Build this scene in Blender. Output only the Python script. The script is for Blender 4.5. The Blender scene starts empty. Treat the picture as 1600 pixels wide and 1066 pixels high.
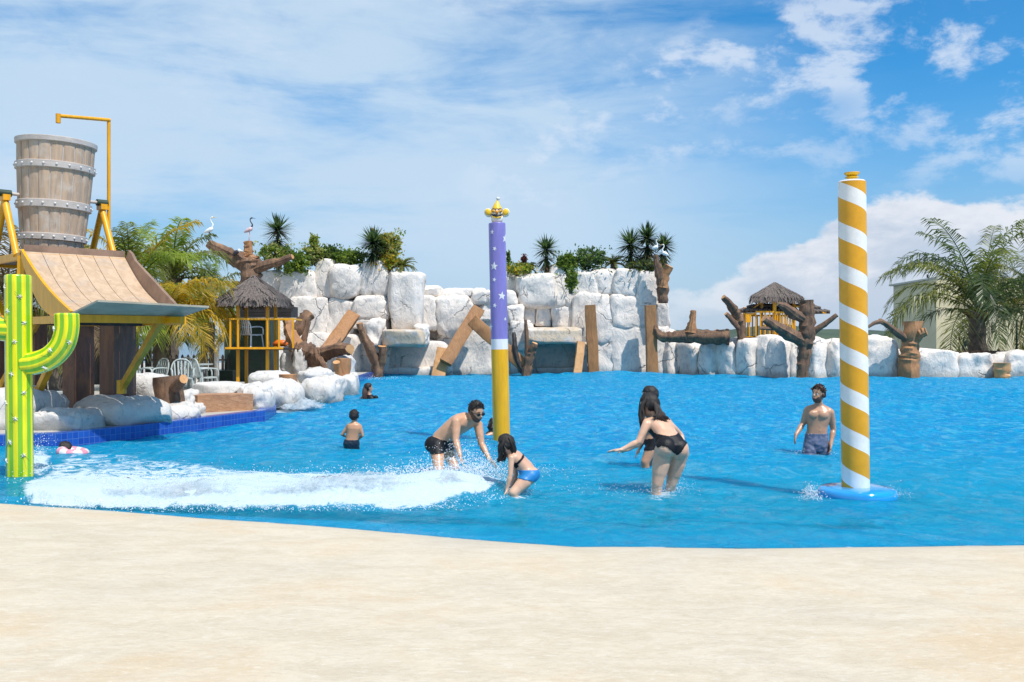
import bpy, bmesh, math, random
import numpy as np
from mathutils import Vector as V, Matrix, noise as mn

# ------------------------------------------------------------------ camera, sky, sun
scene = bpy.context.scene
COL = scene.collection
F = 1500.0; H = 1.6; HOR = 533.0
def P(px, py, Y):
    return V(((px - 800) / F * Y, Y, H + (HOR - py) / F * Y))

cam_d = bpy.data.cameras.new('camera'); cam = bpy.data.objects.new('camera', cam_d); COL.objects.link(cam)
cam.location = (0, 0, H); cam.rotation_euler = (math.radians(90), 0, 0)
cam_d.sensor_width = 36.0; cam_d.lens = F * 36.0 / 1600.0
cam_d.clip_start = 0.1; cam_d.clip_end = 20000
scene.camera = cam

SUN_DIR = V((0.37, -0.37, 0.86)).normalized()
elev = math.asin(SUN_DIR.z); azim = math.atan2(SUN_DIR.x, SUN_DIR.y)
sd = bpy.data.lights.new('sun', 'SUN'); sun = bpy.data.objects.new('sun', sd); COL.objects.link(sun)
sd.energy = 4.8; sd.angle = math.radians(0.5); sd.color = (1.0, 0.94, 0.86)
sun.rotation_euler = SUN_DIR.to_track_quat('Z', 'Y').to_euler(); sun.location = (0, 0, 40)

scene.view_settings.view_transform = 'Standard'; scene.view_settings.look = 'None'
scene.view_settings.exposure = 0.12; scene.view_settings.gamma = 1.0
scene.view_settings.use_curve_mapping = False
scene.cycles.max_bounces = 6; scene.cycles.diffuse_bounces = 3; scene.cycles.glossy_bounces = 2
scene.cycles.transparent_max_bounces = 12; scene.cycles.transmission_bounces = 4
scene.cycles.caustics_reflective = False; scene.cycles.caustics_refractive = False
try:
    scene.cycles.use_denoising = True
except Exception:
    pass

class NT:
    """tiny node helper"""
    def __init__(s, tree): s.t = tree; s.n = tree.nodes; s.l = tree.links
    def new(s, typ, **kw):
        n = s.n.new(typ)
        for k, v in kw.items(): setattr(n, k, v)
        return n
    def put(s, sock, v):
        if v is None: return
        if hasattr(v, 'is_linked') or hasattr(v, 'links'): s.l.new(v, sock)
        else: sock.default_value = v
    def m(s, op, a, b=None, c=None, clamp=False):
        n = s.new('ShaderNodeMath', operation=op, use_clamp=clamp)
        s.put(n.inputs[0], a); s.put(n.inputs[1], b)
        if c is not None: s.put(n.inputs[2], c)
        return n.outputs[0]
    def ss(s, x, a, b, lo=0.0, hi=1.0):
        n = s.new('ShaderNodeMapRange', interpolation_type='SMOOTHSTEP')
        s.put(n.inputs[0], x); s.put(n.inputs[1], a); s.put(n.inputs[2], b)
        n.inputs[3].default_value = lo; n.inputs[4].default_value = hi
        return n.outputs[0]
    def mix(s, f, a, b, typ='MIX'):
        n = s.new('ShaderNodeMix', data_type='RGBA', blend_type=typ)
        s.put(n.inputs[0], f)
        s.put(n.inputs[6], a if not isinstance(a, tuple) else (*a[:3], 1))
        s.put(n.inputs[7], b if not isinstance(b, tuple) else (*b[:3], 1))
        return n.outputs[2]
    def noise(s, vec, scale, detail=4, rough=0.55, dist=0.0, out=0):
        n = s.new('ShaderNodeTexNoise'); s.put(n.inputs['Vector'], vec)
        n.inputs['Scale'].default_value = scale; n.inputs['Detail'].default_value = detail
        n.inputs['Roughness'].default_value = rough; n.inputs['Distortion'].default_value = dist
        return n.outputs[out]
    def mapping(s, vec, scale=(1, 1, 1), rot=(0, 0, 0), loc=(0, 0, 0)):
        n = s.new('ShaderNodeMapping'); s.put(n.inputs[0], vec)
        n.inputs[1].default_value = loc; n.inputs[2].default_value = rot; n.inputs[3].default_value = scale
        return n.outputs[0]
    def bump(s, h, strength=0.3, dist=0.02, normal=None):
        n = s.new('ShaderNodeBump'); s.put(n.inputs['Height'], h)
        n.inputs['Strength'].default_value = strength; n.inputs['Distance'].default_value = dist
        if normal is not None: s.put(n.inputs['Normal'], normal)
        return n.outputs[0]

world = bpy.data.worlds.new("World"); scene.world = world; world.use_nodes = True
w = NT(world.node_tree); w.n.clear()
sky = w.new('ShaderNodeTexSky', sky_type='NISHITA'); sky.sun_disc = False
sky.sun_elevation = elev; sky.sun_rotation = azim; sky.air_density = 1.0; sky.dust_density = 0.6; sky.ozone_density = 2.0
tc = w.new('ShaderNodeTexCoord'); D = tc.outputs['Generated']
sep = w.new('ShaderNodeSeparateXYZ'); w.l.new(D, sep.inputs[0])
az = w.m('ARCTAN2', sep.outputs[0], sep.outputs[1]); el = w.m('ARCSINE', sep.outputs[2])
# sky blue, kept clean and saturated
blue = w.mix(1.0, sky.outputs[0], (0.22, 1.12, 1.66), 'MULTIPLY')
hazec = (4.7, 6.0, 7.6)
hz = w.ss(el, 0.0, 0.27, 0.86, 0.0)
base = w.mix(hz, blue, hazec)
# thin high veil, streaked
nv = w.noise(w.mapping(D, (1.6, 1.6, 8.5), (0, 0.10, 0), (3.1, 0, 1.3)), 1.6, 7, 0.56, 0.6)
nv2 = w.noise(w.mapping(D, (5, 5, 17), (0, -0.14, 0.3), (7.7, 2, 4.1)), 1.7, 7, 0.62, 0.5)
veil_region = w.ss(az, 0.40, 0.0, 0.05, 0.95)
veil = w.m('MULTIPLY', veil_region, w.ss(w.m('ADD', w.m('MULTIPLY', nv, 0.72), w.m('MULTIPLY', nv2, 0.28)), 0.27, 0.58))
veil = w.m('MULTIPLY', veil, w.ss(el, 0.0, 0.12, 0.45, 1.0))
c1 = w.mix(veil, base, (5.9, 7.6, 9.4))
# small puffs in patches
np1 = w.noise(w.mapping(D, (9, 9, 17), (0, 0, 0), (1.9, 0.4, 0.7)), 1.35, 8, 0.62, 0.15)
patch = w.noise(w.mapping(D, (2.4, 2.4, 5.5), (0, 0, 0), (5.2, 1.0, 8.6)), 1.5, 2, 0.5)
pr = w.m('MULTIPLY', w.ss(patch, 0.40, 0.60), w.ss(el, 0.10, 0.20))
pr = w.m('MULTIPLY', pr, w.ss(az, -0.30, 0.18, 0.25, 1.0))
puff = w.m('MULTIPLY', w.ss(np1, 0.47, 0.64), pr)
c2 = w.mix(w.m('MULTIPLY', puff, 0.72), c1, (7.8, 8.7, 10.0))
# cumulus bank low on the right
nb = w.noise(w.mapping(D, (5, 5, 9), (0, 0, 0), (0.6, 3.0, 2.2)), 1.5, 9, 0.58, 0.1)
top = w.m('ADD', w.ss(az, 0.10, 0.40, 0.045, 0.150), w.m('MULTIPLY', w.m('SUBTRACT', nb, 0.5), 0.16))
bank = w.m('MULTIPLY', w.ss(w.m('SUBTRACT', top, el), 0.0, 0.014), w.ss(az, 0.05, 0.30, 0.15, 0.95))
bank = w.m('MULTIPLY', bank, w.ss(el, -0.01, 0.05, 0.35, 1.0))
nb2 = w.noise(w.mapping(D, (8, 8, 16), (0, 0, 0), (2.6, 3.0, 9.2)), 1.6, 8, 0.6, 0.3)
bankc = w.mix(w.ss(w.m('ADD', nb2, w.m('MULTIPLY', w.m('SUBTRACT', el, w.m('SUBTRACT', top, 0.03)), 3.5)), 0.30, 0.58), (5.9, 6.8, 8.2), (8.6, 8.9, 9.6))
c3 = w.mix(bank, c2, bankc)
# left low cloud
bankl = w.m('MULTIPLY', w.ss(az, -0.42, -0.55), w.m('MULTIPLY', w.ss(el, 0.19, 0.10), w.ss(nb2, 0.40, 0.56)))
c4 = w.mix(bankl, c3, (8.6, 8.9, 9.6))
bg = w.new('ShaderNodeBackground'); w.l.new(c4, bg.inputs[0]); bg.inputs[1].default_value = 0.088
wo = w.new('ShaderNodeOutputWorld'); w.l.new(bg.outputs[0], wo.inputs[0])

# ------------------------------------------------------------------ materials
MATS = {}
def base_mat(name):
    m = bpy.data.materials.new(name); m.use_nodes = True
    t = NT(m.node_tree); t.n.clear()
    out = t.new('ShaderNodeOutputMaterial'); bs = t.new('ShaderNodeBsdfPrincipled')
    t.l.new(bs.outputs[0], out.inputs[0]); MATS[name] = m
    geo = t.new('ShaderNodeNewGeometry')
    return m, t, bs, geo.outputs['Position'], out
def simple(name, c, rough=0.5, var=0.12, scale=6.0, bump=0.0, bscale=40, metal=0.0, spec=0.5, c2=None, stretch=(1, 1, 1), coat=0.0, sss=0.0):
    m, t, bs, pos, out = base_mat(name)
    vec = t.mapping(pos, stretch)
    n = t.noise(vec, scale, 5, 0.6)
    dark = tuple(x * (1 - var * 2) for x in c) if c2 is None else c2
    col = t.mix(t.ss(n, 0.3, 0.7), dark, c)
    t.l.new(col, bs.inputs['Base Color'])
    bs.inputs['Roughness'].default_value = rough; bs.inputs['Metallic'].default_value = metal
    bs.inputs['Specular IOR Level'].default_value = spec
    if coat: bs.inputs['Coat Weight'].default_value = coat
    if name.startswith('skin'):
        col2 = t.mix(t.m('MULTIPLY', t.ss(t.noise(pos, 4, 3), 0.45, 0.7), 0.35), col, (c[0] * .95, c[1] * .72, c[2] * .66)); t.l.new(col2, bs.inputs['Base Color'])
    if sss:
        bs.inputs['Subsurface Weight'].default_value = sss; bs.inputs['Subsurface Radius'].default_value = (0.02, 0.008, 0.004); bs.inputs['Subsurface Scale'].default_value = 1.0
    if bump: t.l.new(t.bump(t.noise(vec, bscale, 4, 0.6), bump, 0.01), bs.inputs['Normal'])
    return m

def leafify(name):
    m = MATS[name]; t = NT(m.node_tree); bs = [n for n in t.n if n.type == 'BSDF_PRINCIPLED'][0]; out = [n for n in t.n if n.type == 'OUTPUT_MATERIAL'][0]
    tl_ = t.new('ShaderNodeBsdfTranslucent'); src = bs.inputs['Base Color'].links[0].from_socket
    t.l.new(t.mix(1.0, src, (1.9, 2.0, 1.0), 'MULTIPLY'), tl_.inputs[0]); mx = t.new('ShaderNodeMixShader'); mx.inputs[0].default_value = 0.42
    t.l.new(bs.outputs[0], mx.inputs[1]); t.l.new(tl_.outputs[0], mx.inputs[2]); t.l.new(mx.outputs[0], out.inputs[0])
LATE = []
def rock_mat(name, tint=(0.80, 0.715, 0.635), stain=(0.30, 0.295, 0.30), amt=1.0, sc=1.0, crack=1.0):
    m, t, bs, pos, out = base_mat(name)
    n1 = t.noise(pos, 1.3 * sc, 6, 0.62, 0.5)
    n2 = t.noise(t.mapping(pos, (1, 1, 0.55)), 4.2 * sc, 6, 0.66, 1.0)
    n3 = t.noise(pos, 22 * sc, 5, 0.65)
    col = t.mix(t.ss(n1, 0.50, 0.72), tint, (0.66, 0.60, 0.55))
    st = t.m('MULTIPLY', t.ss(n2, 0.52, 0.72), 0.70 * amt)
    col = t.mix(st, col, stain)
    # bluish grey wash in bands
    col = t.mix(t.m('MULTIPLY', t.ss(t.noise(t.mapping(pos, (1, 1, 1), loc=(9, 3, 1)), 2.1 * sc, 5, 0.65), 0.48, 0.68), 0.60 * amt), col, (0.50, 0.50, 0.50))
    vo = t.new('ShaderNodeTexVoronoi', feature='DISTANCE_TO_EDGE')
    wob = t.new('ShaderNodeVectorMath', operation='ADD')
    sc_ = t.new('ShaderNodeVectorMath', operation='SCALE'); t.l.new(t.noise(pos, 1.5 * sc, 4, 0.6, 0, 1), sc_.inputs[0]); sc_.inputs['Scale'].default_value = 0.6 / sc
    t.l.new(pos, wob.inputs[0]); t.l.new(sc_.outputs[0], wob.inputs[1])
    t.l.new(wob.outputs[0], vo.inputs['Vector']); vo.inputs['Scale'].default_value = 0.55 * sc
    gate = t.ss(t.noise(t.mapping(pos, loc=(4, 4, 4)), 0.9 * sc, 2), 0.50, 0.58)
    cr = t.m('MULTIPLY', t.ss(vo.outputs['Distance'], 0.0, 0.018, 1.0, 0.0), gate)
    col = t.mix(t.m('MULTIPLY', cr, 0.62 * crack), col, (0.16, 0.14, 0.13))
    zz = t.new('ShaderNodeSeparateXYZ'); t.l.new(pos, zz.inputs[0])
    wl = t.ss(t.m('ADD', zz.outputs[2], t.m('MULTIPLY', n2, 0.55)), 0.62, 0.30)
    col = t.mix(t.m('MULTIPLY', wl, 0.6), col, (0.20, 0.22, 0.20))
    t.l.new(col, bs.inputs['Base Color']); bs.inputs['Roughness'].default_value = 0.85
    hgt = t.m('ADD', t.m('MULTIPLY', n2, 1.0), t.m('ADD', t.m('MULTIPLY', n3, 0.22), t.m('MULTIPLY', cr, -0.8 * crack)))
    t.l.new(t.bump(hgt, 0.75, 0.09 / sc), bs.inputs['Normal'])
    return m
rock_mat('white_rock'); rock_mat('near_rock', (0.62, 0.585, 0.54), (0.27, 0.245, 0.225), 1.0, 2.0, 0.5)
rock_mat('tan_stone', (0.55, 0.44, 0.32), (0.30, 0.27, 0.24), 1.2, 1.3)

for _n in ('leaf_green', 'leaf_palm', 'leaf_bluegreen', 'leaf_yellow', 'leaf_lime', 'leaf_variegated', 'leaf_yucca', 'leaf_dry'):
    leafify(_n) if _n in MATS else LATE.append(_n)
def wood_mat(name, c1, c2, c3, stretch=(3, 3, 14), rough=0.7, bs_=0.5, sc=1.0):
    m, t, bs, pos, out = base_mat(name)
    tc_ = t.new('ShaderNodeTexCoord')
    n1 = t.noise(t.mapping(pos, stretch), 1.2 * sc, 6, 0.62, 1.6)
    n2 = t.noise(pos, 2.2 * sc, 4, 0.6, 0.4)
    n3 = t.noise(t.mapping(pos, stretch), 5.5 * sc, 5, 0.7, 0.6)
    col = t.mix(t.ss(n1, 0.35, 0.65), c1, c2)
    col = t.mix(t.m('MULTIPLY', t.ss(n2, 0.5, 0.72), 0.7), col, c3)
    col = t.mix(t.m('MULTIPLY', t.ss(n3, 0.55, 0.72), 0.45), col, tuple(x * 0.4 for x in c1))
    t.l.new(col, bs.inputs['Base Color']); bs.inputs['Roughness'].default_value = rough
    t.l.new(t.bump(t.m('ADD', n1, t.m('MULTIPLY', n3, 0.5)), bs_, 0.03), bs.inputs['Normal'])
    return m
wood_mat('bark', (0.11, 0.062, 0.038), (0.20, 0.115, 0.07), (0.37, 0.20, 0.105), (6, 6, 1.6), 0.85, 0.9)
wood_mat('bark_orange', (0.32, 0.15, 0.065), (0.42, 0.21, 0.09), (0.25, 0.13, 0.07), (5, 5, 2), 0.75, 0.6)
wood_mat('cut_wood', (0.52, 0.26, 0.10), (0.62, 0.34, 0.15), (0.40, 0.20, 0.09), (3, 3, 3), 0.7, 0.4)
wood_mat('plank_wood', (0.29, 0.13, 0.045), (0.37, 0.18, 0.07), (0.19, 0.085, 0.035), (7, 7, 1.2), 0.65, 0.35)
wood_mat('dark_plank', (0.15, 0.085, 0.05), (0.22, 0.13, 0.075), (0.11, 0.065, 0.04), (7, 7, 1.2), 0.7, 0.4)
wood_mat('log_block', (0.36, 0.18, 0.09), (0.46, 0.25, 0.13), (0.28, 0.14, 0.075), (1.6, 5, 8), 0.7, 0.5)
wood_mat('column_brown', (0.12, 0.055, 0.035), (0.19, 0.09, 0.055), (0.26, 0.12, 0.05), (5, 5, 0.8), 0.5, 0.2)
wood_mat('stave', (0.38, 0.275, 0.20), (0.50, 0.35, 0.235), (0.56, 0.50, 0.44), (6, 6, 0.9), 0.7, 0.3)
wood_mat('hoop', (0.45, 0.40, 0.36), (0.52, 0.46, 0.42), (0.38, 0.33, 0.30), (2, 2, 6), 0.6, 0.2)
wood_mat('chute_sheet', (0.45, 0.31, 0.195), (0.54, 0.385, 0.255), (0.36, 0.30, 0.255), (4, 4, 0.9), 0.6, 0.15)
simple('hoop_stud', (0.62, 0.60, 0.58), 0.5, 0.05, 4)
simple('chute_brown', (0.30, 0.19, 0.13), 0.6, 0.2, 3)
simple('lip_grey', (0.42, 0.37, 0.28), 0.5, 0.12, 4)
simple('yellow_paint', (0.84, 0.38, 0.004), 0.38, 0.10, 5, 0.08, 30, stretch=(2.5, 2.5, 0.45))
simple('yellow_dull', (0.66, 0.32, 0.012), 0.5, 0.15, 5)
simple('pole_purple', (0.235, 0.205, 0.56), 0.32, 0.11, 3, 0.03, 15, coat=0.3, stretch=(2.5, 2.5, 0.45))
simple('pole_white', (0.80, 0.80, 0.82), 0.35, 0.11, 3, stretch=(2.5, 2.5, 0.45))
simple('pole_yellow', (0.86, 0.44, 0.003), 0.3, 0.11, 4, coat=0.3, stretch=(2.5, 2.5, 0.45))
simple('cactus_yellow', (0.80, 0.74, 0.0), 0.22, 0.11, 5, coat=0.5, stretch=(2.5, 2.5, 0.45))
simple('cactus_green', (0.20, 0.50, 0.008), 0.22, 0.10, 5, coat=0.5, stretch=(2.5, 2.5, 0.45))
simple('white_plastic', (0.80, 0.80, 0.78), 0.4, 0.05, 4)
simple('grey_plastic', (0.42, 0.47, 0.45), 0.45, 0.10, 4)
simple('black', (0.012, 0.012, 0.014), 0.4, 0.1, 5)
simple('dark_wood', (0.035, 0.028, 0.026), 0.6, 0.2, 4)
simple('dark_green', (0.02, 0.05, 0.03), 0.6, 0.2, 4)
simple('blue_base', (0.012, 0.30, 0.68), 0.12, 0.06, 3, coat=0.6)
simple('thatch', (0.20, 0.165, 0.145), 0.95, 0.3, 9, 0.8, 30, c2=(0.085, 0.068, 0.06), stretch=(3, 3, 1))
simple('leaf_green', (0.13, 0.20, 0.035), 0.45, 0.3, 3, c2=(0.05, 0.10, 0.02))
simple('leaf_palm', (0.20, 0.205, 0.045), 0.42, 0.3, 1.2, c2=(0.075, 0.09, 0.022))
simple('leaf_bluegreen', (0.10, 0.14, 0.055), 0.4, 0.3, 1.5, c2=(0.02, 0.035, 0.018))
simple('leaf_yellow', (0.58, 0.37, 0.03), 0.5, 0.3, 1.5, c2=(0.16, 0.15, 0.02))
simple('leaf_lime', (0.28, 0.34, 0.04), 0.45, 0.3, 1.5, c2=(0.08, 0.13, 0.02))
simple('leaf_variegated', (0.46, 0.42, 0.20), 0.5, 0.3, 2.5, c2=(0.14, 0.17, 0.04))
simple('leaf_dry', (0.27, 0.19, 0.12), 0.8, 0.3, 2.5, c2=(0.12, 0.08, 0.05))
simple('leaf_yucca', (0.075, 0.115, 0.06), 0.45, 0.3, 2, c2=(0.022, 0.042, 0.022))
simple('leaf_red', (0.20, 0.05, 0.03), 0.5, 0.3, 2)
simple('palm_bark', (0.16, 0.13, 0.10), 0.9, 0.3, 5, 0.8, 25, c2=(0.07, 0.055, 0.045))
simple('grey_post', (0.42, 0.40, 0.36), 0.7, 0.15, 6)
simple('cream_wall', (0.70, 0.60, 0.38), 0.8, 0.06, 0.4, 0.1, 8)
simple('roof_trim', (0.55, 0.52, 0.44), 0.7, 0.06, 1)
simple('brown_fence', (0.085, 0.045, 0.03), 0.7, 0.2, 2)
simple('rust_post', (0.22, 0.06, 0.03), 0.7, 0.2, 2)
simple('deck_tile', (0.46, 0.43, 0.38), 0.8, 0.1, 1.5, 0.2, 20)
simple('orange_plastic', (0.80, 0.16, 0.01), 0.4, 0.1, 3)
simple('clown_cream', (0.82, 0.72, 0.58), 0.4, 0.04, 9)
simple('clown_yellow', (0.85, 0.52, 0.02), 0.35, 0.06, 9)
simple('clown_orange', (0.75, 0.26, 0.02), 0.35, 0.06, 9)
simple('bird_white', (0.82, 0.82, 0.80), 0.6, 0.03, 9)
simple('bird_pink', (0.70, 0.50, 0.50), 0.6, 0.06, 9)
simple('bird_dark', (0.03, 0.025, 0.035), 0.5, 0.1, 9)
simple('skin_man', (0.60, 0.34, 0.205), 0.33, 0.10, 9, 0.12, 45, sss=0.08)
simple('skin_tan', (0.52, 0.285, 0.175), 0.33, 0.10, 9, 0.12, 45, sss=0.08)
simple('skin_fair', (0.68, 0.42, 0.285), 0.33, 0.10, 9, 0.12, 45, sss=0.08)
simple('skin_boy', (0.56, 0.30, 0.17), 0.32, 0.06, 5, 0.05, 60, sss=0.05)
simple('hair_dark', (0.016, 0.010, 0.008), 0.62, 0.3, 30, 0.5, 120, stretch=(1, 1, 0.2))
simple('hair_brown', (0.075, 0.030, 0.018), 0.6, 0.3, 30, 0.5, 120, stretch=(1, 1, 0.2))
simple('beard', (0.11, 0.062, 0.042), 0.6, 0.3, 60)
simple('lips', (0.42, 0.13, 0.10), 0.4, 0.05, 9)
simple('eye_white', (0.7, 0.7, 0.7), 0.2, 0.02, 9)
simple('cloth_black', (0.010, 0.010, 0.013), 0.5, 0.2, 14, 0.3, 60, spec=0.25)
simple('cloth_navy', (0.010, 0.022, 0.040), 0.4, 0.2, 14, 0.4, 40)
simple('cloth_blue', (0.012, 0.20, 0.50), 0.45, 0.08, 14)
simple('cloth_shorts', (0.15, 0.17, 0.26), 0.6, 0.2, 18, 0.5, 25, c2=(0.07, 0.09, 0.15))
simple('cloth_stripe', (0.62, 0.60, 0.62), 0.6, 0.1, 18)
simple('float_pink', (0.75, 0.28, 0.36), 0.3, 0.05, 9)
simple('hill_green', (0.055, 0.085, 0.045), 0.9, 0.3, 0.02, c2=(0.03, 0.052, 0.035))

for _n in LATE: leafify(_n)
# stripes on the candy pole
m, t, bs, pos, out = base_mat('pole_stripes')
tcn = t.new('ShaderNodeTexCoord'); sp = t.new('ShaderNodeSeparateXYZ'); t.l.new(tcn.outputs['Object'], sp.inputs[0])
ang = t.m('DIVIDE', t.m('ARCTAN2', sp.outputs[1], sp.outputs[0]), 2 * math.pi)
hh = t.m('FRACT', t.m('ADD', t.m('ADD', t.m('DIVIDE', sp.outputs[2], 0.418), ang), 0.62))
g = t.ss(hh, 0.595, 0.602)
g = t.m('ADD', g, t.ss(hh, 0.0, 0.006, 1.0, 0.0), clamp=True)
dirt = t.ss(t.noise(pos, 5, 6, 0.7), 0.3, 0.7, 0.86, 1.0)
col = t.mix(g, (0.72, 0.345, 0.012), (0.80, 0.80, 0.79))
comb = t.new('ShaderNodeCombineXYZ')
for i in range(3): t.l.new(dirt, comb.inputs[i])
col = t.mix(1.0, col, comb.outputs[0], 'MULTIPLY')
t.l.new(col, bs.inputs['Base Color']); bs.inputs['Roughness'].default_value = 0.35
t.l.new(t.bump(t.noise(pos, 9, 3), 0.1, 0.02), bs.inputs['Normal'])

# pool tiles (uv in metres)
m, t, bs, pos, out = base_mat('pool_tile')
tcn = t.new('ShaderNodeTexCoord'); br = t.new('ShaderNodeTexBrick'); t.l.new(tcn.outputs['UV'], br.inputs['Vector'])
br.offset = 0; br.inputs['Scale'].default_value = 1.0; br.inputs['Brick Width'].default_value = 0.10; br.inputs['Row Height'].default_value = 0.10
br.inputs['Mortar Size'].default_value = 0.004; br.inputs['Color1'].default_value = (0.012, 0.055, 0.33, 1); br.inputs['Color2'].default_value = (0.018, 0.09, 0.42, 1)
br.inputs['Mortar'].default_value = (0.08, 0.16, 0.42, 1)
t.l.new(br.outputs[0], bs.inputs['Base Color']); bs.inputs['Roughness'].default_value = 0.18
t.l.new(t.bump(br.outputs['Fac'], 0.5, -0.004), bs.inputs['Normal'])

# sand-coloured beach slab
m, t, bs, pos, out = base_mat('beach_sand')
n0 = t.noise(t.mapping(pos, (1, 1.3, 1)), 0.55, 5, 0.6, 0.4)
n1 = t.noise(t.mapping(pos, (1, 2.0, 1)), 3.0, 8, 0.70, 0.7)
n2 = t.noise(t.mapping(pos, (0.8, 1.7, 1)), 22, 7, 0.75, 0.5)
n3 = t.noise(pos, 90, 4, 0.7)
col = t.mix(t.ss(n1, 0.30, 0.68), (0.53, 0.44, 0.315), (0.615, 0.53, 0.405))
col = t.mix(t.m('MULTIPLY', t.ss(n0, 0.50, 0.70), 0.65), col, (0.57, 0.41, 0.235))
col = t.mix(t.m('MULTIPLY', t.ss(n2, 0.52, 0.66), 0.42), col, (0.43, 0.36, 0.265))
col = t.mix(t.m('MULTIPLY', t.ss(n2, 0.47, 0.36), 0.6), col, (0.64, 0.59, 0.50))
col = t.mix(t.m('MULTIPLY', t.ss(n3, 0.60, 0.72), 0.35), col, (0.34, 0.27, 0.20))
n5 = t.noise(pos, 260, 3, 0.7)
col = t.mix(t.m('MULTIPLY', t.ss(n5, 0.58, 0.70), 0.4), col, (0.33, 0.26, 0.18))
col = t.mix(t.m('MULTIPLY', t.ss(n5, 0.42, 0.30), 0.4), col, (0.70, 0.66, 0.58))
spz = t.new('ShaderNodeSeparateXYZ'); t.l.new(pos, spz.inputs[0]); wet = t.ss(spz.outputs[2], 0.028, 0.0)
col = t.mix(t.m('MULTIPLY', wet, 0.45), col, (0.40, 0.37, 0.30))
t.l.new(col, bs.inputs['Base Color'])
t.l.new(t.ss(n0, 0.3, 0.6, 0.45, 0.75), bs.inputs['Roughness'])
hgt = t.m('ADD', t.m('MULTIPLY', n1, 0.5), t.m('ADD', t.m('MULTIPLY', n2, 0.4), t.m('MULTIPLY', n3, 0.10)))
t.l.new(t.bump(hgt, 0.6, 0.03), bs.inputs['Normal'])

m, t, bs, pos, out = base_mat('pool_floor')
n1 = t.noise(pos, 2.0, 5, 0.6)
col = t.mix(t.ss(n1, 0.35, 0.65), (0.03, 0.52, 0.80), (0.06, 0.60, 0.86))
t.l.new(col, bs.inputs['Base Color']); bs.inputs['Roughness'].default_value = 0.7

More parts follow.
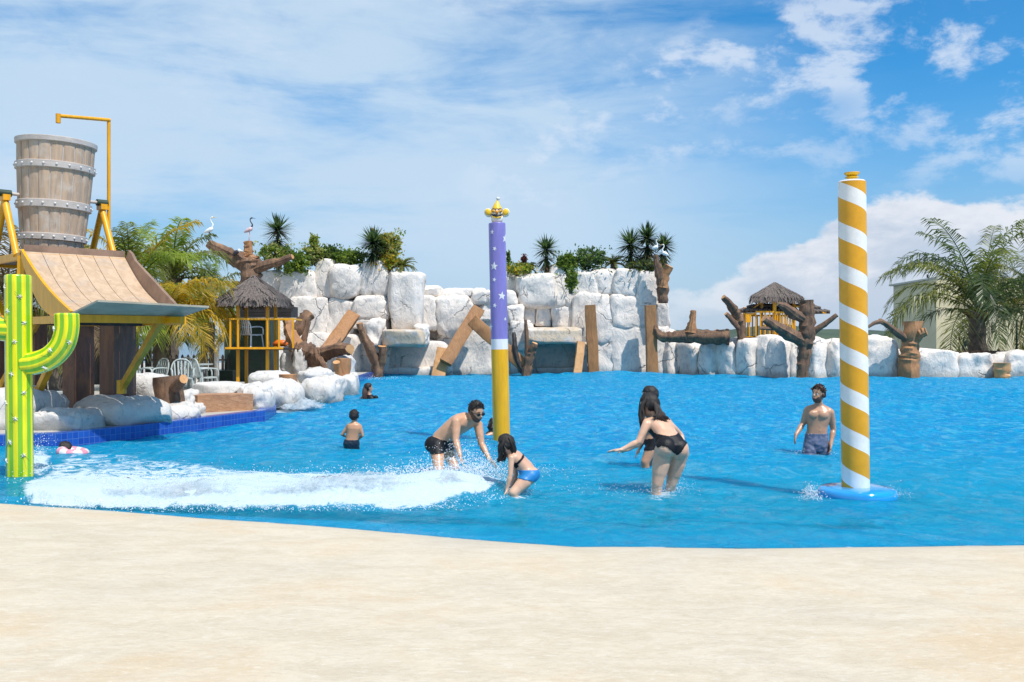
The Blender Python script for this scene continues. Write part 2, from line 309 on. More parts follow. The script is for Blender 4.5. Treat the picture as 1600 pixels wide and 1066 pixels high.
def water_mat():
    m = bpy.data.materials.new('pool_water'); m.use_nodes = True; MATS['pool_water'] = m
    t = NT(m.node_tree); t.n.clear()
    out = t.new('ShaderNodeOutputMaterial'); pos = t.new('ShaderNodeNewGeometry').outputs['Position']
    dep = t.new('ShaderNodeAttribute', attribute_name='depth').outputs['Fac']
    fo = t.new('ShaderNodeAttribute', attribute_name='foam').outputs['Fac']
    wv = t.mapping(pos, (1.0, 0.72, 1), (0, 0, 0.25))
    a = t.noise(wv, 1.5, 6, 0.62, 1.2); b = t.noise(wv, 5.0, 5, 0.62, 1.4); c = t.noise(pos, 17, 4, 0.6, 0.8)
    hgt = t.m('ADD', t.m('MULTIPLY', a, 0.8), t.m('ADD', t.m('MULTIPLY', b, 0.55), t.m('MULTIPLY', c, 0.16)))
    nb_ = t.bump(hgt, 1.0, 0.62); ng = t.bump(hgt, 1.0, 0.30)
    tr = t.new('ShaderNodeBsdfTransparent'); tr.inputs[0].default_value = (0.42, 0.86, 0.97, 1)
    df = t.new('ShaderNodeBsdfDiffuse'); t.l.new(nb_, df.inputs['Normal'])
    dcol = t.mix(t.ss(dep, 0.0, 1.1), (0.020, 0.60, 0.88), (0.001, 0.33, 0.72))
    ripple_tone = t.noise(t.mapping(pos, (1.0, 0.8, 1), loc=(3, 8, 0)), 2.3, 9, 0.70, 1.8)
    dcol = t.mix(t.ss(b, 0.42, 0.64), dcol, (0.008, 0.47, 0.78))  # ripple contrast painted into the water colour by noise
    dcol = t.mix(t.m('MULTIPLY', t.ss(ripple_tone, 0.48, 0.66), 0.75), dcol, (0.15, 0.60, 0.84))  # paler streaks in the colour imitate light on the ripples
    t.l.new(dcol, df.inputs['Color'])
    k = t.m('SUBTRACT', 1.0, t.m('EXPONENT', t.m('MULTIPLY', dep, -2.2)))
    k = t.m('ADD', t.m('MULTIPLY', k, 0.55), 0.30)
    sss = t.new('ShaderNodeSubsurfaceScattering', falloff='BURLEY'); t.l.new(dcol, sss.inputs['Color']); sss.inputs['Scale'].default_value = 1.0; sss.inputs['Radius'].default_value = (0.5, 0.9, 1.0); t.l.new(nb_, sss.inputs['Normal'])
    ms = t.new('ShaderNodeMixShader'); ms.inputs[0].default_value = 0.62; t.l.new(df.outputs[0], ms.inputs[1]); t.l.new(sss.outputs[0], ms.inputs[2])
    m1 = t.new('ShaderNodeMixShader'); t.l.new(k, m1.inputs[0]); t.l.new(tr.outputs[0], m1.inputs[1]); t.l.new(ms.outputs[0], m1.inputs[2])
    gl = t.new('ShaderNodeBsdfGlossy'); gl.inputs['Roughness'].default_value = 0.06; t.l.new(ng, gl.inputs['Normal'])
    gl.inputs['Color'].default_value = (0.8, 0.9, 1, 1)
    fr = t.new('ShaderNodeFresnel'); fr.inputs[0].default_value = 1.33; t.l.new(ng, fr.inputs['Normal'])
    m2 = t.new('ShaderNodeMixShader'); t.l.new(t.m('MULTIPLY', fr.outputs[0], 0.62), m2.inputs[0]); t.l.new(m1.outputs[0], m2.inputs[1]); t.l.new(gl.outputs[0], m2.inputs[2])
    # foam lying on the surface; its faintest flecks stand in for sparkle
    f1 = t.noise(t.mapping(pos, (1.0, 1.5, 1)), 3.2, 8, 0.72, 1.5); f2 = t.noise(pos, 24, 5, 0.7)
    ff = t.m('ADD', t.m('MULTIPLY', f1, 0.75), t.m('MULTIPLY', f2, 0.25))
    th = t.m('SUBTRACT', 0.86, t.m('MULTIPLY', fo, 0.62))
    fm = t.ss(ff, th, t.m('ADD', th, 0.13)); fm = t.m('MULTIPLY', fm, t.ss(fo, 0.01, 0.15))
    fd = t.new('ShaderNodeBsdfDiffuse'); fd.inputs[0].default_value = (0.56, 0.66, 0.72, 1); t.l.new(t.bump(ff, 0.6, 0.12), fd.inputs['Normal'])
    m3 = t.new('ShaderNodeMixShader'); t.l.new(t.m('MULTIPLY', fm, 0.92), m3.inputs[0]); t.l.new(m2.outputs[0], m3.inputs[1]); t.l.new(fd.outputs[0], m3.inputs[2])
    t.l.new(m3.outputs[0], out.inputs[0])
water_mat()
def foam_mat():
    m = bpy.data.materials.new('foam'); m.use_nodes = True; MATS['foam'] = m
    t = NT(m.node_tree); t.n.clear()
    out = t.new('ShaderNodeOutputMaterial'); pos = t.new('ShaderNodeNewGeometry').outputs['Position']
    n1 = t.noise(pos, 7, 8, 0.75, 0.8); n2 = t.noise(pos, 45, 5, 0.7)
    hgt = t.m('ADD', n1, t.m('MULTIPLY', n2, 0.4))
    df = t.new('ShaderNodeBsdfDiffuse'); fc_ = t.mix(t.ss(t.noise(pos, 4.5, 7, 0.72, 1.0), 0.36, 0.62), (0.40, 0.52, 0.60), (0.70, 0.73, 0.75)); t.l.new(fc_, df.inputs[0]); t.l.new(t.bump(hgt, 0.8, 0.07), df.inputs['Normal'])  # grey-blue patches in the foam colour act as painted shading
    tl = t.new('ShaderNodeBsdfTranslucent'); tl.inputs[0].default_value = (0.62, 0.70, 0.75, 1)
    mx = t.new('ShaderNodeMixShader'); mx.inputs[0].default_value = 0.3; t.l.new(df.outputs[0], mx.inputs[1]); t.l.new(tl.outputs[0], mx.inputs[2])
    tr = t.new('ShaderNodeBsdfTransparent')
    al = t.new('ShaderNodeAttribute', attribute_name='alpha').outputs['Fac']
    ff = t.m('ADD', t.m('MULTIPLY', n1, 0.6), t.m('MULTIPLY', n2, 0.4))
    n0_ = t.noise(pos, 2.2, 5, 0.7, 1.0)
    ff = t.m('ADD', t.m('MULTIPLY', ff, 0.7), t.m('MULTIPLY', n0_, 0.3))
    th = t.m('SUBTRACT', 0.78, t.m('MULTIPLY', al, 0.52))
    a = t.m('MULTIPLY', t.ss(ff, th, t.m('ADD', th, 0.26)), 0.94)
    m2 = t.new('ShaderNodeMixShader'); t.l.new(a, m2.inputs[0]); t.l.new(tr.outputs[0], m2.inputs[1]); t.l.new(mx.outputs[0], m2.inputs[2])
    t.l.new(m2.outputs[0], out.inputs[0])
foam_mat()
simple('droplet', (0.85, 0.90, 0.95), 0.1, 0.02, 9)
m, t, bs, pos, out = base_mat('lagoon')
t.l.new(t.bump(t.noise(t.mapping(pos, (1, 0.4, 1)), 0.6, 5, 0.6), 0.4, 0.5), bs.inputs['Normal'])
bs.inputs['Base Color'].default_value = (0.09, 0.15, 0.20, 1); bs.inputs['Roughness'].default_value = 0.25

# ------------------------------------------------------------------ mesh builder
def tag(o, label=None, cat=None, group=None, kind=None):
    if label: o['label'] = label
    if cat: o['category'] = cat
    if group: o['group'] = group
    if kind: o['kind'] = kind
    return o
def root_of(o):
    while o.parent is not None: o = o.parent
    return o
def thing(name, loc, label, cat, group=None):
    o = bpy.data.objects.new(name, None); COL.objects.link(o); o.location = loc; o.empty_display_size = 0.2
    return tag(o, label, cat, group)

class MB:
    def __init__(s): s.v = []; s.f = []; s.mi = []; s.uv = None
    def add(s, vs, fs, mi=0):
        o = len(s.v); s.v.extend([V(x) for x in vs])
        for f in fs: s.f.append([i + o for i in f]); s.mi.append(mi)
        return s
    def box(s, c, size, R=None, mi=0, bev=0.0):
        hx, hy, hz = (x / 2 for x in size); R = R or Matrix.Identity(3); c = V(c)
        vs = [c + R @ V((x * hx, y * hy, z * hz)) for x in (-1, 1) for y in (-1, 1) for z in (-1, 1)]
        fs = [(0, 1, 3, 2), (4, 6, 7, 5), (0, 4, 5, 1), (2, 3, 7, 6), (0, 2, 6, 4), (1, 5, 7, 3)]
        return s.add(vs, fs, mi)
    def beam(s, p0, p1, w, h, up=(0, 0, 1), mi=0, n=1, wob=0.0):
        """w = across, h = along up"""
        p0, p1 = V(p0), V(p1); d = (p1 - p0).normalized(); up = V(up)
        x = d.cross(up)
        if x.length < 1e-4: x = d.cross(V((0, 1, 0)))
        x.normalize(); y = x.cross(d)
        rings = []
        for i in range(n + 1):
            c = p0.lerp(p1, i / n)
            k = [1 + random.uniform(-wob, wob) for _ in range(4)]
            rings.append([c + x * (a * w / 2 * k[j]) + y * (b * h / 2 * k[j]) for j, (a, b) in enumerate(((-1, -1), (1, -1), (1, 1), (-1, 1)))])
        return s.rings(rings, mi)
    def rings(s, rings, mi=0, cap=True, close=True, mifn=None, capmi=None):
        n = len(rings[0]); o = len(s.v)
        for r in rings: s.v.extend([V(p) for p in r])
        for i in range(len(rings) - 1):
            for j in range(n if close else n - 1):
                a = o + i * n + j; b = o + i * n + (j + 1) % n
                s.f.append([a, b, b + n, a + n]); s.mi.append(mifn(i, j) if mifn else mi)
        if cap and close:
            s.f.append([o + j for j in range(n)][::-1]); s.mi.append(mi if capmi is None else capmi)
            e = o + (len(rings) - 1) * n
            s.f.append([e + j for j in range(n)]); s.mi.append(mi if capmi is None else capmi)
        return s
    def tube(s, pts, rad, n=10, mi=0, cap=True, capmi=None, prof=None, mifn=None, wob=0.0, seed=0, flat=1.0):
        pts = [V(p) for p in pts]; rings = []; ref = None
        if not hasattr(rad, '__len__'): rad = [rad] * len(pts)
        for i, p in enumerate(pts):
            a = pts[max(i - 1, 0)]; b = pts[min(i + 1, len(pts) - 1)]; d = (b - a).normalized()
            if ref is None:
                ref = V((1, 0, 0)) if abs(d.x) < 0.9 else V((0, 1, 0))
            x = (ref - d * ref.dot(d)).normalized(); y = d.cross(x); ref = x
            ring = []
            for j in range(n):
                th = 2 * math.pi * j / n; r = rad[i] * (prof(th) if prof else 1)
                if wob:
                    q = p + (x * math.cos(th) + y * math.sin(th)) * rad[i]
                    r *= 1 + wob * mn.noise(q * (1.2 / max(rad[i], 0.02)) * 0.5 + V((seed, seed * 2.1, 0)))
                ring.append(p + x * (math.cos(th) * r) + y * (math.sin(th) * r * flat))
            rings.append(ring)
        return s.rings(rings, mi, cap, True, mifn, capmi)
    def sphere(s, c, r, n=10, m=7, mi=0, R=None):
        c = V(c); r = r if hasattr(r, '__len__') else (r, r, r); R = R or Matrix.Identity(3)
        o = len(s.v); s.v.append(c + R @ V((0, 0, -r[2])))
        for i in range(1, m):
            ph = -math.pi / 2 + math.pi * i / m
            for j in range(n):
                th = 2 * math.pi * j / n
                s.v.append(c + R @ V((r[0] * math.cos(ph) * math.cos(th), r[1] * math.cos(ph) * math.sin(th), r[2] * math.sin(ph))))
        s.v.append(c + R @ V((0, 0, r[2]))); top = len(s.v) - 1
        for j in range(n):
            k = (j + 1) % n
            s.f.append([o, o + 1 + k, o + 1 + j]); s.mi.append(mi)
            for i in range(m - 2):
                a = o + 1 + i * n; s.f.append([a + j, a + k, a + n + k, a + n + j]); s.mi.append(mi)
            a = o + 1 + (m - 2) * n; s.f.append([a + j, a + k, top]); s.mi.append(mi)
        return s
    def build(s, name, mats, parent=None, smooth=False, origin=None, label=None, cat=None, group=None, kind=None, fix=True):
        if isinstance(mats, str): mats = [mats]
        if parent is not None: org = V(root_of(parent).location)
        elif origin is not None: org = V(origin)
        elif kind == 'structure': org = V((0, 0, 0))
        else:
            xs = [p.x for p in s.v]; ys = [p.y for p in s.v]; zs = [p.z for p in s.v]
            org = V(((min(xs) + max(xs)) / 2, (min(ys) + max(ys)) / 2, min(zs)))
        me = bpy.data.meshes.new(name); me.from_pydata([tuple(p - org) for p in s.v], [], s.f)
        for mm in mats: me.materials.append(MATS[mm])
        if len(mats) > 1: me.polygons.foreach_set('material_index', s.mi)
        if fix:
            bm = bmesh.new(); bm.from_mesh(me); bmesh.ops.recalc_face_normals(bm, faces=bm.faces); bm.to_mesh(me); bm.free()
        if smooth: me.polygons.foreach_set('use_smooth', [True] * len(me.polygons))
        o = bpy.data.objects.new(name, me); COL.objects.link(o)
        if parent is not None: o.parent = parent
        else: o.location = org
        if smooth == 'auto':
            try: me.set_sharp_from_angle(angle=math.radians(40))
            except Exception: pass
        return tag(o, label, cat, group, kind)
def copy_thing(o, parent=None, loc=None, rot=None, label=None):
    c = o.copy(); COL.objects.link(c)
    if parent is not None: c.parent = parent
    for ch in list(o.children): copy_thing(ch, c)
    if loc is not None: c.location = loc
    if rot is not None: c.rotation_euler = rot
    if label: c['label'] = label
    return c
def lerp(a, b, t): return a + (b - a) * t
def interp(x, xs, ys): return float(np.interp(x, xs, ys))
def bez(pts, n=8):
    """Catmull-Rom through points"""
    pts = [V(p) for p in pts]; out = []
    for i in range(len(pts) - 1):
        p0 = pts[max(i - 1, 0)]; p1 = pts[i]; p2 = pts[i + 1]; p3 = pts[min(i + 2, len(pts) - 1)]
        for k in range(n):
            u = k / n
            out.append(0.5 * ((2 * p1) + (p2 - p0) * u + (2 * p0 - 5 * p1 + 4 * p2 - p3) * u * u + (-p0 + 3 * p1 - 3 * p2 + p3) * u ** 3))
    out.append(pts[-1]); return out
def resamp(rad, m):
    return [interp(i / (m - 1), np.linspace(0, 1, len(rad)), rad) for i in range(m)]

# ------------------------------------------------------------------ the setting
SHX = [-12, -5.07, -4.0, -2.27, 0, 0.5, 2.0, 4.0, 7.0, 20]
SHY = [10.1, 9.5, 9.1, 8.5, 7.62, 7.45, 7.42, 7.5, 7.7, 8.2]
def shore(x):
    return interp(x, SHX, SHY) + 0.05 * mn.noise(V((x * 0.9, 3.3, 0))) + 0.02 * mn.noise(V((x * 4.1, 7.3, 0)))
def floor_z(x, y):
    d = y - shore(x)
    return -0.135 * d if d < 12 else -1.62
def sheet(name, mat, us, vs, fn, smooth=True):
    b = MB(); nu = len(us)
    for v in vs:
        for u in us: b.v.append(V(fn(u, v)))
    for i in range(len(vs) - 1):
        for j in range(nu - 1):
            a = i * nu + j; b.f.append([a, a + 1, a + nu + 1, a + nu]); b.mi.append(0)
    return b.build(name, mat, None, smooth, kind='structure', fix=False)
def beach_fn(u, v):
    s = shore(u); y = lerp(-25.0, s + 0.03, v) if v < 1 else s + 0.03
    d = s - y
    z = 0.135 * d if d < 0.5 else 0.0675 + 0.022 * (d - 0.5)
    if d > 9: z = 0.0675 + 0.022 * 8.5
    if d > 0.2: z += 0.012 * mn.noise(V((u * 0.9, y * 1.2, 0)))
    return (u, y, z)
vsb = sorted(set([0, .1, .2, .3, .4, .5, .55] + list(np.linspace(0.6, 1.0, 90))))
sheet('beach', 'beach_sand', list(np.linspace(-30, 30, 241)), vsb, beach_fn)
sheet('pool_floor', 'pool_floor', list(np.linspace(-14, 40, 109)), list(np.linspace(0, 1, 60) ** 1.5),
      lambda u, v: (u, lerp(shore(u) + 0.03, 56, v), floor_z(u, lerp(shore(u) + 0.03, 56, v))))

# deck round the pool as one solid with the pool's outline
EDGE = [(-16, 12.9), (-9, 13.75), (-8.2, 14.05), (-6.9, 14.5), (-6.15, 16.0), (-5.55, 17.8), (-5.0, 19.3), (-5.1, 20.6), (-5.6, 22.5), (-5.7, 25.5), (-5.4, 28.5),
        (-5.45, 32), (-6.0, 38), (-6.3, 44.3), (-3, 46.2), (7.2, 47.9), (12.4, 44.2), (17.4, 42.9), (22, 44.0), (40, 44.0)]
DZ = 0.2
outer = [(40, 62), (-70, 62), (-70, 12.9)]
b = MB(); ring = EDGE + outer
b.v = [V((x, y, DZ)) for x, y in ring] + [V((x, y, -2.2)) for x, y in ring]
n = len(ring); b.f.append(list(range(n))); b.mi.append(0)
for i in range(n): b.f.append([i, (i + 1) % n, n + (i + 1) % n, n + i]); b.mi.append(0)
b.build('deck', 'deck_tile', kind='structure')
# tiled band on the pool edge
b = MB(); uvs = []; L = 0
pts = [V((x, y, 0)) for x, y in EDGE]
offs = []
for i, p in enumerate(pts):
    d = (pts[min(i + 1, len(pts) - 1)] - pts[max(i - 1, 0)]).normalized(); offs.append(p + V((d.y, -d.x, 0)) * 0.04)
me = bpy.data.meshes.new('pool_edge'); vv = []; ff = []; uu = []
for i, p in enumerate(offs):
    if i: L += (offs[i] - offs[i - 1]).length
    inner = p - (p - pts[i]).normalized() * 0.22
    vv += [(p.x, p.y, -1.0), (p.x, p.y, DZ + 0.012), (inner.x, inner.y, DZ + 0.012)]
    uu.append(L)
for i in range(len(offs) - 1):
    a = i * 3; ff += [(a, a + 3, a + 4, a + 1), (a + 1, a + 4, a + 5, a + 2)]
me.from_pydata(vv, [], ff); uvl = me.uv_layers.new(name='uv')
for poly in me.polygons:
    for li in poly.loop_indices:
        vi = me.loops[li].vertex_index; k = vi % 3
        uvl.data[li].uv = (uu[vi // 3], (0.0, 1.212, 1.43)[k])
me.materials.append(MATS['pool_tile']); o = bpy.data.objects.new('pool_edge', me); COL.objects.link(o); o['kind'] = 'structure'

# distant land and lagoon
b = MB(); b.add([(-9000, 58, -1.0), (9000, 58, -1.0), (9000, 15000, -1.0), (-9000, 15000, -1.0)], [(0, 1, 2, 3)]); b.build('lagoon', 'lagoon', kind='structure')
b = MB(); b.add([(-9000, -9000, -2.4), (9000, -9000, -2.4), (9000, 16000, -2.4), (-9000, 16000, -2.4)], [(0, 1, 2, 3)]); b.build('ground', 'hill_green', kind='structure')
def hills(name, x0, x1, Y, prof, depth=500, amp=3.0):
    us = np.linspace(x0, x1, 160); vs = np.linspace(0, 1, 14)
    def fn(u, v):
        px = 800 + u / Y * F; h = interp(px, [a for a, _ in prof], [b_ for _, b_ in prof]) * Y / F
        k = math.sin(math.pi * min(1, v * 1.0)) ** 0.7 if v < 1 else 0
        nn = mn.fractal(V((u * 0.02, v * 4, 1)), 1.0, 2.0, 4) * amp + mn.noise(V((u * 0.12, v * 20, 5))) * amp * 0.5
        return (u, Y + v * depth, -1.5 + max(0, (h + 1.6 + 1.5) * k + nn * k))
    return sheet(name, 'hill_green', list(us), list(vs), fn)
hills('hills', -30, 900, 700, [(700, 0), (760, 6), (1100, 14), (1240, 16), (1290, 30), (1330, 34), (1420, 26), (1500, 20), (1700, 14), (3000, 10)], 500, 3.5)
hills('far_hills', -2500, 1800, 2600, [(-400, 6), (100, 8), (500, 10), (900, 14), (1060, 21), (1150, 20), (1300, 16), (1800, 12)], 900, 6)

# ------------------------------------------------------------------ water
def foam_at(x, y):
    px = 800 + x / y * F; py = HOR + F * H / y
    f = 0.0
    # broken zone behind the wave front (left half)
    front = interp(px, [-200, 20, 100, 250, 450, 640, 760, 800], [786, 790, 797, 800, 800, 797, 785, 765])
    back = interp(px, [-100, 40, 120, 300, 420, 640, 780, 850], [740, 735, 690, 705, 715, 728, 735, 745])
    if px < 860:
        a = (front - py) / 8.0; c = (py - back) / 22.0
        k = max(0, min(1, a)) * max(0, min(1, c)) * max(0, min(1, (840 - px) / 80)) * max(0, min(1, (px - 5) / 50))
        f = max(f, k * interp(py, [690, 735, 760, 800], [0.55, 0.70, 0.95, 1.0]))
    # splash on the near rocks at left
    d = math.hypot((px - 440) / 55, (py - 638) / 15); f = max(f, 1.0 * max(0, 1.2 - d))
    d = math.hypot((px - 470) / 110, (py - 648) / 22); f = max(f, 0.5 * max(0, 1.1 - d))
    # churn round bathers
    for (cx, cy, rx, ry, s) in ((1035, 772, 45, 16, .75), (810, 775, 40, 16, .7), (1275, 712, 34, 8, .6), (1268, 788, 26, 14, .42), (1400, 780, 22, 20, .55), (1340, 800, 70, 8, .4),
                                (950, 770, 70, 18, .45), (545, 690, 60, 20, .42), (880, 745, 70, 40, .45), (60, 720, 34, 30, .85), (575, 630, 22, 4, .5), (553, 702, 22, 4, .5), (1280, 586, 20, 4, .8), (1110, 585, 18, 3, .7),
                                (1580, 590, 40, 5, .6), (990, 694, 60, 8, .42), (1240, 790, 60, 30, .4)):
        d = math.hypot((px - cx) / rx, (py - cy) / ry); f = max(f, s * max(0, 1 - d * d))
    # line of froth at the shore and faint flecks painted in place of sun sparkle
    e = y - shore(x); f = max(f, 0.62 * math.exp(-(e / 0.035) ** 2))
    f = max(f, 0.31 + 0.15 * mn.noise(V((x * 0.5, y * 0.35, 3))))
    return f
WX = [-6.5, -4.6, -3.2, -1.5, 0.0, 0.8]; WY = [9.35, 9.32, 9.22, 9.28, 9.75, 10.3]
def ridge(x, y):
    wy = interp(x, WX, WY) + 0.10 * mn.noise(V((x * 1.7, 0, 1)))
    env = max(0, min(1, (x + 5.6) / 0.8)) * max(0, min(1, (0.35 - x) / 0.9))
    d = y - wy
    if d < -0.1: k = 0
    elif d < 0.45: k = math.sin((d + 0.1) / 0.55 * math.pi / 2)
    else: k = math.exp(-((d - 0.45) / 0.9) ** 2)
    return 0.15 * k * env * (1 + .35 * mn.noise(V((x * 0.9, 2, 2))) + .55 * math.exp(-((x + 0.9) / .7) ** 2))
def water_z(x, y):
    e = y - shore(x); damp = max(0.0, min(1, e / 2.5))
    z = 0.060 * mn.noise(V((x * 0.45 + 3, y * 0.55, 0))) + 0.045 * mn.noise(V((x * 1.3, y * 1.7, 2.0))) + 0.020 * mn.noise(V((x * 3.2, y * 4.0, 4.0)))
    z += 0.004 * mn.noise(V((x * 9, y * 11, 8)))
    z *= damp * (0.6 + 0.9 * min(1, y / 30))
    px = 800 + x / y * F
    z += 0.17 * math.exp(-((y - 44) / 3.0) ** 2) * math.exp(-((px - 960) / 90) ** 2)
    z += 0.10 * math.exp(-((y - 23.0 + 0.5 * x) / 1.6) ** 2) * math.exp(-((x + 5.0) / 1.6) ** 2)
    z += ridge(x, y)
    if e < 0.15: z = min(z, 0.004)
    return z
ys = []; y = 7.0
while y < 56:
    ys.append(y); y += max(0.030, y * y * 0.00042)
NU = 420
me = bpy.data.meshes.new('pool_water'); vv = []; dep = []; foa = []
for y in ys:
    hw = y * 0.62 + 1.5
    for j in range(NU):
        x = lerp(-min(hw, 14), min(hw, 38), j / (NU - 1))
        yy = y
        e = yy - shore(x)
        if e < -0.25: z = -0.02
        else: z = water_z(x, yy)
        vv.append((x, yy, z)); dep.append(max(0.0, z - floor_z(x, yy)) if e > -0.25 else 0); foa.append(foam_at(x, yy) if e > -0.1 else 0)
ff = []
for i in range(len(ys) - 1):
    for j in range(NU - 1):
        a = i * NU + j; ff.append((a, a + 1, a + NU + 1, a + NU))
me.from_pydata(vv, [], ff); me.polygons.foreach_set('use_smooth', [True] * len(me.polygons))
at = me.attributes.new('depth', 'FLOAT', 'POINT'); at.data.foreach_set('value', dep)
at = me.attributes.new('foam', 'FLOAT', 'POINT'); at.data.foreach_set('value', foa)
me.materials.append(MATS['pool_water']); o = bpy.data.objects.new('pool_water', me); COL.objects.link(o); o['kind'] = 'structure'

# breaking wave crest: lumpy body of foam
random.seed(5)
def foam_body(name, nu, nv, fn):
    me = bpy.data.meshes.new(name); vv = []; al = []
    for i in range(nv):
        for j in range(nu):
            p, a = fn(j / (nu - 1), i / (nv - 1)); vv.append(p); al.append(a)
    ff = [(i * nu + j, i * nu + j + 1, (i + 1) * nu + j + 1, (i + 1) * nu + j) for i in range(nv - 1) for j in range(nu - 1)]
    me.from_pydata(vv, [], ff); me.polygons.foreach_set('use_smooth', [True] * len(me.polygons))
    at = me.attributes.new('alpha', 'FLOAT', 'POINT'); at.data.foreach_set('value', al)
    me.materials.append(MATS['foam']); o = bpy.data.objects.new(name, me); COL.objects.link(o); o['kind'] = 'stuff'
    return o
def crest(u, v):
    x = lerp(-5.3, 0.05, u); wy = interp(x, WX, WY) + 0.10 * mn.noise(V((x * 1.7, 0, 1)))
    y = wy - 0.12 + v * 1.5
    env = max(0, min(1, (x + 5.3) / 1.0)) * max(0, min(1, (0.1 - x) / 0.5))
    z = ridge(x, y) + 0.01
    tb = mn.fractal(V((x * 2.6, y * 3.2, 0.5)), 0.9, 2.1, 5)
    f2 = abs(mn.noise(V((x * 6, y * 7, 2)))) + 0.5 * abs(mn.noise(V((x * 15, y * 17, 2))))
    k = math.sin(min(1, v * 2.6) * math.pi / 2) * (1 - 0.5 * v)
    lump = 0.45 + 1.5 * max(0, mn.noise(V((x * 1.3, 4, 4))) + .2)
    z += k * env * (0.02 + 0.11 * tb + 0.09 * f2) * lump
    ea = max(0, min(1, (x + 5.4) / 1.6)) * max(0, min(1, (0.15 - x) / 0.9))
    a = min(1, v * 4.5 + 0.02) * (1 if v < 0.16 else max(0, (1 - v) / 0.84)) * ea * (0.84 + 0.5 * mn.noise(V((x * 1.4, y * 1.6, 6))))
    return (x, y - 0.05 * f2, z), a
tag(foam_body('wave_foam', 420, 70, crest), 'white churning foam of the small wave breaking in front of the bending man', None)

def wash(u, v):
    x = lerp(-6.3, -3.9, u); yc = 22.6 + (x + 5.2) * -1.1; y = yc - 1.6 + v * 3.4
    du, dv = (u - .45) / .5, (v - .5) / .5; env = max(0, 1 - du * du) * max(0, 1 - dv * dv)
    z = water_z(x, y) + .01 + env * (.16 + .16 * mn.fractal(V((x * 2.2, y * 1.6, 3)), .9, 2.1, 5) + .10 * abs(mn.noise(V((x * 7, y * 6, 1)))))
    return (x, y, z), min(1, env * 1.5)
tag(foam_body('wave_foam', 120, 90, wash), 'white wash breaking against the boulders at the left edge of the pool', None)
def spray(name, blobs, label, seed=1):
    random.seed(seed); b = MB()
    for (px, py, Y, rx, ry, rz, n, r0) in blobs:
        c = P(px, py, Y)
        for _ in range(n):
            q = c + V((random.gauss(0, rx), random.gauss(0, ry), random.gauss(0, rz)))
            if q.z < 0.0: q.z = random.uniform(0.005, 0.1)
            r = r0 * random.uniform(0.35, 1.0) ** 1.6
            d = V((random.gauss(0, 1), random.gauss(0, 1), random.gauss(0, 1))).normalized() * r
            e = d.orthogonal().normalized() * r * random.uniform(.5, .9); g_ = d.cross(e).normalized() * r * random.uniform(.5, .9)
            b.add([q + d * random.uniform(1, 1.8), q - d, q + e, q - e, q + g_, q - g_], [(0, 2, 4), (0, 4, 3), (0, 3, 5), (0, 5, 2), (1, 4, 2), (1, 3, 4), (1, 5, 3), (1, 2, 5)])
    return b.build(name, 'droplet', None, True, label=label, kind='stuff', fix=False)
spray('splash_droplets', [(690, 742, 11.2, .30, .3, .06, 700, .010), (735, 732, 10.7, .26, .3, .10, 2200, .009), (700, 738, 10.6, .35, .3, .06, 1600, .009), (765, 745, 10.2, .16, .2, .10, 800, .009), (720, 712, 11.4, .14, .2, .12, 350, .007),
                          (600, 748, 10.3, .55, .3, .05, 1300, .008), (400, 750, 10.1, .8, .3, .05, 1500, .008), (200, 748, 10.1, .7, .35, .04, 900, .008), (640, 742, 10.4, .3, .25, .05, 700, .009), (150, 798, 9.15, .35, .05, .008, 500, .008), (330, 800, 9.05, .5, .06, .008, 700, .008), (520, 799, 9.08, .45, .06, .008, 600, .008), (660, 795, 9.2, .25, .06, .012, 500, .008), (755, 778, 9.7, .12, .12, .02, 500, .008)], 'spray thrown up round the bending man and the girl')
spray('splash_droplets', [(1035, 768, 10.1, .16, .12, .04, 420, .006), (1055, 762, 10.2, .09, .1, .05, 200, .006), (950, 768, 10.2, .3, .2, .012, 180, .006), (800, 770, 9.9, .12, .1, .05, 260, .006), (850, 735, 11.5, .2, .3, .02, 180, .007)], 'water spray round the knees of the women', 2)
spray('splash_droplets', [(1266, 772, 9.7, .045, .05, .05, 420, .007), (1268, 786, 9.6, .07, .06, .02, 240, .007), (1400, 776, 9.8, .07, .1, .06, 160, .006), (1262, 707, 13.6, .09, .05, .02, 200, .008), (1282, 708, 13.6, .1, .05, .012, 120, .008)], 'spray beside the blue base of the striped pole', 3)
spray('splash_droplets', [(58, 705, 11.9, .05, .1, .11, 260, .009), (50, 735, 11.7, .12, .1, .04, 300, .008), (62, 690, 12.6, .1, .1, .09, 160, .007), (207, 672, 16.9, .01, .01, .06, 60, .008)], 'spray thrown up against the cactus column', 4)
spray('splash_droplets', [(430, 637, 23.5, .45, .4, .07, 1500, .018), (470, 632, 24, .35, .4, .05, 700, .016), (552, 598, 30, .05, .1, .22, 160, .013), (575, 592, 40, .7, .2, .06, 300, .02), (1282, 582, 42.3, .3, .2, .07, 200, .02), (1108, 583, 45, .4, .1, .05, 150, .02)], 'spray of the wash breaking on the white boulders', 5)
# a thin spout running off the stump
b = MB(); pp = [P(206, 660, 16.4), P(206.5, 672, 16.35), P(208, 694, 16.2)]
b.tube(pp, [0.012, 0.016, 0.03], 8); b.build('water_spout', 'foam', None, True, kind='stuff', label='thin spout of water running off the foot of the stump into the pool')

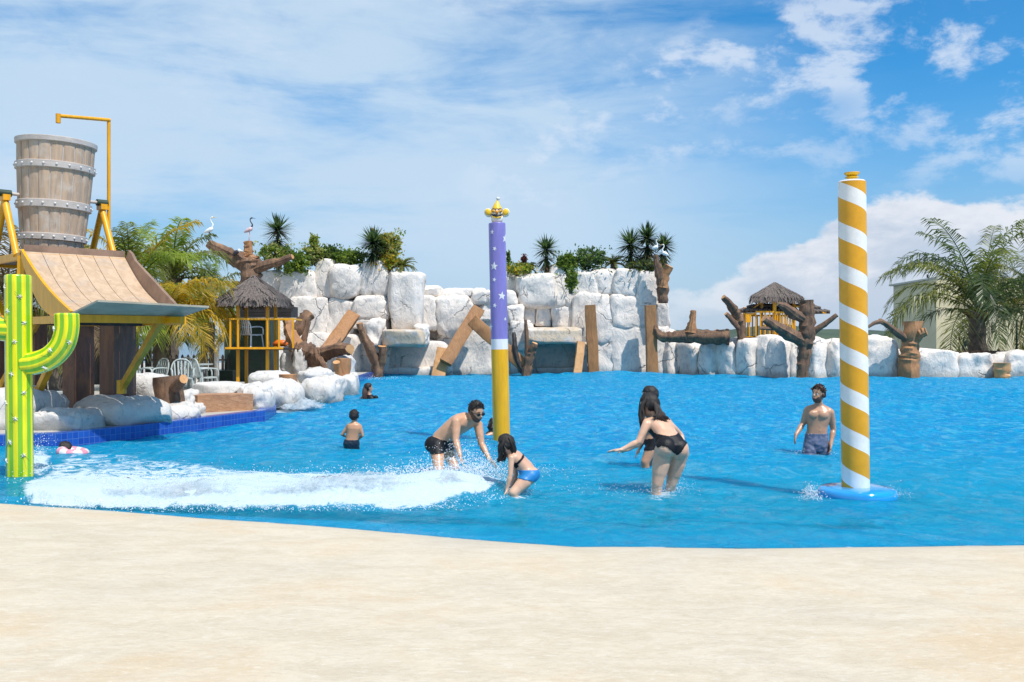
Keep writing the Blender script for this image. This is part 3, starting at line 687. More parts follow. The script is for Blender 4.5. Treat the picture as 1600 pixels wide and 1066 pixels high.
# ------------------------------------------------------------------ rocks
def rock_geo(b, c, size, seed, n=9, k=5.0, rough=0.10, R=None, taper=None, shear=None, freq=None, facets=6):
    """rounded block with chipped, uneven faces"""
    rnd = random.Random(seed); c = V(c); R = R or Matrix.Identity(3)
    tx = rnd.uniform(-.16, .16) if taper is None else taper; ty = rnd.uniform(-.12, .12)
    shx = rnd.uniform(-.10, .10) if shear is None else shear
    idx = {}; o = len(b.v); planes = []
    hs = V((size[0] / 2, size[1] / 2, size[2] / 2)); mn_ = min(hs); so = V((rnd.uniform(0, 99), rnd.uniform(0, 99), rnd.uniform(0, 99)))
    fr = freq or 0.9 / max(mn_, 0.15)
    for _ in range(facets):
        pn_ = V((rnd.uniform(-1, 1) * .9, rnd.uniform(-1, .2), rnd.uniform(-1, 1) * .9)).normalized()
        ext = abs(pn_.x) * hs.x + abs(pn_.y) * hs.y + abs(pn_.z) * hs.z
        planes.append((pn_, ext * rnd.uniform(.72, .90)))
    def vert(ix, iy, iz):
        key = (ix, iy, iz)
        if key in idx: return idx[key]
        p = V((2 * ix / n - 1, 2 * iy / n - 1, 2 * iz / n - 1))
        # crowd the rows towards the edges
        p = V([math.copysign(abs(a) ** 0.75, a) for a in p])
        q = p * (max(abs(a) for a in p) / (sum(abs(a) ** k for a in p) ** (1 / k)))
        q = V((q.x * (1 + tx * q.z) + shx * q.z, q.y * (1 + ty * q.z), q.z + 0.10 * tx * q.x))
        w_ = V((q.x * hs.x, q.y * hs.y, q.z * hs.z)); dirn = V((q.x / hs.x, q.y / hs.y, q.z / hs.z)).normalized()
        s_ = w_ * fr + so
        d = mn.fractal(s_ * 0.7, 0.85, 2.1, 4) * 0.9
        d += -0.55 * max(0, 0.22 - abs(mn.noise(s_ * 1.1 + V((7, 1, 4))))) / 0.22
        w_ = w_ + dirn * d * rough * mn_ * 1.7
        for (pn_, pd_) in planes:      # facets knocked off
            e_ = w_.dot(pn_) - pd_
            if e_ > 0: w_ = w_ - pn_ * e_ * .92
        b.v.append(c + R @ w_); idx[key] = len(b.v) - 1; return idx[key]
    for axis in range(3):
        for side in (0, n):
            for i in range(n):
                for j in range(n):
                    q = []
                    for (a, e) in ((i, j), (i + 1, j), (i + 1, j + 1), (i, j + 1)):
                        t_ = [0, 0, 0]; t_[axis] = side; t_[(axis + 1) % 3] = a; t_[(axis + 2) % 3] = e; q.append(vert(*t_))
                    if side == 0: q = q[::-1]
                    b.f.append(q); b.mi.append(0)
SEED = [100]
def block(parent, x0, y0, x1, y1, Y, d=1.6, rot=0.0, name='boulder', mat='white_rock', k=9.0, rough=0.085, n=14, **kw):
    k = 9.0 if k > 4.5 else 5.2; kw.setdefault('facets', 4)
    """block whose front face spans the given span of the view at depth Y"""
    SEED[0] += 1
    a = P(x0, y0, Y); c = P(x1, y1, Y)
    if y1 >= 582: c.z = -0.6
    w_, h_ = (c.x - a.x), (a.z - c.z)
    R = Matrix.Rotation(rot, 3, 'Z')
    b = MB(); rock_geo(b, ((a.x + c.x) / 2, Y + d / 2, (a.z + c.z) / 2), (w_ * 1.10, d, h_ * 1.085), SEED[0], n=n, k=k, rough=rough, R=R, **kw)
    return b.build(name, mat, parent, True, fix=False)
def wall_thing(label, Y, px, blocks, cores, group=None):
    t_ = thing('rock_wall', P(px, 600, Y) * V((1, 1, 0)) if False else V((P(px, 600, Y).x, Y, 0)), label, 'rock wall', group)
    for bl in blocks:
        kw = dict(bl[5]) if len(bl) > 5 else {}
        block(t_, bl[0], bl[1], bl[2], bl[3], bl[4], **kw)
    cb = MB()
    for (x0, y0, x1, y1, Yc, d) in cores:
        a = P(x0, y0, Yc); c = P(x1, y1, Yc)
        rock_geo(cb, ((a.x + c.x) / 2, Yc + d / 2, (a.z - 0.8) / 2), (c.x - a.x, d, a.z + 0.8), 7 + x0, n=12, k=8, rough=0.05)
        cb.build('rock_core', 'white_rock', t_, True, fix=False); cb = MB()
    return t_
YL = 44.2
left_wall = wall_thing('tall white rock bastion with yuccas on top, left of the purple pole', YL, 540, [
    (398, 424, 437, 480, YL + .3), (437, 424, 493, 471, YL), (491, 406, 521, 466, YL + .1, dict(taper=-.18, shear=.06)), (514, 414, 560, 466, YL - .25, dict(taper=.10, k=3.6, d=1.9)), (561, 407, 607, 463, YL, dict(taper=-.2, k=4)),
    (452, 465, 512, 527, YL - .15), (511, 466, 552, 526, YL), (551, 462, 605, 500, YL - .2, dict(k=4)), (553, 499, 604, 514, YL - .1),
    (606, 427, 656, 518, YL - .35, dict(taper=.14, d=2.2)),
    (400, 478, 455, 545, YL + .2), (455, 523, 520, 592, YL - .3), (510, 524, 562, 592, YL - .1), (568, 500, 600, 541, YL - 1.1, dict(d=1.3, rough=.2, k=3.4)), (548, 536, 606, 592, YL + .2), (645, 508, 668, 541, YL - 1.0, dict(d=1.2, rough=.2, k=3.2)),
    (596, 536, 700, 592, YL + 1.0, dict(d=1.2, rough=.05)), (596, 575, 690, 600, YL + .3, dict(d=1.0)), (425, 540, 470, 592, YL)],
    [(404, 436, 600, 560, YL + 1.1, 3.0), (600, 440, 650, 560, YL + 1.6, 2.6)])
# stone shelf
SEED[0] = 150
block(left_wall, 598, 516, 660, 541, YL - 1.5, d=3.0, name='ledge', mat='tan_stone', k=9, rough=.05, rot=0.0, taper=0, shear=0)
SEED[0] = 160
YC = 46.0
mid_wall = wall_thing('low middle run of white rocks behind the purple pole and crossed planks', YC, 735, [
    (654, 463, 681, 515, YC - .3), (657, 446, 690, 465, YC, dict(k=3)), (681, 463, 740, 525, YC - .4, dict(taper=.16, k=4)), (690, 450, 742, 464, YC, dict(k=4)), (735, 450, 759, 476, YC - .2, dict(k=4)), (756, 453, 806, 478, YC - .1, dict(k=4)),
    (746, 475, 800, 502, YC), (792, 476, 818, 506, YC - .2, dict(k=4)), (684, 500, 770, 594, YC, dict(taper=-.15, d=2.4, rough=.09)), (756, 500, 815, 594, YC + .1, dict(d=2.2)), (798, 502, 832, 545, YC - .5, dict(rough=.15)), (640, 515, 690, 594, YC + .6)],
    [(652, 466, 820, 560, YC + 1.1, 2.0)])
SEED[0] = 200
YR = 46.5
right_wall = wall_thing('tall white rock bastion with hanging plants between the two upright posts', YR, 935, [
    (792, 427, 815, 480, YR + .3, dict(mat='white_rock')), (808, 426, 868, 480, YR - .35, dict(d=2.2, k=4)), (858, 416, 882, 480, YR, dict(taper=-.2)), (878, 428, 900, 480, YR), (894, 424, 933, 463, YR - .1, dict(taper=-.2)), (928, 421, 967, 463, YR, dict(taper=.16, k=4)),
    (960, 420, 1001, 463, YR - .2, dict(taper=-.22)), (997, 424, 1030, 478, YR - .3, dict(taper=-.1)),
    (812, 478, 836, 512, YR + .2), (838, 478, 860, 512, YR + .1), (863, 478, 897, 514, YR, dict(taper=.15)),
    (894, 460, 924, 540, YR - .2), (919, 461, 959, 539, YR - .25), (957, 461, 1018, 513, YR - .3), (1026, 472, 1046, 514, YR - .1), (904, 536, 960, 592, YR - .3), (956, 511, 1014, 592, YR - .35), (1010, 505, 1030, 592, YR), (1024, 512, 1048, 592, YR - .2),
    (822, 532, 908, 592, YR + .9, dict(d=1.2, rough=.05)), (822, 572, 908, 600, YR + .2), (806, 514, 828, 592, YR - .2)],
    [(815, 440, 1010, 560, YR + 1.2, 3.0)])
block(right_wall, 822, 512, 907, 537, YR - 1.5, d=3.2, name='ledge', mat='tan_stone', k=9, rough=.06, taper=0, shear=0)
SEED[0] = 260
def wy(px): return interp(px, [1030, 1110, 1250, 1420, 1500], [46.8, 45.0, 42.9, 42.4, 43.0])
W = [(1022, 512, 1050, 592), (1044, 532, 1072, 592), (1068, 534, 1110, 592), (1107, 536, 1133, 592), (1129, 531, 1171, 592), (1168, 531, 1197, 592), (1192, 526, 1222, 592), (1215, 529, 1250, 592), (1244, 535, 1264, 592),
     (1258, 530, 1300, 592), (1296, 533, 1336, 592), (1332, 530, 1360, 592), (1352, 528, 1408, 592)]
rot_w = -0.92
low_wall = wall_thing('low white rock wall curving round the right side below the thatched lookout', 44, 1230,
    [(x0, y0, x1, y1, wy((x0 + x1) / 2) - (.2 if i % 2 else 0), dict(rot=rot_w * (1 if x0 < 1340 else .2), taper=random.Random(i).uniform(-.3, .1), rough=.12, d=1.5, k=3.8)) for i, (x0, y0, x1, y1) in enumerate(W)],
    [])
core_pts = [(7.2, 47.9), (12.4, 44.2), (17.4, 43.2), (20, 43.6)]
SEED[0] = 300
end_wall = wall_thing('pale low rocks below the right hand palm, at the far right of the pool', 43.5, 1520,
    [(1400, 548, 1436, 592, 43.2), (1433, 547, 1503, 592, 42.8, dict(rough=.14)), (1499, 553, 1556, 592, 42.9, dict(rough=.14)), (1552, 556, 1582, 592, 43.3), (1576, 553, 1640, 592, 43.0, dict(rough=.16)), (1636, 556, 1700, 592, 43.0)], [])

def near_rock(label, x0, y0, x1, y1, Y, d, rot=0.0, k=3.2, rough=.13, mat='near_rock', zb=None, group='white painted boulders along the left pool edge', n=13, **kw):
    rough *= 1.35; kw.setdefault('facets', 9)
    SEED[0] += 1
    a = P(x0, y0, Y); c = P(x1, y1, Y)
    if zb is not None: c.z = zb
    b = MB(); rock_geo(b, ((a.x + c.x) / 2, Y + d / 2, (a.z + c.z) / 2), ((c.x - a.x) * 1.06, d, (a.z - c.z) * 1.06), SEED[0], n=n, k=k, rough=rough, R=Matrix.Rotation(rot, 3, 'Z'), **kw)
    return b.build('boulder', mat, None, True, label=label, cat='boulder', group=group, fix=False)
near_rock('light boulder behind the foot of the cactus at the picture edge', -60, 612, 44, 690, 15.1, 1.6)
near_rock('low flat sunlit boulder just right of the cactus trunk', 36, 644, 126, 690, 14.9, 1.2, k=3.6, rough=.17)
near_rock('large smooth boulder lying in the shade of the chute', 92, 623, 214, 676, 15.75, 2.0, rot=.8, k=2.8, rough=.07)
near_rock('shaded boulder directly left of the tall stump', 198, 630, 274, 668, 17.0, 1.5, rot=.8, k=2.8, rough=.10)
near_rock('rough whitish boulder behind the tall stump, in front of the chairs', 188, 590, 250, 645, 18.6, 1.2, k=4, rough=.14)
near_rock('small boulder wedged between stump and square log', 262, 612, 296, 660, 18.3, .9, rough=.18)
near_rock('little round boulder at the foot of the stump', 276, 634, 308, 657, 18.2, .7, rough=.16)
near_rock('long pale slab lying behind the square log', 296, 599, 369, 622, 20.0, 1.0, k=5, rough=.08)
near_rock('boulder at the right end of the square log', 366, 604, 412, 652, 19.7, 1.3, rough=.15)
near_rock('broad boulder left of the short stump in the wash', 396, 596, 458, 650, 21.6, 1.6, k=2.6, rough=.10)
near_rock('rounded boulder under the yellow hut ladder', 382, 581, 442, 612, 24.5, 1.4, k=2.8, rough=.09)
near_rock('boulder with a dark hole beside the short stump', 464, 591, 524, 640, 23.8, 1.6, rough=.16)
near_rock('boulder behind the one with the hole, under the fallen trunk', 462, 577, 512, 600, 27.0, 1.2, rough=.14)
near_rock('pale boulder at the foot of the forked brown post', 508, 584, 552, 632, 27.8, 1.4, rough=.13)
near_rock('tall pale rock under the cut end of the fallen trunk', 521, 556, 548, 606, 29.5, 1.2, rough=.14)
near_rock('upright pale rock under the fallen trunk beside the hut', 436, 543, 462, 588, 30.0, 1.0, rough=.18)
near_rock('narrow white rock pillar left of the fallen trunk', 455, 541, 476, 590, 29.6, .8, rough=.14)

# ------------------------------------------------------------------ square timbers
def plank(label, x0, y0, x1, y1, wpx, Y, Y2=None, th=0.35, mat='plank_wood', name='plank', group='wooden planks leaning on the rock wall'):
    Y2 = Y2 or Y; a = P(x0, y0, Y); c = P(x1, y1, Y2)
    if y0 > 572 and Y > 40: a = a + (a - c).normalized() * 0.6
    b = MB(); d = (c - a).normalized(); side = d.cross(V((0, 1, 0))).normalized(); bk = side.cross(d).normalized()
    if bk.y < 0: bk = -bk
    w_ = wpx / F * Y; rings = []
    random.seed(int(x0 * 7 + y0)); n = 7
    for i in range(n + 1):
        q = a.lerp(c, i / n); ch = 0.035 * w_
        rr = []
        for (sx, sy) in ((-1, -1), (1, -1), (1, 1), (-1, 1)):
            for (ox, oy) in (((0, .12), (.12, 0)) if sx * sy > 0 else ((.12, 0), (0, .12))):
                rr.append(q + side * (sx * w_ / 2 * (1 - ox)) + bk * (sy * th / 2 * (1 - oy)) + V((random.uniform(-ch, ch), 0, random.uniform(-ch, ch))))
        rings.append(rr)
    b.rings(rings)
    return b.build(name, mat, None, 'auto', label=label, cat='plank', group=group)
plank('broad plank leaning to the right above the fallen trunk', 512, 548, 552, 492, 21, 41.5, 43.6)
plank('short thick post under the foot of the long leaning plank', 686, 584, 693, 546, 21, 44.2, 44.6, .4, 'cut_wood')
plank('long plank leaning up right, left arm of the crossed pair', 696, 567, 748, 482, 20, 44.0, 45.2)
plank('plank sloping down right behind the purple pole', 738, 501, 826, 578, 20, 44.8, 44.2)
plank('post propping the right end of the second stone shelf', 902, 583, 908, 536, 13, 44.3, 44.8, .4, 'cut_wood')
plank('left upright timber post against the white rock', 927, 578, 922, 477, 17, 45.6, 45.6, .45)
plank('right upright timber post beside the dead trunk with egrets', 1019, 578, 1016, 477, 17, 45.3, 45.3, .45)
b = MB(); a0 = P(298, 635, 18.9); a1 = P(384, 632, 19.7); b.beam(a0, a1, .62, .46, n=8, wob=.03)
b.build('log_block', ['log_block'], None, label='long square-cut log lying between the boulders on the pool edge', cat='log')

# ------------------------------------------------------------------ trunks (sculpted dead trees)
def trunk(name, label, cat, base, limbs, parts, group='sculpted dead trunks round the pool'):
    """limbs: (part name, [(px,py,Y)], [radii px], matname, cap?)"""
    t_ = thing(name, base, label, cat, group)
    for k_, (pn, pts, rp, mt) in enumerate(limbs):
        pw = bez([P(*p) for p in pts], 6); rr = [r / F * pts[min(i, len(pts) - 1)][2] for i, r in enumerate(rp)]
        rr = resamp(rr, len(pw)); b = MB()
        ph_ = k_ * 1.3 + len(label); b.tube(pw, rr, 22, wob=.34, seed=k_ + len(label), cap=True, mi=0, capmi=1, prof=lambda th: 1 + .07 * math.cos(3 * th + ph_) + .05 * math.cos(7 * th + ph_) + .03 * math.cos(11 * th))
        b.build(pn, [mt, 'cut_wood'], t_, 'auto')
    return t_
t1 = trunk('dead_tree', 'broken brown tree sculpture with three birds above the left hut', 'dead tree', V((P(390, 480, 42).x, 42, DZ)), [
    ('trunk', [(392, 490, 42), (391, 455, 42), (392, 425, 42), (390, 404, 42)], [15, 14, 16, 15], 'bark'),
    ('branch', [(396, 428, 42), (380, 410, 42), (352, 395, 41.8), (324, 380, 41.6)], [11, 13, 10, 5], 'bark'),
    ('branch', [(394, 410, 42), (388, 400, 42), (388.5, 390, 42), (388, 377, 42)], [14, 9, 7, 6.5], 'bark_orange'),
    ('branch', [(392, 424, 42), (412, 416, 41.8), (436, 409, 41.6), (457, 401, 41.4)], [11, 8, 6, 4], 'bark'),
    ('branch', [(370, 470, 42.2), (368, 440, 42.2)], [8, 6], 'bark')], None)
trunk('fallen_trunk', 'gnarled fallen trunk lying across the rocks right of the yellow hut', 'fallen trunk', V((P(490, 560, 30).x, 30, DZ)), [
    ('trunk', [(462, 548, 30), (478, 553, 30), (492, 557, 30), (508, 552, 30), (530, 546, 29.7), (547, 546, 29.4)], [16, 18, 15, 11, 9, 8], 'bark'),
    ('branch', [(467, 562, 30), (462, 540, 30), (452, 518, 30.2), (449, 502, 30.3)], [10, 12, 8, 7], 'bark_orange'),
    ('branch', [(454, 530, 30.6), (470, 507, 30.8), (484, 490, 31)], [10, 10, 9], 'bark'),
    ('branch', [(472, 545, 30.3), (476, 528, 30.3), (482, 502, 30.4)], [5, 4.5, 4], 'bark'),
    ('branch', [(500, 562, 29.8), (510, 580, 29.3), (521, 600, 29)], [5, 4.5, 4], 'bark'),
    ('branch', [(500, 555, 30), (515, 545, 31), (524, 533, 32)], [9, 9, 9], 'bark_orange')], None)
def stump(label, cx, y0, y1, rpx, Y, mat='bark', stub=None, name='tree_stump', top=1.0, lean=0):
    base = P(cx, y1, Y); t_ = thing(name, V((base.x, Y, base.z)), label, 'stump', 'tree stumps among the rocks'); b = MB()
    n = 9; pts = [P(cx + lean * (1 - i / (n - 1)), lerp(y1, y0, i / (n - 1)), Y) for i in range(n)]
    rr = [rpx / F * Y * k for k in resamp([.86, .92, .95, 1.0, 1.03 * top], n)]
    b.tube(pts, rr, 22, wob=.22, seed=cx, mi=0, capmi=1, prof=lambda th: 1 + .035 * math.cos(7 * th))
    b.build('trunk', [mat, 'cut_wood'], t_, 'auto')
    if stub:
        b = MB(); q = [P(*s_) for s_ in stub[0]]; b.tube(q, [r / F * Y for r in stub[1]], 12, wob=.2, mi=0, capmi=1); b.build('branch_stub', [mat, 'cut_wood'], t_, 'auto')
    return t_
stump('tall thick stump with a side stub on the pool edge left of the square log', 262, 588, 664, 22, 17.7, stub=([(274, 606, 17.5), (282, 597, 17.4), (287, 592, 17.3)], [9, 8, 7]), lean=8)
stump('short stump standing in the wash between two boulders', 450, 585, 634, 14.5, 23.4, 'bark_orange', top=.92)
stump('forked brown stump at the end of the fallen trunk', 537, 560, 624, 11, 28.4, 'bark_orange', stub=([(532, 590, 28.2), (527, 575, 28.1), (526, 566, 28.0)], [5, 5.5, 5.5]))
stump('stubby orange stump low in the far right rocks', 1566, 567, 594, 12.5, 42.6, 'cut_wood')
trunk('leaning_trunk', 'dark forked branch propping the left stone shelf', 'branch', V((P(590, 590, 43).x, 43, 0)), [
    ('trunk', [(589, 600, 43), (589, 572, 43), (578, 545, 42.8), (566, 520, 42.6), (561, 505, 42.5)], [8, 9, 8, 5, 4.5], 'bark'),
    ('branch', [(592, 580, 43), (597, 560, 42.9), (598, 541, 42.8)], [6, 6, 6.5], 'bark')], None)
trunk('leaning_trunk', 'dark forked branch propping the right stone shelf behind the purple pole', 'branch', V((P(822, 590, 44).x, 44, 0)), [
    ('trunk', [(822, 600, 44), (825, 570, 44), (831, 550, 43.9), (836, 536, 43.8)], [8, 7, 6, 5], 'bark'),
    ('branch', [(822, 585, 44.2), (808, 563, 44.2), (804, 535, 44.3), (803, 520, 44.4)], [7, 5, 4, 3], 'dark_wood'),
    ('branch', [(824, 560, 44), (823, 535, 44), (821, 500, 44)], [4, 3.4, 2.2], 'bark')], None)
t2 = trunk('dead_tree', 'forked dead trunk with egrets at the right end of the tall bastion', 'dead tree', V((P(1036, 475, 45.6).x, 45.6, 2.0)), [
    ('trunk', [(1036, 474, 45.6), (1036, 455, 45.6), (1032, 430, 45.6), (1027, 412, 45.6), (1024, 398, 45.6)], [7, 9, 8, 5, 3.5], 'bark'),
    ('branch', [(1036, 450, 45.5), (1040, 430, 45.5), (1047, 416, 45.4)], [8, 6, 6], 'bark_orange')], None)
trunk('fallen_trunk', 'horizontal log with one upright branch lying on the right low wall', 'fallen trunk', V((P(1085, 530, 44.5).x, 44.5, 1.6)), [
    ('trunk', [(1139, 527, 44.4), (1110, 527, 44.5), (1080, 525, 44.8), (1050, 527, 45), (1030, 524, 45.1), (1022, 507, 45.2)], [11.5, 11, 11.5, 8.5, 7, 3.5], 'bark'),
    ('branch', [(1080, 520, 44.7), (1082, 503, 44.7), (1084, 485, 44.7)], [10, 5.5, 4], 'bark_orange')], None)
trunk('dead_tree', 'forked leaning trunk left of the right hand thatched lookout', 'dead tree', V((P(1159, 535, 44.5).x, 44.5, 1.4)), [
    ('trunk', [(1161, 560, 44.4), (1158, 520, 44.4), (1153, 495, 44.4), (1142, 477, 44.2), (1130, 464, 44)], [6, 6.5, 8.5, 6, 4], 'bark'),
    ('branch', [(1157, 515, 44.4), (1147, 504, 44.2), (1134, 490, 44)], [5, 4.5, 3], 'bark')], None)
trunk('dead_tree', 'large dead tree with sawn top in front of the right hand lookout', 'dead tree', V((P(1254, 590, 42).x, 42, 0)), [
    ('trunk', [(1253, 605, 42), (1254, 575, 42), (1257, 545, 42), (1260, 520, 42), (1260, 490, 42), (1259, 469, 42)], [8.5, 9, 10, 13, 12, 11], 'bark'),
    ('branch', [(1256, 500, 42), (1240, 490, 41.6), (1226, 479, 41.3), (1215, 475, 41.2)], [8, 8, 6, 3], 'bark'),
    ('branch', [(1252, 533, 42), (1232, 522, 41.5), (1212, 510, 41.2), (1194, 497, 41)], [9, 10, 8, 6], 'bark'),
    ('branch', [(1215, 514, 41.2), (1200, 513, 41), (1186, 513, 40.8)], [4, 3, 2], 'bark'),
    ('branch', [(1264, 523, 42), (1284, 510, 41.8), (1308, 492, 41.6)], [6, 4.5, 3.2], 'bark')], None)
trunk('dead_tree', 'thick dead trunk with stubby arms between striped pole and palm', 'dead tree', V((P(1420, 590, 42).x, 42, 0)), [
    ('trunk', [(1419, 605, 42.1), (1419, 570, 42.1), (1421, 552, 42.1), (1423, 530, 42.1), (1426, 515, 42.1), (1426, 502, 42.1)], [14.5, 15, 14, 13, 13, 13], 'bark_orange'),
    ('branch', [(1415, 530, 42), (1398, 517, 41.8), (1385, 507, 41.7), (1374, 500, 41.6)], [6, 5, 4, 3], 'bark'),
    ('branch', [(1378, 502, 41.6), (1366, 505, 41.4), (1357, 511, 41.2)], [3.4, 3, 2], 'bark'),
    ('branch', [(1432, 528, 42), (1440, 521, 41.8), (1448, 518, 41.7)], [7, 7, 6], 'bark_orange')], None)

# ------------------------------------------------------------------ birds
def bird(label, px, py0, py1, Y, kind='egret', face=1):
    """feet at py1, head top at py0"""
    base = P(px, py1, Y); hgt = (py1 - py0) / F * Y; s_ = hgt
    t_ = thing('egret' if kind == 'egret' else 'stork', base, label, 'bird', 'bird figures on the dead trees')
    bm_, dk = ('bird_white', 'bird_dark') if kind == 'egret' else ('bird_pink', 'bird_dark')
    def q(x, z, y=0): return base + V((x * s_ * face, y * s_, z * s_))
    b = MB(); b.tube(bez([q(-.20, .36), q(-.08, .43), q(.06, .50), q(.13, .57)], 4), resamp([.02, .085, .10, .04], 13), 10); b.build('body', bm_, t_, True)
    b = MB(); b.tube(bez([q(.10, .56), q(.14, .68), q(.07, .80), q(.05, .90), q(.10, .955)], 4), resamp([.045, .03, .022, .022, .03], 17), 8); b.sphere(q(.11, .955), s_ * .035, 8, 6)
    b.build('neck', bm_ if kind == 'egret' else dk, t_, True)
    b = MB(); b.tube([q(.13, .955), q(.28, .93)], [.018 * s_, .003 * s_], 6); b.build('bill', 'clown_yellow' if kind == 'egret' else dk, t_, True)
    for k_ in (-1, 1):
        b = MB(); b.tube([q(.0, .40, .03 * k_), q(.02 + .02 * k_, .2, .035 * k_), q(0, 0, .035 * k_)], [.014 * s_, .009 * s_, .009 * s_], 6); b.build('leg', dk if kind == 'egret' else bm_, t_, True)
    return t_
bird('white egret on the tip of the left branch of the tree with three birds', 327, 338, 379, 41.6)
bird('pinkish stork with dark head on the middle stub of the tree with three birds', 389, 339, 377, 42, 'stork')
b = MB(); c = P(370, 397, 41.5)
tb_ = thing('small_bird', c - V((0, 0, .12)), 'small dark bird with pale head low on the left branch', 'bird', 'bird figures on the dead trees')
b.tube(bez([c + V((-.18, 0, -.08)), c + V((-.05, 0, .05)), c + V((.06, 0, .12))], 4), resamp([.03, .1, .07], 9), 8); b.build('body', 'bird_dark', tb_, True)
b = MB(); b.sphere(c + V((.10, 0, .15)), .075, 8, 6); b.tube([c + V((.13, 0, .15)), c + V((.30, 0, .11))], [.04, .012], 6); b.build('head', 'bird_white', tb_, True)
bird('white egret with long neck at the right rim of the bastion', 1039, 381, 410, 45.4, face=-1)
bird('smaller white egret half hidden in the yucca near the right trunk', 1024, 374, 398, 45.5)

# ------------------------------------------------------------------ cactus column
def star_mesh(b, c, n_, up, r, depth=.006, pts=5, inner=.42, mi=0, rot=0.0, wrap=None):
    n_ = V(n_).normalized(); up = (V(up) - n_ * V(up).dot(n_)).normalized(); sx = up.cross(n_)
    o = len(b.v); fr = []
    for i in range(pts * 2):
        a = math.pi * i / pts + rot; rr = r if i % 2 == 0 else r * inner
        p = c + sx * (math.sin(a) * rr) + up * (math.cos(a) * rr)
        fr.append(wrap(p) if wrap else p + n_ * 0.0)
    cc = wrap(c) + n_ * depth if wrap else c + n_ * depth
    b.v.append(cc); b.v.extend(fr)
    for i in range(pts * 2): b.f.append([o, o + 1 + i, o + 1 + (i + 1) % (pts * 2)]); b.mi.append(mi)
    bk = [p - n_ * .004 for p in fr]; o2 = len(b.v); b.v.extend(bk)
    for i in range(pts * 2):
        k_ = (i + 1) % (pts * 2); b.f.append([o + 1 + i, o2 + i, o2 + k_, o + 1 + k_]); b.mi.append(mi)
YCa = 11.62; cr = .151
cactus = thing('cactus_column', V((P(31, 740, YCa).x, YCa, floor_z(P(31, 740, YCa).x, YCa))), 'yellow and green striped cactus column with white spine stars', 'cactus figure')
NR = 9
def cprof(th): return 1 + .025 * math.cos(NR * th)
def cmi(i, j): return 0 if math.cos(NR * (2 * math.pi * (j + .5) / 108)) > -.12 else 1
b = MB(); bot = P(31.5, 790, YCa); top = P(28.5, 432, YCa)
cp = [bot.lerp(top, i / 30) for i in range(31)] + [top + V((0, 0, .012)), top + V((0, 0, .018))]
b.tube(cp, [cr] * 31 + [cr * .96, cr * .86], 108, prof=cprof, mifn=cmi, capmi=0); b.build('trunk', ['cactus_yellow', 'cactus_green'], cactus, True)
armp = bez([P(38, 569, YCa), P(60, 566, YCa), P(82, 556, YCa), P(98, 538, YCa), P(104.5, 515, YCa), P(104.5, 491, YCa)], 7)
b = MB(); b.tube(armp + [armp[-1] + V((0, 0, .012))], [cr * .92] * len(armp) + [cr * .80], 108, prof=cprof, mifn=cmi, capmi=0); b.build('arm', ['cactus_yellow', 'cactus_green'], cactus, True)
armp2 = bez([P(22, 516, YCa), P(0, 514, YCa), P(-22, 504, YCa), P(-34, 485, YCa), P(-38, 455, YCa), P(-38, 430, YCa)], 7)
b = MB(); b.tube(armp2 + [armp2[-1] + V((0, 0, .012))], [cr * .92] * len(armp2) + [cr * .80], 108, prof=cprof, mifn=cmi, capmi=0); b.build('arm', ['cactus_yellow', 'cactus_green'], cactus, True)
spines = [(15, 449, 0), (39, 464, 0), (22, 487, 0), (44, 505, 0), (33, 534, 0), (28, 584, 0), (44, 613, 0), (18, 629, 0), (34, 653, 0), (26, 689, 0), (44, 710, 0), (19, 718, 0), (92, 514, 104.5), (88, 547, 90), (114, 535, 102), (76, 574, 74), (3, 508, 0)]
for k_, (px, py, ax) in enumerate(spines):
    if ax == 0: axx = P(lerp(28.5, 31.5, (py - 432) / 330), py, YCa) if px > 8 else P(3, 514, YCa)
    else:
        axx = min(armp, key=lambda p: abs(800 + p.x / p.y * F - px) + abs(HOR - (p.z - H) / p.y * F - py))
    tgt = P(px, py, YCa); off = tgt - axx; off.y = 0
    if off.length > cr * .9: off = off.normalized() * cr * .9
    nn = V((off.x, -math.sqrt(max(1e-4, cr * cr - off.length_squared)), off.z)).normalized()
    b = MB(); star_mesh(b, axx + nn * cr * 1.04, nn, (0, 0, 1), .036, .014, 6, .30, rot=k_ * .4)
    so = b.build('spine_star', 'white_plastic', cactus, False)
    b = MB(); rr_ = random.Random(k_); dd = V((rr_.uniform(-1, 1), 0, rr_.uniform(-1, 1))).normalized(); pc = axx + nn * (cr * 1.05 + .012)
    b.tube([pc - dd * .02, pc + dd * .085 + nn * .02], [.0025, .0015], 5); b.build('thorn', 'black', cactus, False)

# ------------------------------------------------------------------ purple pole with clown head
YP = 15.1; pb = P(784, 694, YP); pt = P(776.5, 349, YP)
pp_ = thing('clown_pole', V((pb.x, YP, floor_z(pb.x, YP))), 'purple pole with white stars, yellow foot and clown head on top', 'play pole')
def seg(y0, y1, r, name, mat):
    b = MB(); f = lambda y: pb.lerp(pt, (694 - y) / (694 - 349))
    b.tube([f(y0), f((y0 + y1) / 2), f(y1)], r, 40); return b.build(name, mat, pp_, 'auto')
r_p = .1335
seg(770, 546, r_p * 1.01, 'foot_sleeve', 'pole_yellow'); seg(546, 530, r_p * 1.004, 'white_band', 'pole_white'); seg(530, 350, r_p, 'star_shaft', 'pole_purple')
b = MB(); f = lambda y: pb.lerp(pt, (694 - y) / (694 - 349)); b.tube([f(350), f(349), f(348)], [r_p * .98, r_p * .95, r_p * .5], 40); b.build('top_cap', 'pole_purple', pp_, 'auto')
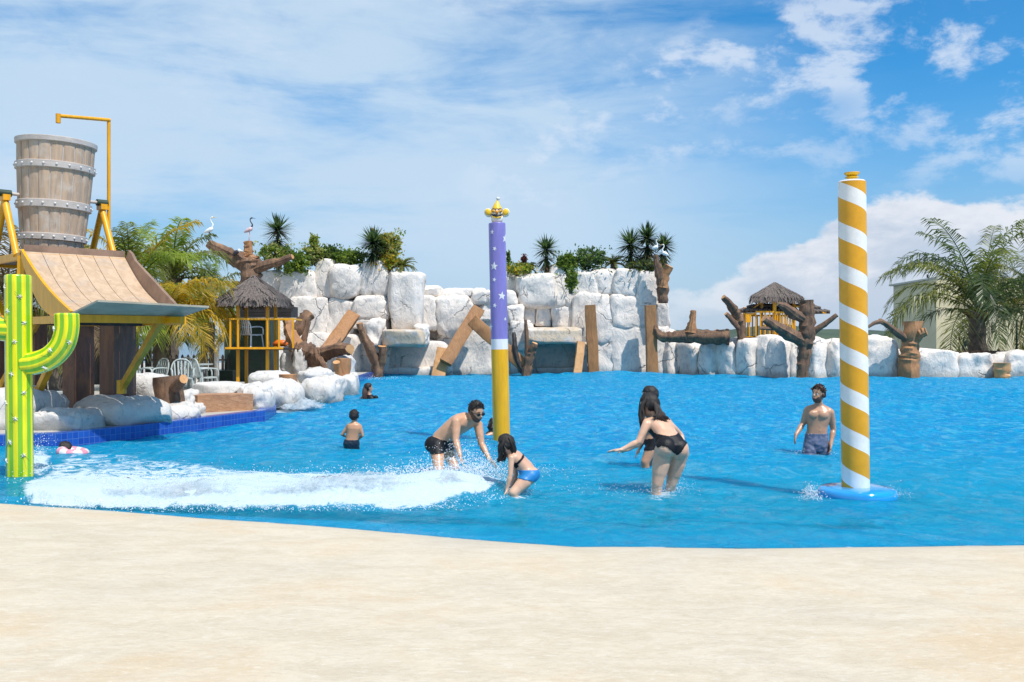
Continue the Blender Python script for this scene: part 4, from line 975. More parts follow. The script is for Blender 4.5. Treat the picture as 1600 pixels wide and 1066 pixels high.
for k_, (px, py, rp, ro) in enumerate([(769, 364, 3.6, .1), (789, 374, 7, .2), (773, 390, 3.8, .5), (772, 417, 7, 0.1), (772.5, 438, 3.6, .3), (784.5, 463, 7, .1), (773, 478, 3.8, .2), (789.5, 499, 3.2, .3), (767, 511, 6, .1), (800, 430, 6, 0), (795, 400, 5, .4), (760, 450, 5, .2)]):
    cx = 776.5 + (py - 349) * .0217; u = max(-.96, min(.96, (px - cx) / 13.3)); ax = f(py)
    th = math.asin(u); nn = V((math.sin(th), -math.cos(th), 0)) if 762 < px < 792 else V((1 if px > 776 else -1, .15, 0)).normalized()
    def wrap(p, ax=ax):
        q = p - ax; q2 = V((q.x, q.y, 0)); 
        return V((ax.x, ax.y, p.z)) + q2.normalized() * (r_p + .0035)
    b = MB(); star_mesh(b, ax + nn * r_p, nn, (0, 0, 1), rp / F * YP, .0015, 5, .42, rot=ro, wrap=wrap)
    b.build('star', 'pole_white', pp_, False)
hc = P(776.5, 333, YP)   # head centre
S = YP / F
b = MB(); b.tube([P(776.5, 350, YP), P(776.5, 344, YP), P(776.5, 338, YP)], [.075, .088, .10], 20); b.build('collar', 'clown_cream', pp_, True)
b = MB(); b.sphere(hc + V((0, 0, 0)), (9.5 * S, 8.5 * S, 9 * S), 20, 14); b.sphere(hc + V((0, 0, -6 * S)), (7.5 * S, 7 * S, 5 * S), 16, 8); b.build('head', 'clown_cream', pp_, True)
for sx in (-1, 1):
    b = MB(); b.sphere(hc + V((sx * 13.5 * S, .01, .5 * S)), (6.3 * S, 3.5 * S, 7.2 * S), 14, 10, R=Matrix.Rotation(sx * .45, 3, 'Y')); e = b.build('hair_puff', 'clown_cream', pp_, True)
    b = MB(); b.sphere(hc + V((sx * 13.6 * S, -.028, 1.2 * S)), (4.8 * S, 2.2 * S, 5.4 * S), 14, 10, R=Matrix.Rotation(sx * .45, 3, 'Y')); b.build('hair_inset', 'clown_yellow', pp_, True)
    b = MB(); tp = [hc + V((sx * (5.0 * S) + math.cos(a) * 3.2 * S, -7.6 * S, 3.0 * S + math.sin(a) * 3.0 * S)) for a in np.linspace(0, 2 * math.pi, 15)]
    b.tube(tp, .6 * S, 6, cap=False); b.build('eye_ring', 'leaf_dry', pp_, True)
    b = MB(); b.sphere(hc + V((sx * 5.0 * S, -6.8 * S, 2.4 * S)), (2.4 * S, 1.6 * S, 2.2 * S), 10, 8); b.build('eye', 'pole_yellow', pp_, True)
b = MB(); b.sphere(hc + V((0, -9.2 * S, 0.2 * S)), 2.7 * S, 12, 8); b.build('nose', 'clown_orange', pp_, True)
b = MB(); mp = [hc + V((x * S, -(8.9 - abs(x) * .28) * S, (-5.4 + .035 * x * x) * S)) for x in np.linspace(-8.5, 8.5, 11)]
b.tube(mp, resamp([.6 * S, 2.0 * S, 2.4 * S, 2.0 * S, .6 * S], 11), 10, flat=1.0); b.build('mouth', 'black', pp_, True)
b = MB(); mp = [hc + V((x * S, -(9.4 - abs(x) * .25) * S, (-8.2 + .035 * x * x) * S)) for x in np.linspace(-7.5, 7.5, 11)]
b.tube(mp, resamp([.4 * S, 1.3 * S, 1.3 * S, 1.3 * S, .4 * S], 11), 8); b.build('lip', 'clown_yellow', pp_, True)
b = MB(); b.tube([hc + V((0, 0, 6 * S)), hc + V((0, 0, 8 * S)), hc + V((.2 * S, 0, 15 * S)), hc + V((1 * S, 0, 20 * S))], [8.2 * S, 7.6 * S, 3.6 * S, 1 * S], 18); b.build('hat', 'clown_yellow', pp_, 'auto')
b = MB(); b.sphere(hc + V((1.6 * S, 0, 22.6 * S)), (3.2 * S, 2.8 * S, 2.6 * S), 10, 8); b.build('pompon', 'pole_white', pp_, True)

# ------------------------------------------------------------------ striped pole
YS = 9.95; sb = P(1337, 763, YS); st = P(1331, 285, YS)
sp_ = thing('striped_pole', V((sb.x, YS, floor_z(sb.x, YS))), 'gold and white spiral striped pole on a round blue base', 'play pole')
ax_dir = (st - sb).normalized(); r_s = .1405; Ls = (st - sb).length
b = MB(); org = V(sp_.location)
b.tube([org + V((0, 0, 1)) * 0 + V((0, 0, z)) for z in np.linspace(0, Ls, 40)], r_s, 48)
so = b.build('striped_shaft', 'pole_stripes', sp_, 'auto')
so.location = sb - org; so.rotation_euler = ax_dir.to_track_quat('Z', 'Y').to_euler()
b = MB(); tp = st; b.tube([tp + V((0, 0, 0)), tp + V((0, 0, .015))], [r_s, r_s * .9], 40); b.build('shaft_top', 'pole_white', sp_, 'auto')
b = MB(); b.tube([tp + V((0, 0, .01)), tp + V((0, 0, .045)), tp + V((0, 0, .05)), tp + V((0, 0, .062))], [.05, .05, .075, .045], 24)
b.tube([tp + V((0, 0, .062)), tp + V((0, 0, .075)), tp + V((0, 0, .090))], [.045, .065, .078], 24); b.build('nozzle', 'cut_wood' if False else 'clown_yellow', sp_, 'auto')
b = MB(); b.tube([tp + V((0, 0, .091)), tp + V((0, 0, .099))], [.080, .078], 24); b.build('nozzle_rim', 'pole_yellow', sp_, 'auto')
b = MB(); rb = .395; zc = sb.z
prof = [(0.02, rb * 1.03), (0.0, rb * 1.03)]
pts_ = [(-.45, r_s), (-.20, r_s * 1.3), (-.17, rb * .92), (-.12, rb * .99), (-.02, rb * 1.0), (.03, rb * 1.005), (.06, rb * .985), (.078, rb * .94), (.088, rb * .86), (.093, rb * .6), (.094, r_s * 1.0)]
b.tube([V((sb.x + .015, YS, z)) for z, _ in pts_], [r for _, r in pts_], 64); b.build('base_disc', 'blue_base', sp_, True)

# ------------------------------------------------------------------ water chute tower
wd = V((.7071, .7071, 0)); sdn = V((.7071, -.7071, 0))       # across the chute / down the chute
TL = V((-8.14, 16.0, 3.10)); BL = V((-6.61, 14.47, 2.02)); WID = 1.70
tower = thing('chute_tower', V((-7.6, 17.0, DZ)), 'yellow and brown tower with a curved wooden chute under the water bucket', 'play tower')
# curved chute surface, built of boards
prof_c = []
for i in range(17):
    u = i / 16; q = TL.lerp(BL, u); sag = math.sin(math.pi * u) * .20
    prof_c.append(q + V((0, 0, -sag * .85)) + sdn * (-sag * .45))
NBd = 6
for k_ in range(NBd):
    a = k_ / NBd * WID + .004; c = (k_ + 1) / NBd * WID - .004
    b = MB(); b.rings([[p + wd * a, p + wd * c, p + wd * c + V((0, 0, -.03)), p + wd * a + V((0, 0, -.03))] for p in prof_c]); b.build('chute_board', 'chute_sheet', tower, 'auto')
# top back board
b = MB(); q = TL; b.beam(q + V((0, 0, .03)) - sdn * .02, q + wd * WID + V((0, 0, .03)) - sdn * .02, .05, .16); b.build('back_board', 'chute_brown', tower)
# side walls
def side(off, hgt, th, name, mat, lo=-.04):
    b = MB(); rr = []
    for i, p in enumerate(prof_c):
        u = i / 16; hh_ = hgt * (1 - u) ** .8 + .03
        p = p + wd * off
        rr.append([p + V((0, 0, lo)), p + wd * th + V((0, 0, lo)), p + wd * th + V((0, 0, hh_)), p + V((0, 0, hh_))])
    b.rings(rr); return b.build(name, mat, tower, 'auto')
# left side: deep yellow curved cheek
b = MB(); rr = []
for i, p in enumerate(prof_c):
    u = i / 16; chord = TL.lerp(BL, u); up_ = p.lerp(chord, .55) + V((0, 0, .03))
    lo_ = p + V((0, 0, -.05 - .20 * math.sin(math.pi * min(1, u * 1.0)))) - sdn * .05
    rr.append([lo_ - wd * .045, lo_, up_, up_ - wd * .045])
b.rings(rr); b.build('side_cheek', 'yellow_paint', tower, 'auto')
b = MB(); rr = []
for i, p in enumerate(prof_c):
    u = i / 16; chord = TL.lerp(BL, u) + wd * (WID + .01)
    hi = chord + V((0, 0, .02 + .05 * (1 - u))) ; lo_ = p + wd * (WID + .01) + V((0, 0, -.03))
    if u < .12: hi = hi + V((0, 0, .06))
    rr.append([lo_, lo_ + wd * .05, hi + wd * .10, hi + wd * .05])
b.rings(rr); b.build('side_cheek', 'chute_brown', tower, 'auto')
# lip plate
lp0 = BL - wd * .03 + V((0, 0, -.02)); lp1 = BL + wd * (WID + .05) + V((0, 0, -.02))
o0 = BL + sdn * .78 + V((0, 0, .15)) + wd * .05; o1 = BL + sdn * .92 + V((0, 0, .10)) + wd * (WID + .02)
b = MB(); b.rings([[lp0, lp1, lp1 + V((0, 0, .03)), lp0 + V((0, 0, .03))], [o0, o1, o1 + V((0, 0, .03)), o0 + V((0, 0, .03))]]); b.build('lip_plate', 'lip_grey', tower)
b = MB(); b.beam(lp0 + V((0, 0, -.06)), lp1 + V((0, 0, -.06)), .08, .12); b.build('beam', 'yellow_paint', tower)
b = MB(); b.beam(lp1 + V((0, 0, -.07)) - wd * .3, lp1 + V((0, 0, -.07)) + sdn * .45 + wd * .05 - wd * .3, .07, .10); b.build('beam', 'yellow_paint', tower)
# floor frame of the tower
back = -sdn * 3.0
FZ = V((0, 0, -.08))
def tbeam(p0, p1, w_=.09, h_=.12, mat='yellow_paint', name='beam'):
    b = MB(); b.beam(p0, p1, w_, h_); return b.build(name, mat, tower)
lowL = V((lp0.x, lp0.y, 1.93)); lowR = V((lp1.x, lp1.y, 1.93))
tbeam(lowL, lowL + back); tbeam(lowR, lowR + back); tbeam(lowL + back, lowR + back); tbeam(lowL + back * .5, lowR + back * .5, .1, .14, 'dark_wood')
upL = V((TL.x, TL.y, 3.02)); upR = upL + wd * WID
tbeam(upL, upL - sdn * 2.2); tbeam(upR, upR - sdn * 2.2); tbeam(upL - sdn * 2.2, upR - sdn * 2.2); tbeam(upL, upR, .08, .1)
tbeam(upL - sdn * .05, lowL + back * .75); tbeam(upR - sdn * .05, lowR + back * .75)
tbeam(upL - sdn * 2.2, lowL + back); tbeam(upR - sdn * 2.2, lowR + back)
b = MB(); b.box((upL + upR) / 2 - sdn * 1.15 + V((0, 0, .02)), (2.1, WID, .05), Matrix.Rotation(-math.pi / 4, 3, 'Z')); b.build('deck_panel', 'dark_wood', tower)
# brown columns
for (px, wpx, Y, yt) in ((184, 47, 16.9, 494), (122.5, 40, 17.6, 490), (58, 26, 16.6, 488), (-2, 26, 17.6, 488)):
    a = P(px, yt, Y); wv_ = wpx / F * Y
    b = MB(); b.beam(V((a.x, Y, DZ - .3)), V((a.x, Y, 1.90)), wv_ * .82, wv_ * .82, up=(.55, .83, 0), n=3, wob=.02); b.build('column', 'column_brown', tower)
def brace(p0, p1, w_=.085, name='brace', mat='yellow_dull'):
    b = MB(); b.beam(p0, p1, w_, w_); b.build(name, mat, tower)
    b = MB(); b.beam(p0 - V((0, 0, .09)), p0 + V((0, 0, .14)), .12, .12, up=(0, 1, 0)); b.build('bracket', 'yellow_paint', tower)
brace(P(190, 607, 16.2), P(250, 503, 15.6), .10); brace(P(57, 618, 15.9), P(112, 500, 15.0), .10)
brace(P(-6, 618, 16.6), P(60, 500, 16.4), .09)
# A-frames that carry the bucket
bc = V((-8.2, 17.2, 0)); pL = V((-8.78, 16.62, 4.02)); pR = V((-7.60, 17.80, 4.02))
for p_ in (pL, pR):
    for sgn, ex in ((1, .60), (-1, .60)):
        b = MB(); b.tube([p_ + V((0, 0, .02)), p_ + sdn * sgn * ex + V((0, 0, 3.04 - p_.z))], .058, 14); b.build('frame_leg', 'yellow_paint', tower, 'auto')
    b = MB(); b.box(p_ + V((0, 0, .06)), (.22, .12, .10), Matrix.Rotation(-math.pi / 4, 3, 'Z')); b.build('bearing_seat', 'yellow_paint', tower)
    b = MB(); b.tube([p_ + V((0, 0, .14)) - wd * .10, p_ + V((0, 0, .14)) + wd * .10], .062, 14); b.build('bearing', 'dark_green', tower, 'auto')
# filling pipe
pp0 = P(171, 398, 18.0); pz = P(170, 187, 18.0); pe = V((-8.13, 17.2, P(93, 181, 17.2).z))
b = MB(); b.tube([V((pz.x, pz.y, pp0.z - .1)), V((pz.x, pz.y, pz.z))], .033, 14); b.build('pipe', 'yellow_paint', tower, 'auto')
b = MB(); b.tube([V((pz.x + .02, pz.y, pz.z - .01)), pe], .033, 14); b.build('pipe', 'yellow_paint', tower, 'auto')
b = MB(); b.tube([pe + V((0, 0, .035)), pe + V((0, 0, -.13))], .043, 14); b.build('pipe_mouth', 'yellow_paint', tower, 'auto')
tbeam(pR + V((0, 0, .05)), V((pz.x, pz.y, 4.07)), .04, .04)

# ------------------------------------------------------------------ bucket
bucket = thing('water_bucket', V((bc.x, bc.y, 3.2)), 'big weathered wooden water bucket hung on yellow frames above the chute', 'bucket')
BR = [(3.17, .500), (3.5, .535), (4.0, .585), (4.68, .625), (5.12, .640)]
def br_(z): return interp(z, [a for a, _ in BR], [c for _, c in BR])
NS = 20; tiltM = Matrix.Rotation(math.radians(2.2), 3, 'Y'); pv = V((bc.x, bc.y, 4.1))
def tl(p): return pv + tiltM @ (V(p) - pv)
for k_ in range(NS):
    a0 = 2 * math.pi * k_ / NS + .012; a1 = 2 * math.pi * (k_ + 1) / NS - .012; b = MB(); rr = []
    jit = random.Random(k_).uniform(-.006, .006)
    for z in (3.17, 3.5, 3.8, 4.0, 4.4, 4.68, 5.12):
        R_ = br_(z) + jit; am = (a0 + a1) / 2
        rr.append([tl((bc.x + math.cos(a) * r_, bc.y + math.sin(a) * r_, z)) for a, r_ in ((a0, R_ - .035), (a0, R_ - .006), (a0 + .02, R_), (am, R_ + .004), (a1 - .02, R_), (a1, R_ - .006), (a1, R_ - .035))])
    b.rings(rr); b.build('stave', 'stave', bucket, 'auto')
for z, hh_ in ((5.12, .10), (4.68, .13), (4.0, .145), (3.43, .125)):
    b = MB(); rr = []
    N_ = 64
    for i in range(N_):
        a = 2 * math.pi * i / N_; R_ = br_(z)
        rr.append([tl((bc.x + math.cos(a) * r_, bc.y + math.sin(a) * r_, z + dz)) for r_, dz in ((R_ + .004, -hh_ / 2), (R_ + .034, -hh_ / 2 + .012), (R_ + .038, hh_ / 2 - .012), (R_ + .012, hh_ / 2), (R_ - .02, hh_ / 2), (R_ - .02, -hh_ / 2))])
    rr.append(rr[0]); b.rings(rr, cap=False); hp = b.build('hoop', 'hoop', bucket, 'auto')
    if z < 5.0:
        for i in range(NS):
            a = 2 * math.pi * (i + .5) / NS; R_ = br_(z) + .036; q = tl((bc.x + math.cos(a) * R_, bc.y + math.sin(a) * R_, z))
            b = MB(); b.sphere(q, (.022, .022, .022), 8, 5); b.build('rivet', 'hoop_stud', hp, True)
b = MB(); b.rings([[tl((bc.x + math.cos(a) * (br_(z) - .016), bc.y + math.sin(a) * (br_(z) - .016), z)) for a in np.linspace(0, 2 * math.pi, 41)[:-1]] for z in (3.2, 3.5, 4.0, 4.68, 5.10)], cap=False); b.build('lining', 'hoop_stud', bucket, True, fix=False)
b = MB(); b.tube([tl((bc.x, bc.y, 3.18)), tl((bc.x, bc.y, 3.22))], .47, 40); b.build('bottom', 'stave', bucket, 'auto')
for p_, sg in ((pL, 1), (pR, -1)):
    b = MB(); b.tube([p_ + V((0, 0, .14)), p_ + V((0, 0, .14)) + wd * sg * .28], .03, 12); b.build('axle', 'hoop', bucket, 'auto')

# ------------------------------------------------------------------ palms
def frond_mesh(L, e0, droop, mat, seed, nl=54, leaf=.55, width=.045, hang=1.15):
    """one palm frond growing along +X from the origin"""
    rnd = random.Random(seed); b = MB(); n = 14; pts = []; p = V((0, 0, 0)); a = e0
    sl = rnd.uniform(-.25, .25); hd = 0
    for i in range(n + 1):
        pts.append(p.copy()); a -= droop / n * (0.5 + 1.2 * i / n); hd += sl / n
        p = p + V((math.cos(a) * math.cos(hd), math.cos(a) * math.sin(hd), math.sin(a))) * (L / n)
    b.tube(pts, resamp([.035, .028, .018, .008], n + 1), 5, cap=False)
    for i in range(nl):
        t_ = .13 + .87 * i / (nl - 1); f_ = t_ * n; k_ = min(int(f_), n - 1); q = pts[k_].lerp(pts[k_ + 1], f_ - k_)
        d = (pts[k_ + 1] - pts[k_]).normalized(); side_ = d.cross(V((0, 0, 1))); side_ = side_.normalized() if side_.length > .1 else V((0, 1, 0)); upv = side_.cross(d)
        l = leaf * (math.sin(math.pi * (0.12 + .80 * t_)) ** .6) * rnd.uniform(.7, 1.15)
        for sg in (-1, 1):
            if rnd.random() < .04: continue
            o = side_ * sg * rnd.uniform(.6, .9) + d * rnd.uniform(.40, .95) + upv * rnd.uniform(.05, .55); o.normalize()
            w_ = width * rnd.uniform(.7, 1.1); hg = hang * rnd.uniform(.6, 1.4)
            p0 = q; p1 = q + o * l * .5 + V((0, 0, -hg * l * .12)); p2 = q + o * l * .95 + V((0, 0, -hg * l * .55))
            ax_ = d * w_ * .5
            b.add([p0 - ax_ * .5, p0 + ax_ * .5, p1 - ax_, p1 + ax_, p2], [(0, 1, 3, 2), (2, 3, 4)])
    me = bpy.data.meshes.new('frond'); me.from_pydata([tuple(x) for x in b.v], [], b.f); me.materials.append(MATS[mat]); return me
FR = {}
def fronds(mat, L, seed, **kw):
    key = (mat, L, seed)
    if key not in FR:
        FR[key] = [frond_mesh(L * k, math.radians(e), math.radians(dr), mat, seed * 10 + i, **kw)
                   for i, (e, dr, k) in enumerate([(84, 60, 1.0), (68, 100, 1.05), (50, 125, 1.05), (28, 120, 1.0), (6, 95, .92), (-25, 55, .75)])]
    return FR[key]
def palm(label, px, py, Y, L, nf, mats, seed, trunk_r=.2, mix=(0, 1, 1, 2, 2, 3, 3, 3, 4, 4), leaf=.55, width=.05, base=None, rot0=0):
    c = P(px, py, Y); z0 = DZ if base is None else base; rnd = random.Random(seed)
    t_ = thing('palm_tree', V((c.x, Y, z0)), label, 'palm tree', 'coconut palms on the deck')
    nf = int(nf * 1.05)
    b = MB(); zt = c.z + .1; n = max(4, int((zt - z0) / .12)); pts = []; rr = []
    for i in range(n + 1):
        u = i / n; pts.append(V((c.x + .08 * math.sin(u * 2 + seed), Y, lerp(z0 - .1, zt, u)))); rr.append(trunk_r * (1.15 - .35 * u + (.06 if i % 2 else 0)))
    b.tube(pts, rr, 12, wob=.2, seed=seed); b.build('trunk', 'palm_bark', t_, True)
    b = MB()
    for k_ in range(16):   # old leaf bases and husk
        a = k_ * 2.4; q = V((c.x, Y, c.z - .1)); o = V((math.cos(a), math.sin(a), 0))
        b.tube([q + o * trunk_r * .6 + V((0, 0, -.35 + .02 * k_)), q + o * trunk_r * 1.35 + V((0, 0, .05)), q + o * trunk_r * 2.2 + V((0, 0, .3))], [.05, .045, .02], 5)
    b.build('leaf_base', 'leaf_dry', t_, False)
    for i in range(nf):
        vi = mix[i % len(mix)] if i < len(mix) * 9 else 3
        mt = mats[(i * 7 + seed) % len(mats)]
        me = fronds(mt, L, 1 + (i % 2), leaf=leaf, width=width)[vi]
        o = bpy.data.objects.new('frond', me); COL.objects.link(o); o.parent = t_
        o.location = V((c.x, Y, c.z)) - V(t_.location)
        o.rotation_euler = (rnd.uniform(-.15, .15), rnd.uniform(-.18, .18), rot0 + i * 2.399 + rnd.uniform(-.2, .2))
        s_ = rnd.uniform(.85, 1.1); o.scale = (s_, s_, s_)
    return t_
palm('large coconut palm before the beige building at the right', 1529, 490, 48.3, 5.9, 32, ['leaf_bluegreen', 'leaf_palm', 'leaf_bluegreen', 'leaf_palm', 'leaf_bluegreen'], 3, .42, mix=(0, 1, 2, 1, 2, 3, 1, 2, 3, 2, 0, 3), leaf=1.25, width=.085)
palm('second palm cut off by the right picture edge', 1634, 482, 49.5, 5.5, 28, ['leaf_palm', 'leaf_yellow', 'leaf_palm', 'leaf_bluegreen'], 8, .4, leaf=1.05, width=.07)
palm('upright light green palm directly right of the chute', 210, 462, 30.0, 2.9, 16, ['leaf_lime', 'leaf_yellow', 'leaf_lime', 'leaf_palm'], 5, .16, mix=(0, 0, 0, 1, 1, 1, 2, 2, 3, 3), leaf=.85, width=.05)
palm('darker palm behind the light green one, left of the tree with birds', 270, 440, 34.0, 2.5, 17, ['leaf_palm', 'leaf_lime', 'leaf_palm'], 6, .17, mix=(0, 0, 1, 1, 1, 2, 2, 3, 3, 4), leaf=.9, width=.055)
palm('broad low palm with yellowing drooping fronds in front of the chairs', 256, 500, 28.0, 2.35, 26, ['leaf_yellow', 'leaf_yellow', 'leaf_lime', 'leaf_yellow'], 9, .26, mix=(1, 2, 2, 3, 2, 3, 1, 3, 2, 1), leaf=.82, width=.05)
palm('palm with drooping fronds beside the thatched hut on the left', 318, 492, 35.5, 2.3, 17, ['leaf_palm', 'leaf_lime', 'leaf_yellow'], 12, .15, leaf=.85, width=.05)
palm('palm half hidden behind the brown columns of the tower', 88, 500, 26.0, 2.6, 22, ['leaf_palm', 'leaf_yellow', 'leaf_dry'], 15, .18, leaf=.5, width=.045)
palm('palm behind the cactus column at the left picture edge', 8, 470, 25.0, 2.3, 20, ['leaf_palm', 'leaf_dry'], 17, .18, leaf=.5, width=.045)

# ------------------------------------------------------------------ planting on the rocks
def blades(b, c, n, L, w_, rnd, lo=-.6, hi=1.0, curl=.25):
    for i in range(n):
        z = rnd.uniform(lo, hi); a = i * 2.39996 + rnd.uniform(-.2, .2); h_ = math.sqrt(max(0.02, 1 - min(1, z * z)))
        d = V((math.cos(a) * h_, math.sin(a) * h_, z)).normalized(); l = L * rnd.uniform(.75, 1.1)
        s_ = d.cross(V((0, 0, 1))); s_ = s_.normalized() * w_ * .5 if s_.length > .05 else V((w_ / 2, 0, 0))
        p0 = c + d * .05; p1 = c + d * l * .5 + V((0, 0, -curl * l * .08)); p2 = c + d * l + V((0, 0, -curl * l * .35))
        b.add([p0 - s_ * .7, p0 + s_ * .7, p1 - s_, p1 + s_, p2], [(0, 1, 3, 2), (2, 3, 4)])
def yucca(label, px, py, Y, L, ybase, seed=1, n=150):
    L *= 1.38
    c = P(px, py, Y); gb = P(px, ybase, Y); t_ = thing('yucca', gb, label, 'yucca', 'spiky yuccas on the rock wall'); rnd = random.Random(seed)
    b = MB(); b.tube([gb - V((0, 0, .2)), gb.lerp(c, .5) + V((.04, 0, 0)), c], [.10, .085, .07], 8, wob=.2); b.build('stem', 'palm_bark', t_, True)
    b = MB(); blades(b, c, int(n * 1.3), L, .075, rnd, -.5, 1.0); blades(b, c - V((0, 0, L * .45)), n // 2, L * .95, .07, rnd, -.9, .3)
    b.build('leaf_rosette', 'leaf_yucca', t_, False, fix=False, kind='stuff')
    if ybase - py > 30:
        b = MB(); blades(b, c - V((0, 0, L * .75)), n // 3, L * .75, .05, rnd, -1.0, -.2); b.build('dead_leaf_skirt', 'leaf_dry', t_, False, fix=False, kind='stuff')
    return t_
yucca('tall yucca above the left bastion, next to the bird tree', 434, 360, YL + .8, .72, 424, 1)
yucca('yucca with long drooping blades on the left bastion', 583, 380, YL + .3, .70, 412, 2, 190)
yucca('single yucca at the left of the right bastion', 853, 390, YR + .6, .68, 428, 3)
yucca('left of the three yuccas at the right end of the bastion', 985, 382, YR + .8, .74, 424, 4, 170)
yucca('middle and tallest of the three yuccas on the right bastion', 1011, 372, YR + .9, .72, 424, 5, 170)
yucca('right one of the three yuccas, behind the egret', 1037, 384, YR + .7, .60, 424, 6)
def bush(label, px, py, rx, ry, Y, mats, seed, n=900, leaf=.11, name='shrub', cat='shrub', density=1.0, stems=5, arch=None, aspect=2.0):
    u = Y / F; c = P(px, py, Y); RX, RZ = rx * u, ry * u; RY = min(RX, 1.0); rnd = random.Random(seed)
    t_ = thing(name, c - V((0, 0, RZ)), label, cat, 'planting on top of the rock wall')
    bs = [MB() for _ in mats]
    n = int(n * 2.3); RX *= 1.38; RZ *= 1.25; RY *= 1.2; leaf *= 1.35
    for i in range(n):
        for _ in range(12):
            q = V((rnd.uniform(-1, 1), rnd.uniform(-1, 1), rnd.uniform(-1, 1)))
            r_ = q.length
            lim = .78 + .34 * mn.noise(q.normalized() * 2.2 + V((seed * 3.1, 0, 0)))
            if r_ < lim and mn.noise(q * 3.2 + V((seed, 5, 5))) > -.16 and r_ > .25: break
        p = c + V((q.x * RX, q.y * RY, q.z * RZ)); k_ = int((mn.noise(q * 2.3 + V((seed, 0, 9))) * 1.3 + .5 + rnd.uniform(-.25, .25)) * len(mats)) % len(mats)
        d = (V((rnd.gauss(0, 1), rnd.gauss(0, 1), rnd.gauss(0.35, .8))) + q * .8).normalized(); s_ = d.orthogonal().normalized(); s_ = Matrix.Rotation(rnd.uniform(0, 6.28), 3, d) @ s_
        l = leaf * rnd.uniform(.6, 1.35); w_ = l / aspect
        bs[k_].add([p - d * l * .5, p + s_ * w_ * .5, p + d * l * .5, p - s_ * w_ * .5], [(0, 1, 2, 3)])
    for b_, mt in zip(bs, mats):
        if b_.f: b_.build('foliage', mt, t_, False, fix=False, kind='stuff')
    b = MB()
    for k_ in range(stems):
        a = rnd.uniform(-1, 1); b.tube([c + V((a * RX * .3, 0, -RZ * 1.1)), c + V((a * RX * .5, 0, -RZ * .2)), c + V((a * RX * .8, 0, RZ * .5))], [.035, .025, .01], 5)
    b.build('stem', 'palm_bark', t_, True, fix=False)
    return t_
Yl = YL + .9
bush('yellow-green bush in front of the first yucca', 428, 398, 24, 17, Yl - .6, ['leaf_variegated', 'leaf_lime', 'leaf_green'], 1)
bush('dark green leafy shrub hanging over the second boulder', 462, 410, 20, 18, Yl - .9, ['leaf_green', 'leaf_lime'], 2)
bush('pale speckled bush with an upright tuft', 491, 397, 17, 14, Yl - .3, ['leaf_variegated', 'leaf_lime'], 3)
bush('upright tuft of the speckled bush', 490, 377, 6, 10, Yl - .3, ['leaf_variegated', 'leaf_lime'], 4, 220)
bush('dark wispy shrub between the speckled bush and the green hedge', 516, 394, 14, 10, Yl, ['leaf_yucca', 'leaf_green'], 5, 380)
bush('lime green bushy hedge left of the drooping yucca', 545, 403, 25, 13, Yl, ['leaf_lime', 'leaf_green'], 6)
bush('golden-leaved shrub right of the drooping yucca', 605, 386, 20, 22, Yl, ['leaf_variegated', 'leaf_yellow', 'leaf_lime'], 7, 1100)
bush('golden-leaved shrub low in front of the sago', 607, 410, 14, 12, Yl - .6, ['leaf_yellow', 'leaf_lime'], 8, 500)
bush('dark green mound at the far left behind the thatched roof', 396, 424, 14, 16, Yl, ['leaf_green', 'leaf_yucca'], 16, 500)
def sago(label, px, py, Y, L, mat, seed, n=60):
    c = P(px, py, Y); t_ = thing('cycad', c - V((0, 0, .2)), label, 'cycad', 'planting on top of the rock wall'); rnd = random.Random(seed)
    b = MB(); b.tube([c - V((0, 0, .35)), c], [.14, .12], 8); b.build('stem', 'palm_bark', t_, True)
    me = [frond_mesh(L * k_, math.radians(e), math.radians(70), mat, seed + i, nl=30, leaf=.16, width=.022, hang=.15) for i, (e, k_) in enumerate(((60, .9), (35, 1), (10, 1)))]
    for i in range(n // 2):
        o = bpy.data.objects.new('frond', me[i % 3]); COL.objects.link(o); o.parent = t_; o.location = c - V(t_.location); o.rotation_euler = (0, rnd.uniform(-.15, .15), i * 2.399)
    return t_
sago('dark sago-like cycad at the right end of the left bastion', 628, 416, YL + .4, .80, 'leaf_palm', 1)
sago('dark cycad left of the single yucca', 824, 420, YR + .9, .62, 'leaf_palm', 5, 46)
sago('dark cycad between the arching shrub and the three yuccas', 958, 412, YR + .9, .85, 'leaf_palm', 9, 60)
sago('cycad crowded behind the three yuccas', 1000, 412, YR + 1.2, .8, 'leaf_bluegreen', 11, 50)
bush('yellow-tipped low shrub at the left rim of the right bastion', 810, 420, 22, 9, YR + .2, ['leaf_lime', 'leaf_yellow', 'leaf_green'], 9, 500)
bush('thin upright sprig just right of the purple pole', 794, 404, 4, 14, YR + .4, ['leaf_green'], 10, 90)
bush('small rust red bloom above the low shrub', 819, 406, 4, 7, YR + .6, ['leaf_red'], 11, 130)
bush('green shrub left of the arching one', 886, 412, 16, 15, YR + .4, ['leaf_green', 'leaf_lime'], 12)
bush('arching glossy shrub with sky showing through it', 922, 405, 24, 17, YR + .5, ['leaf_green', 'leaf_yucca'], 13, 900)
bush('hanging creeper trailing down between the boulders', 893, 436, 8, 17, YR - .9, ['leaf_green', 'leaf_lime'], 14, 380)
bush('dark undergrowth under the three yuccas', 1008, 415, 24, 9, YR + .3, ['leaf_yucca', 'leaf_palm'], 15, 600)

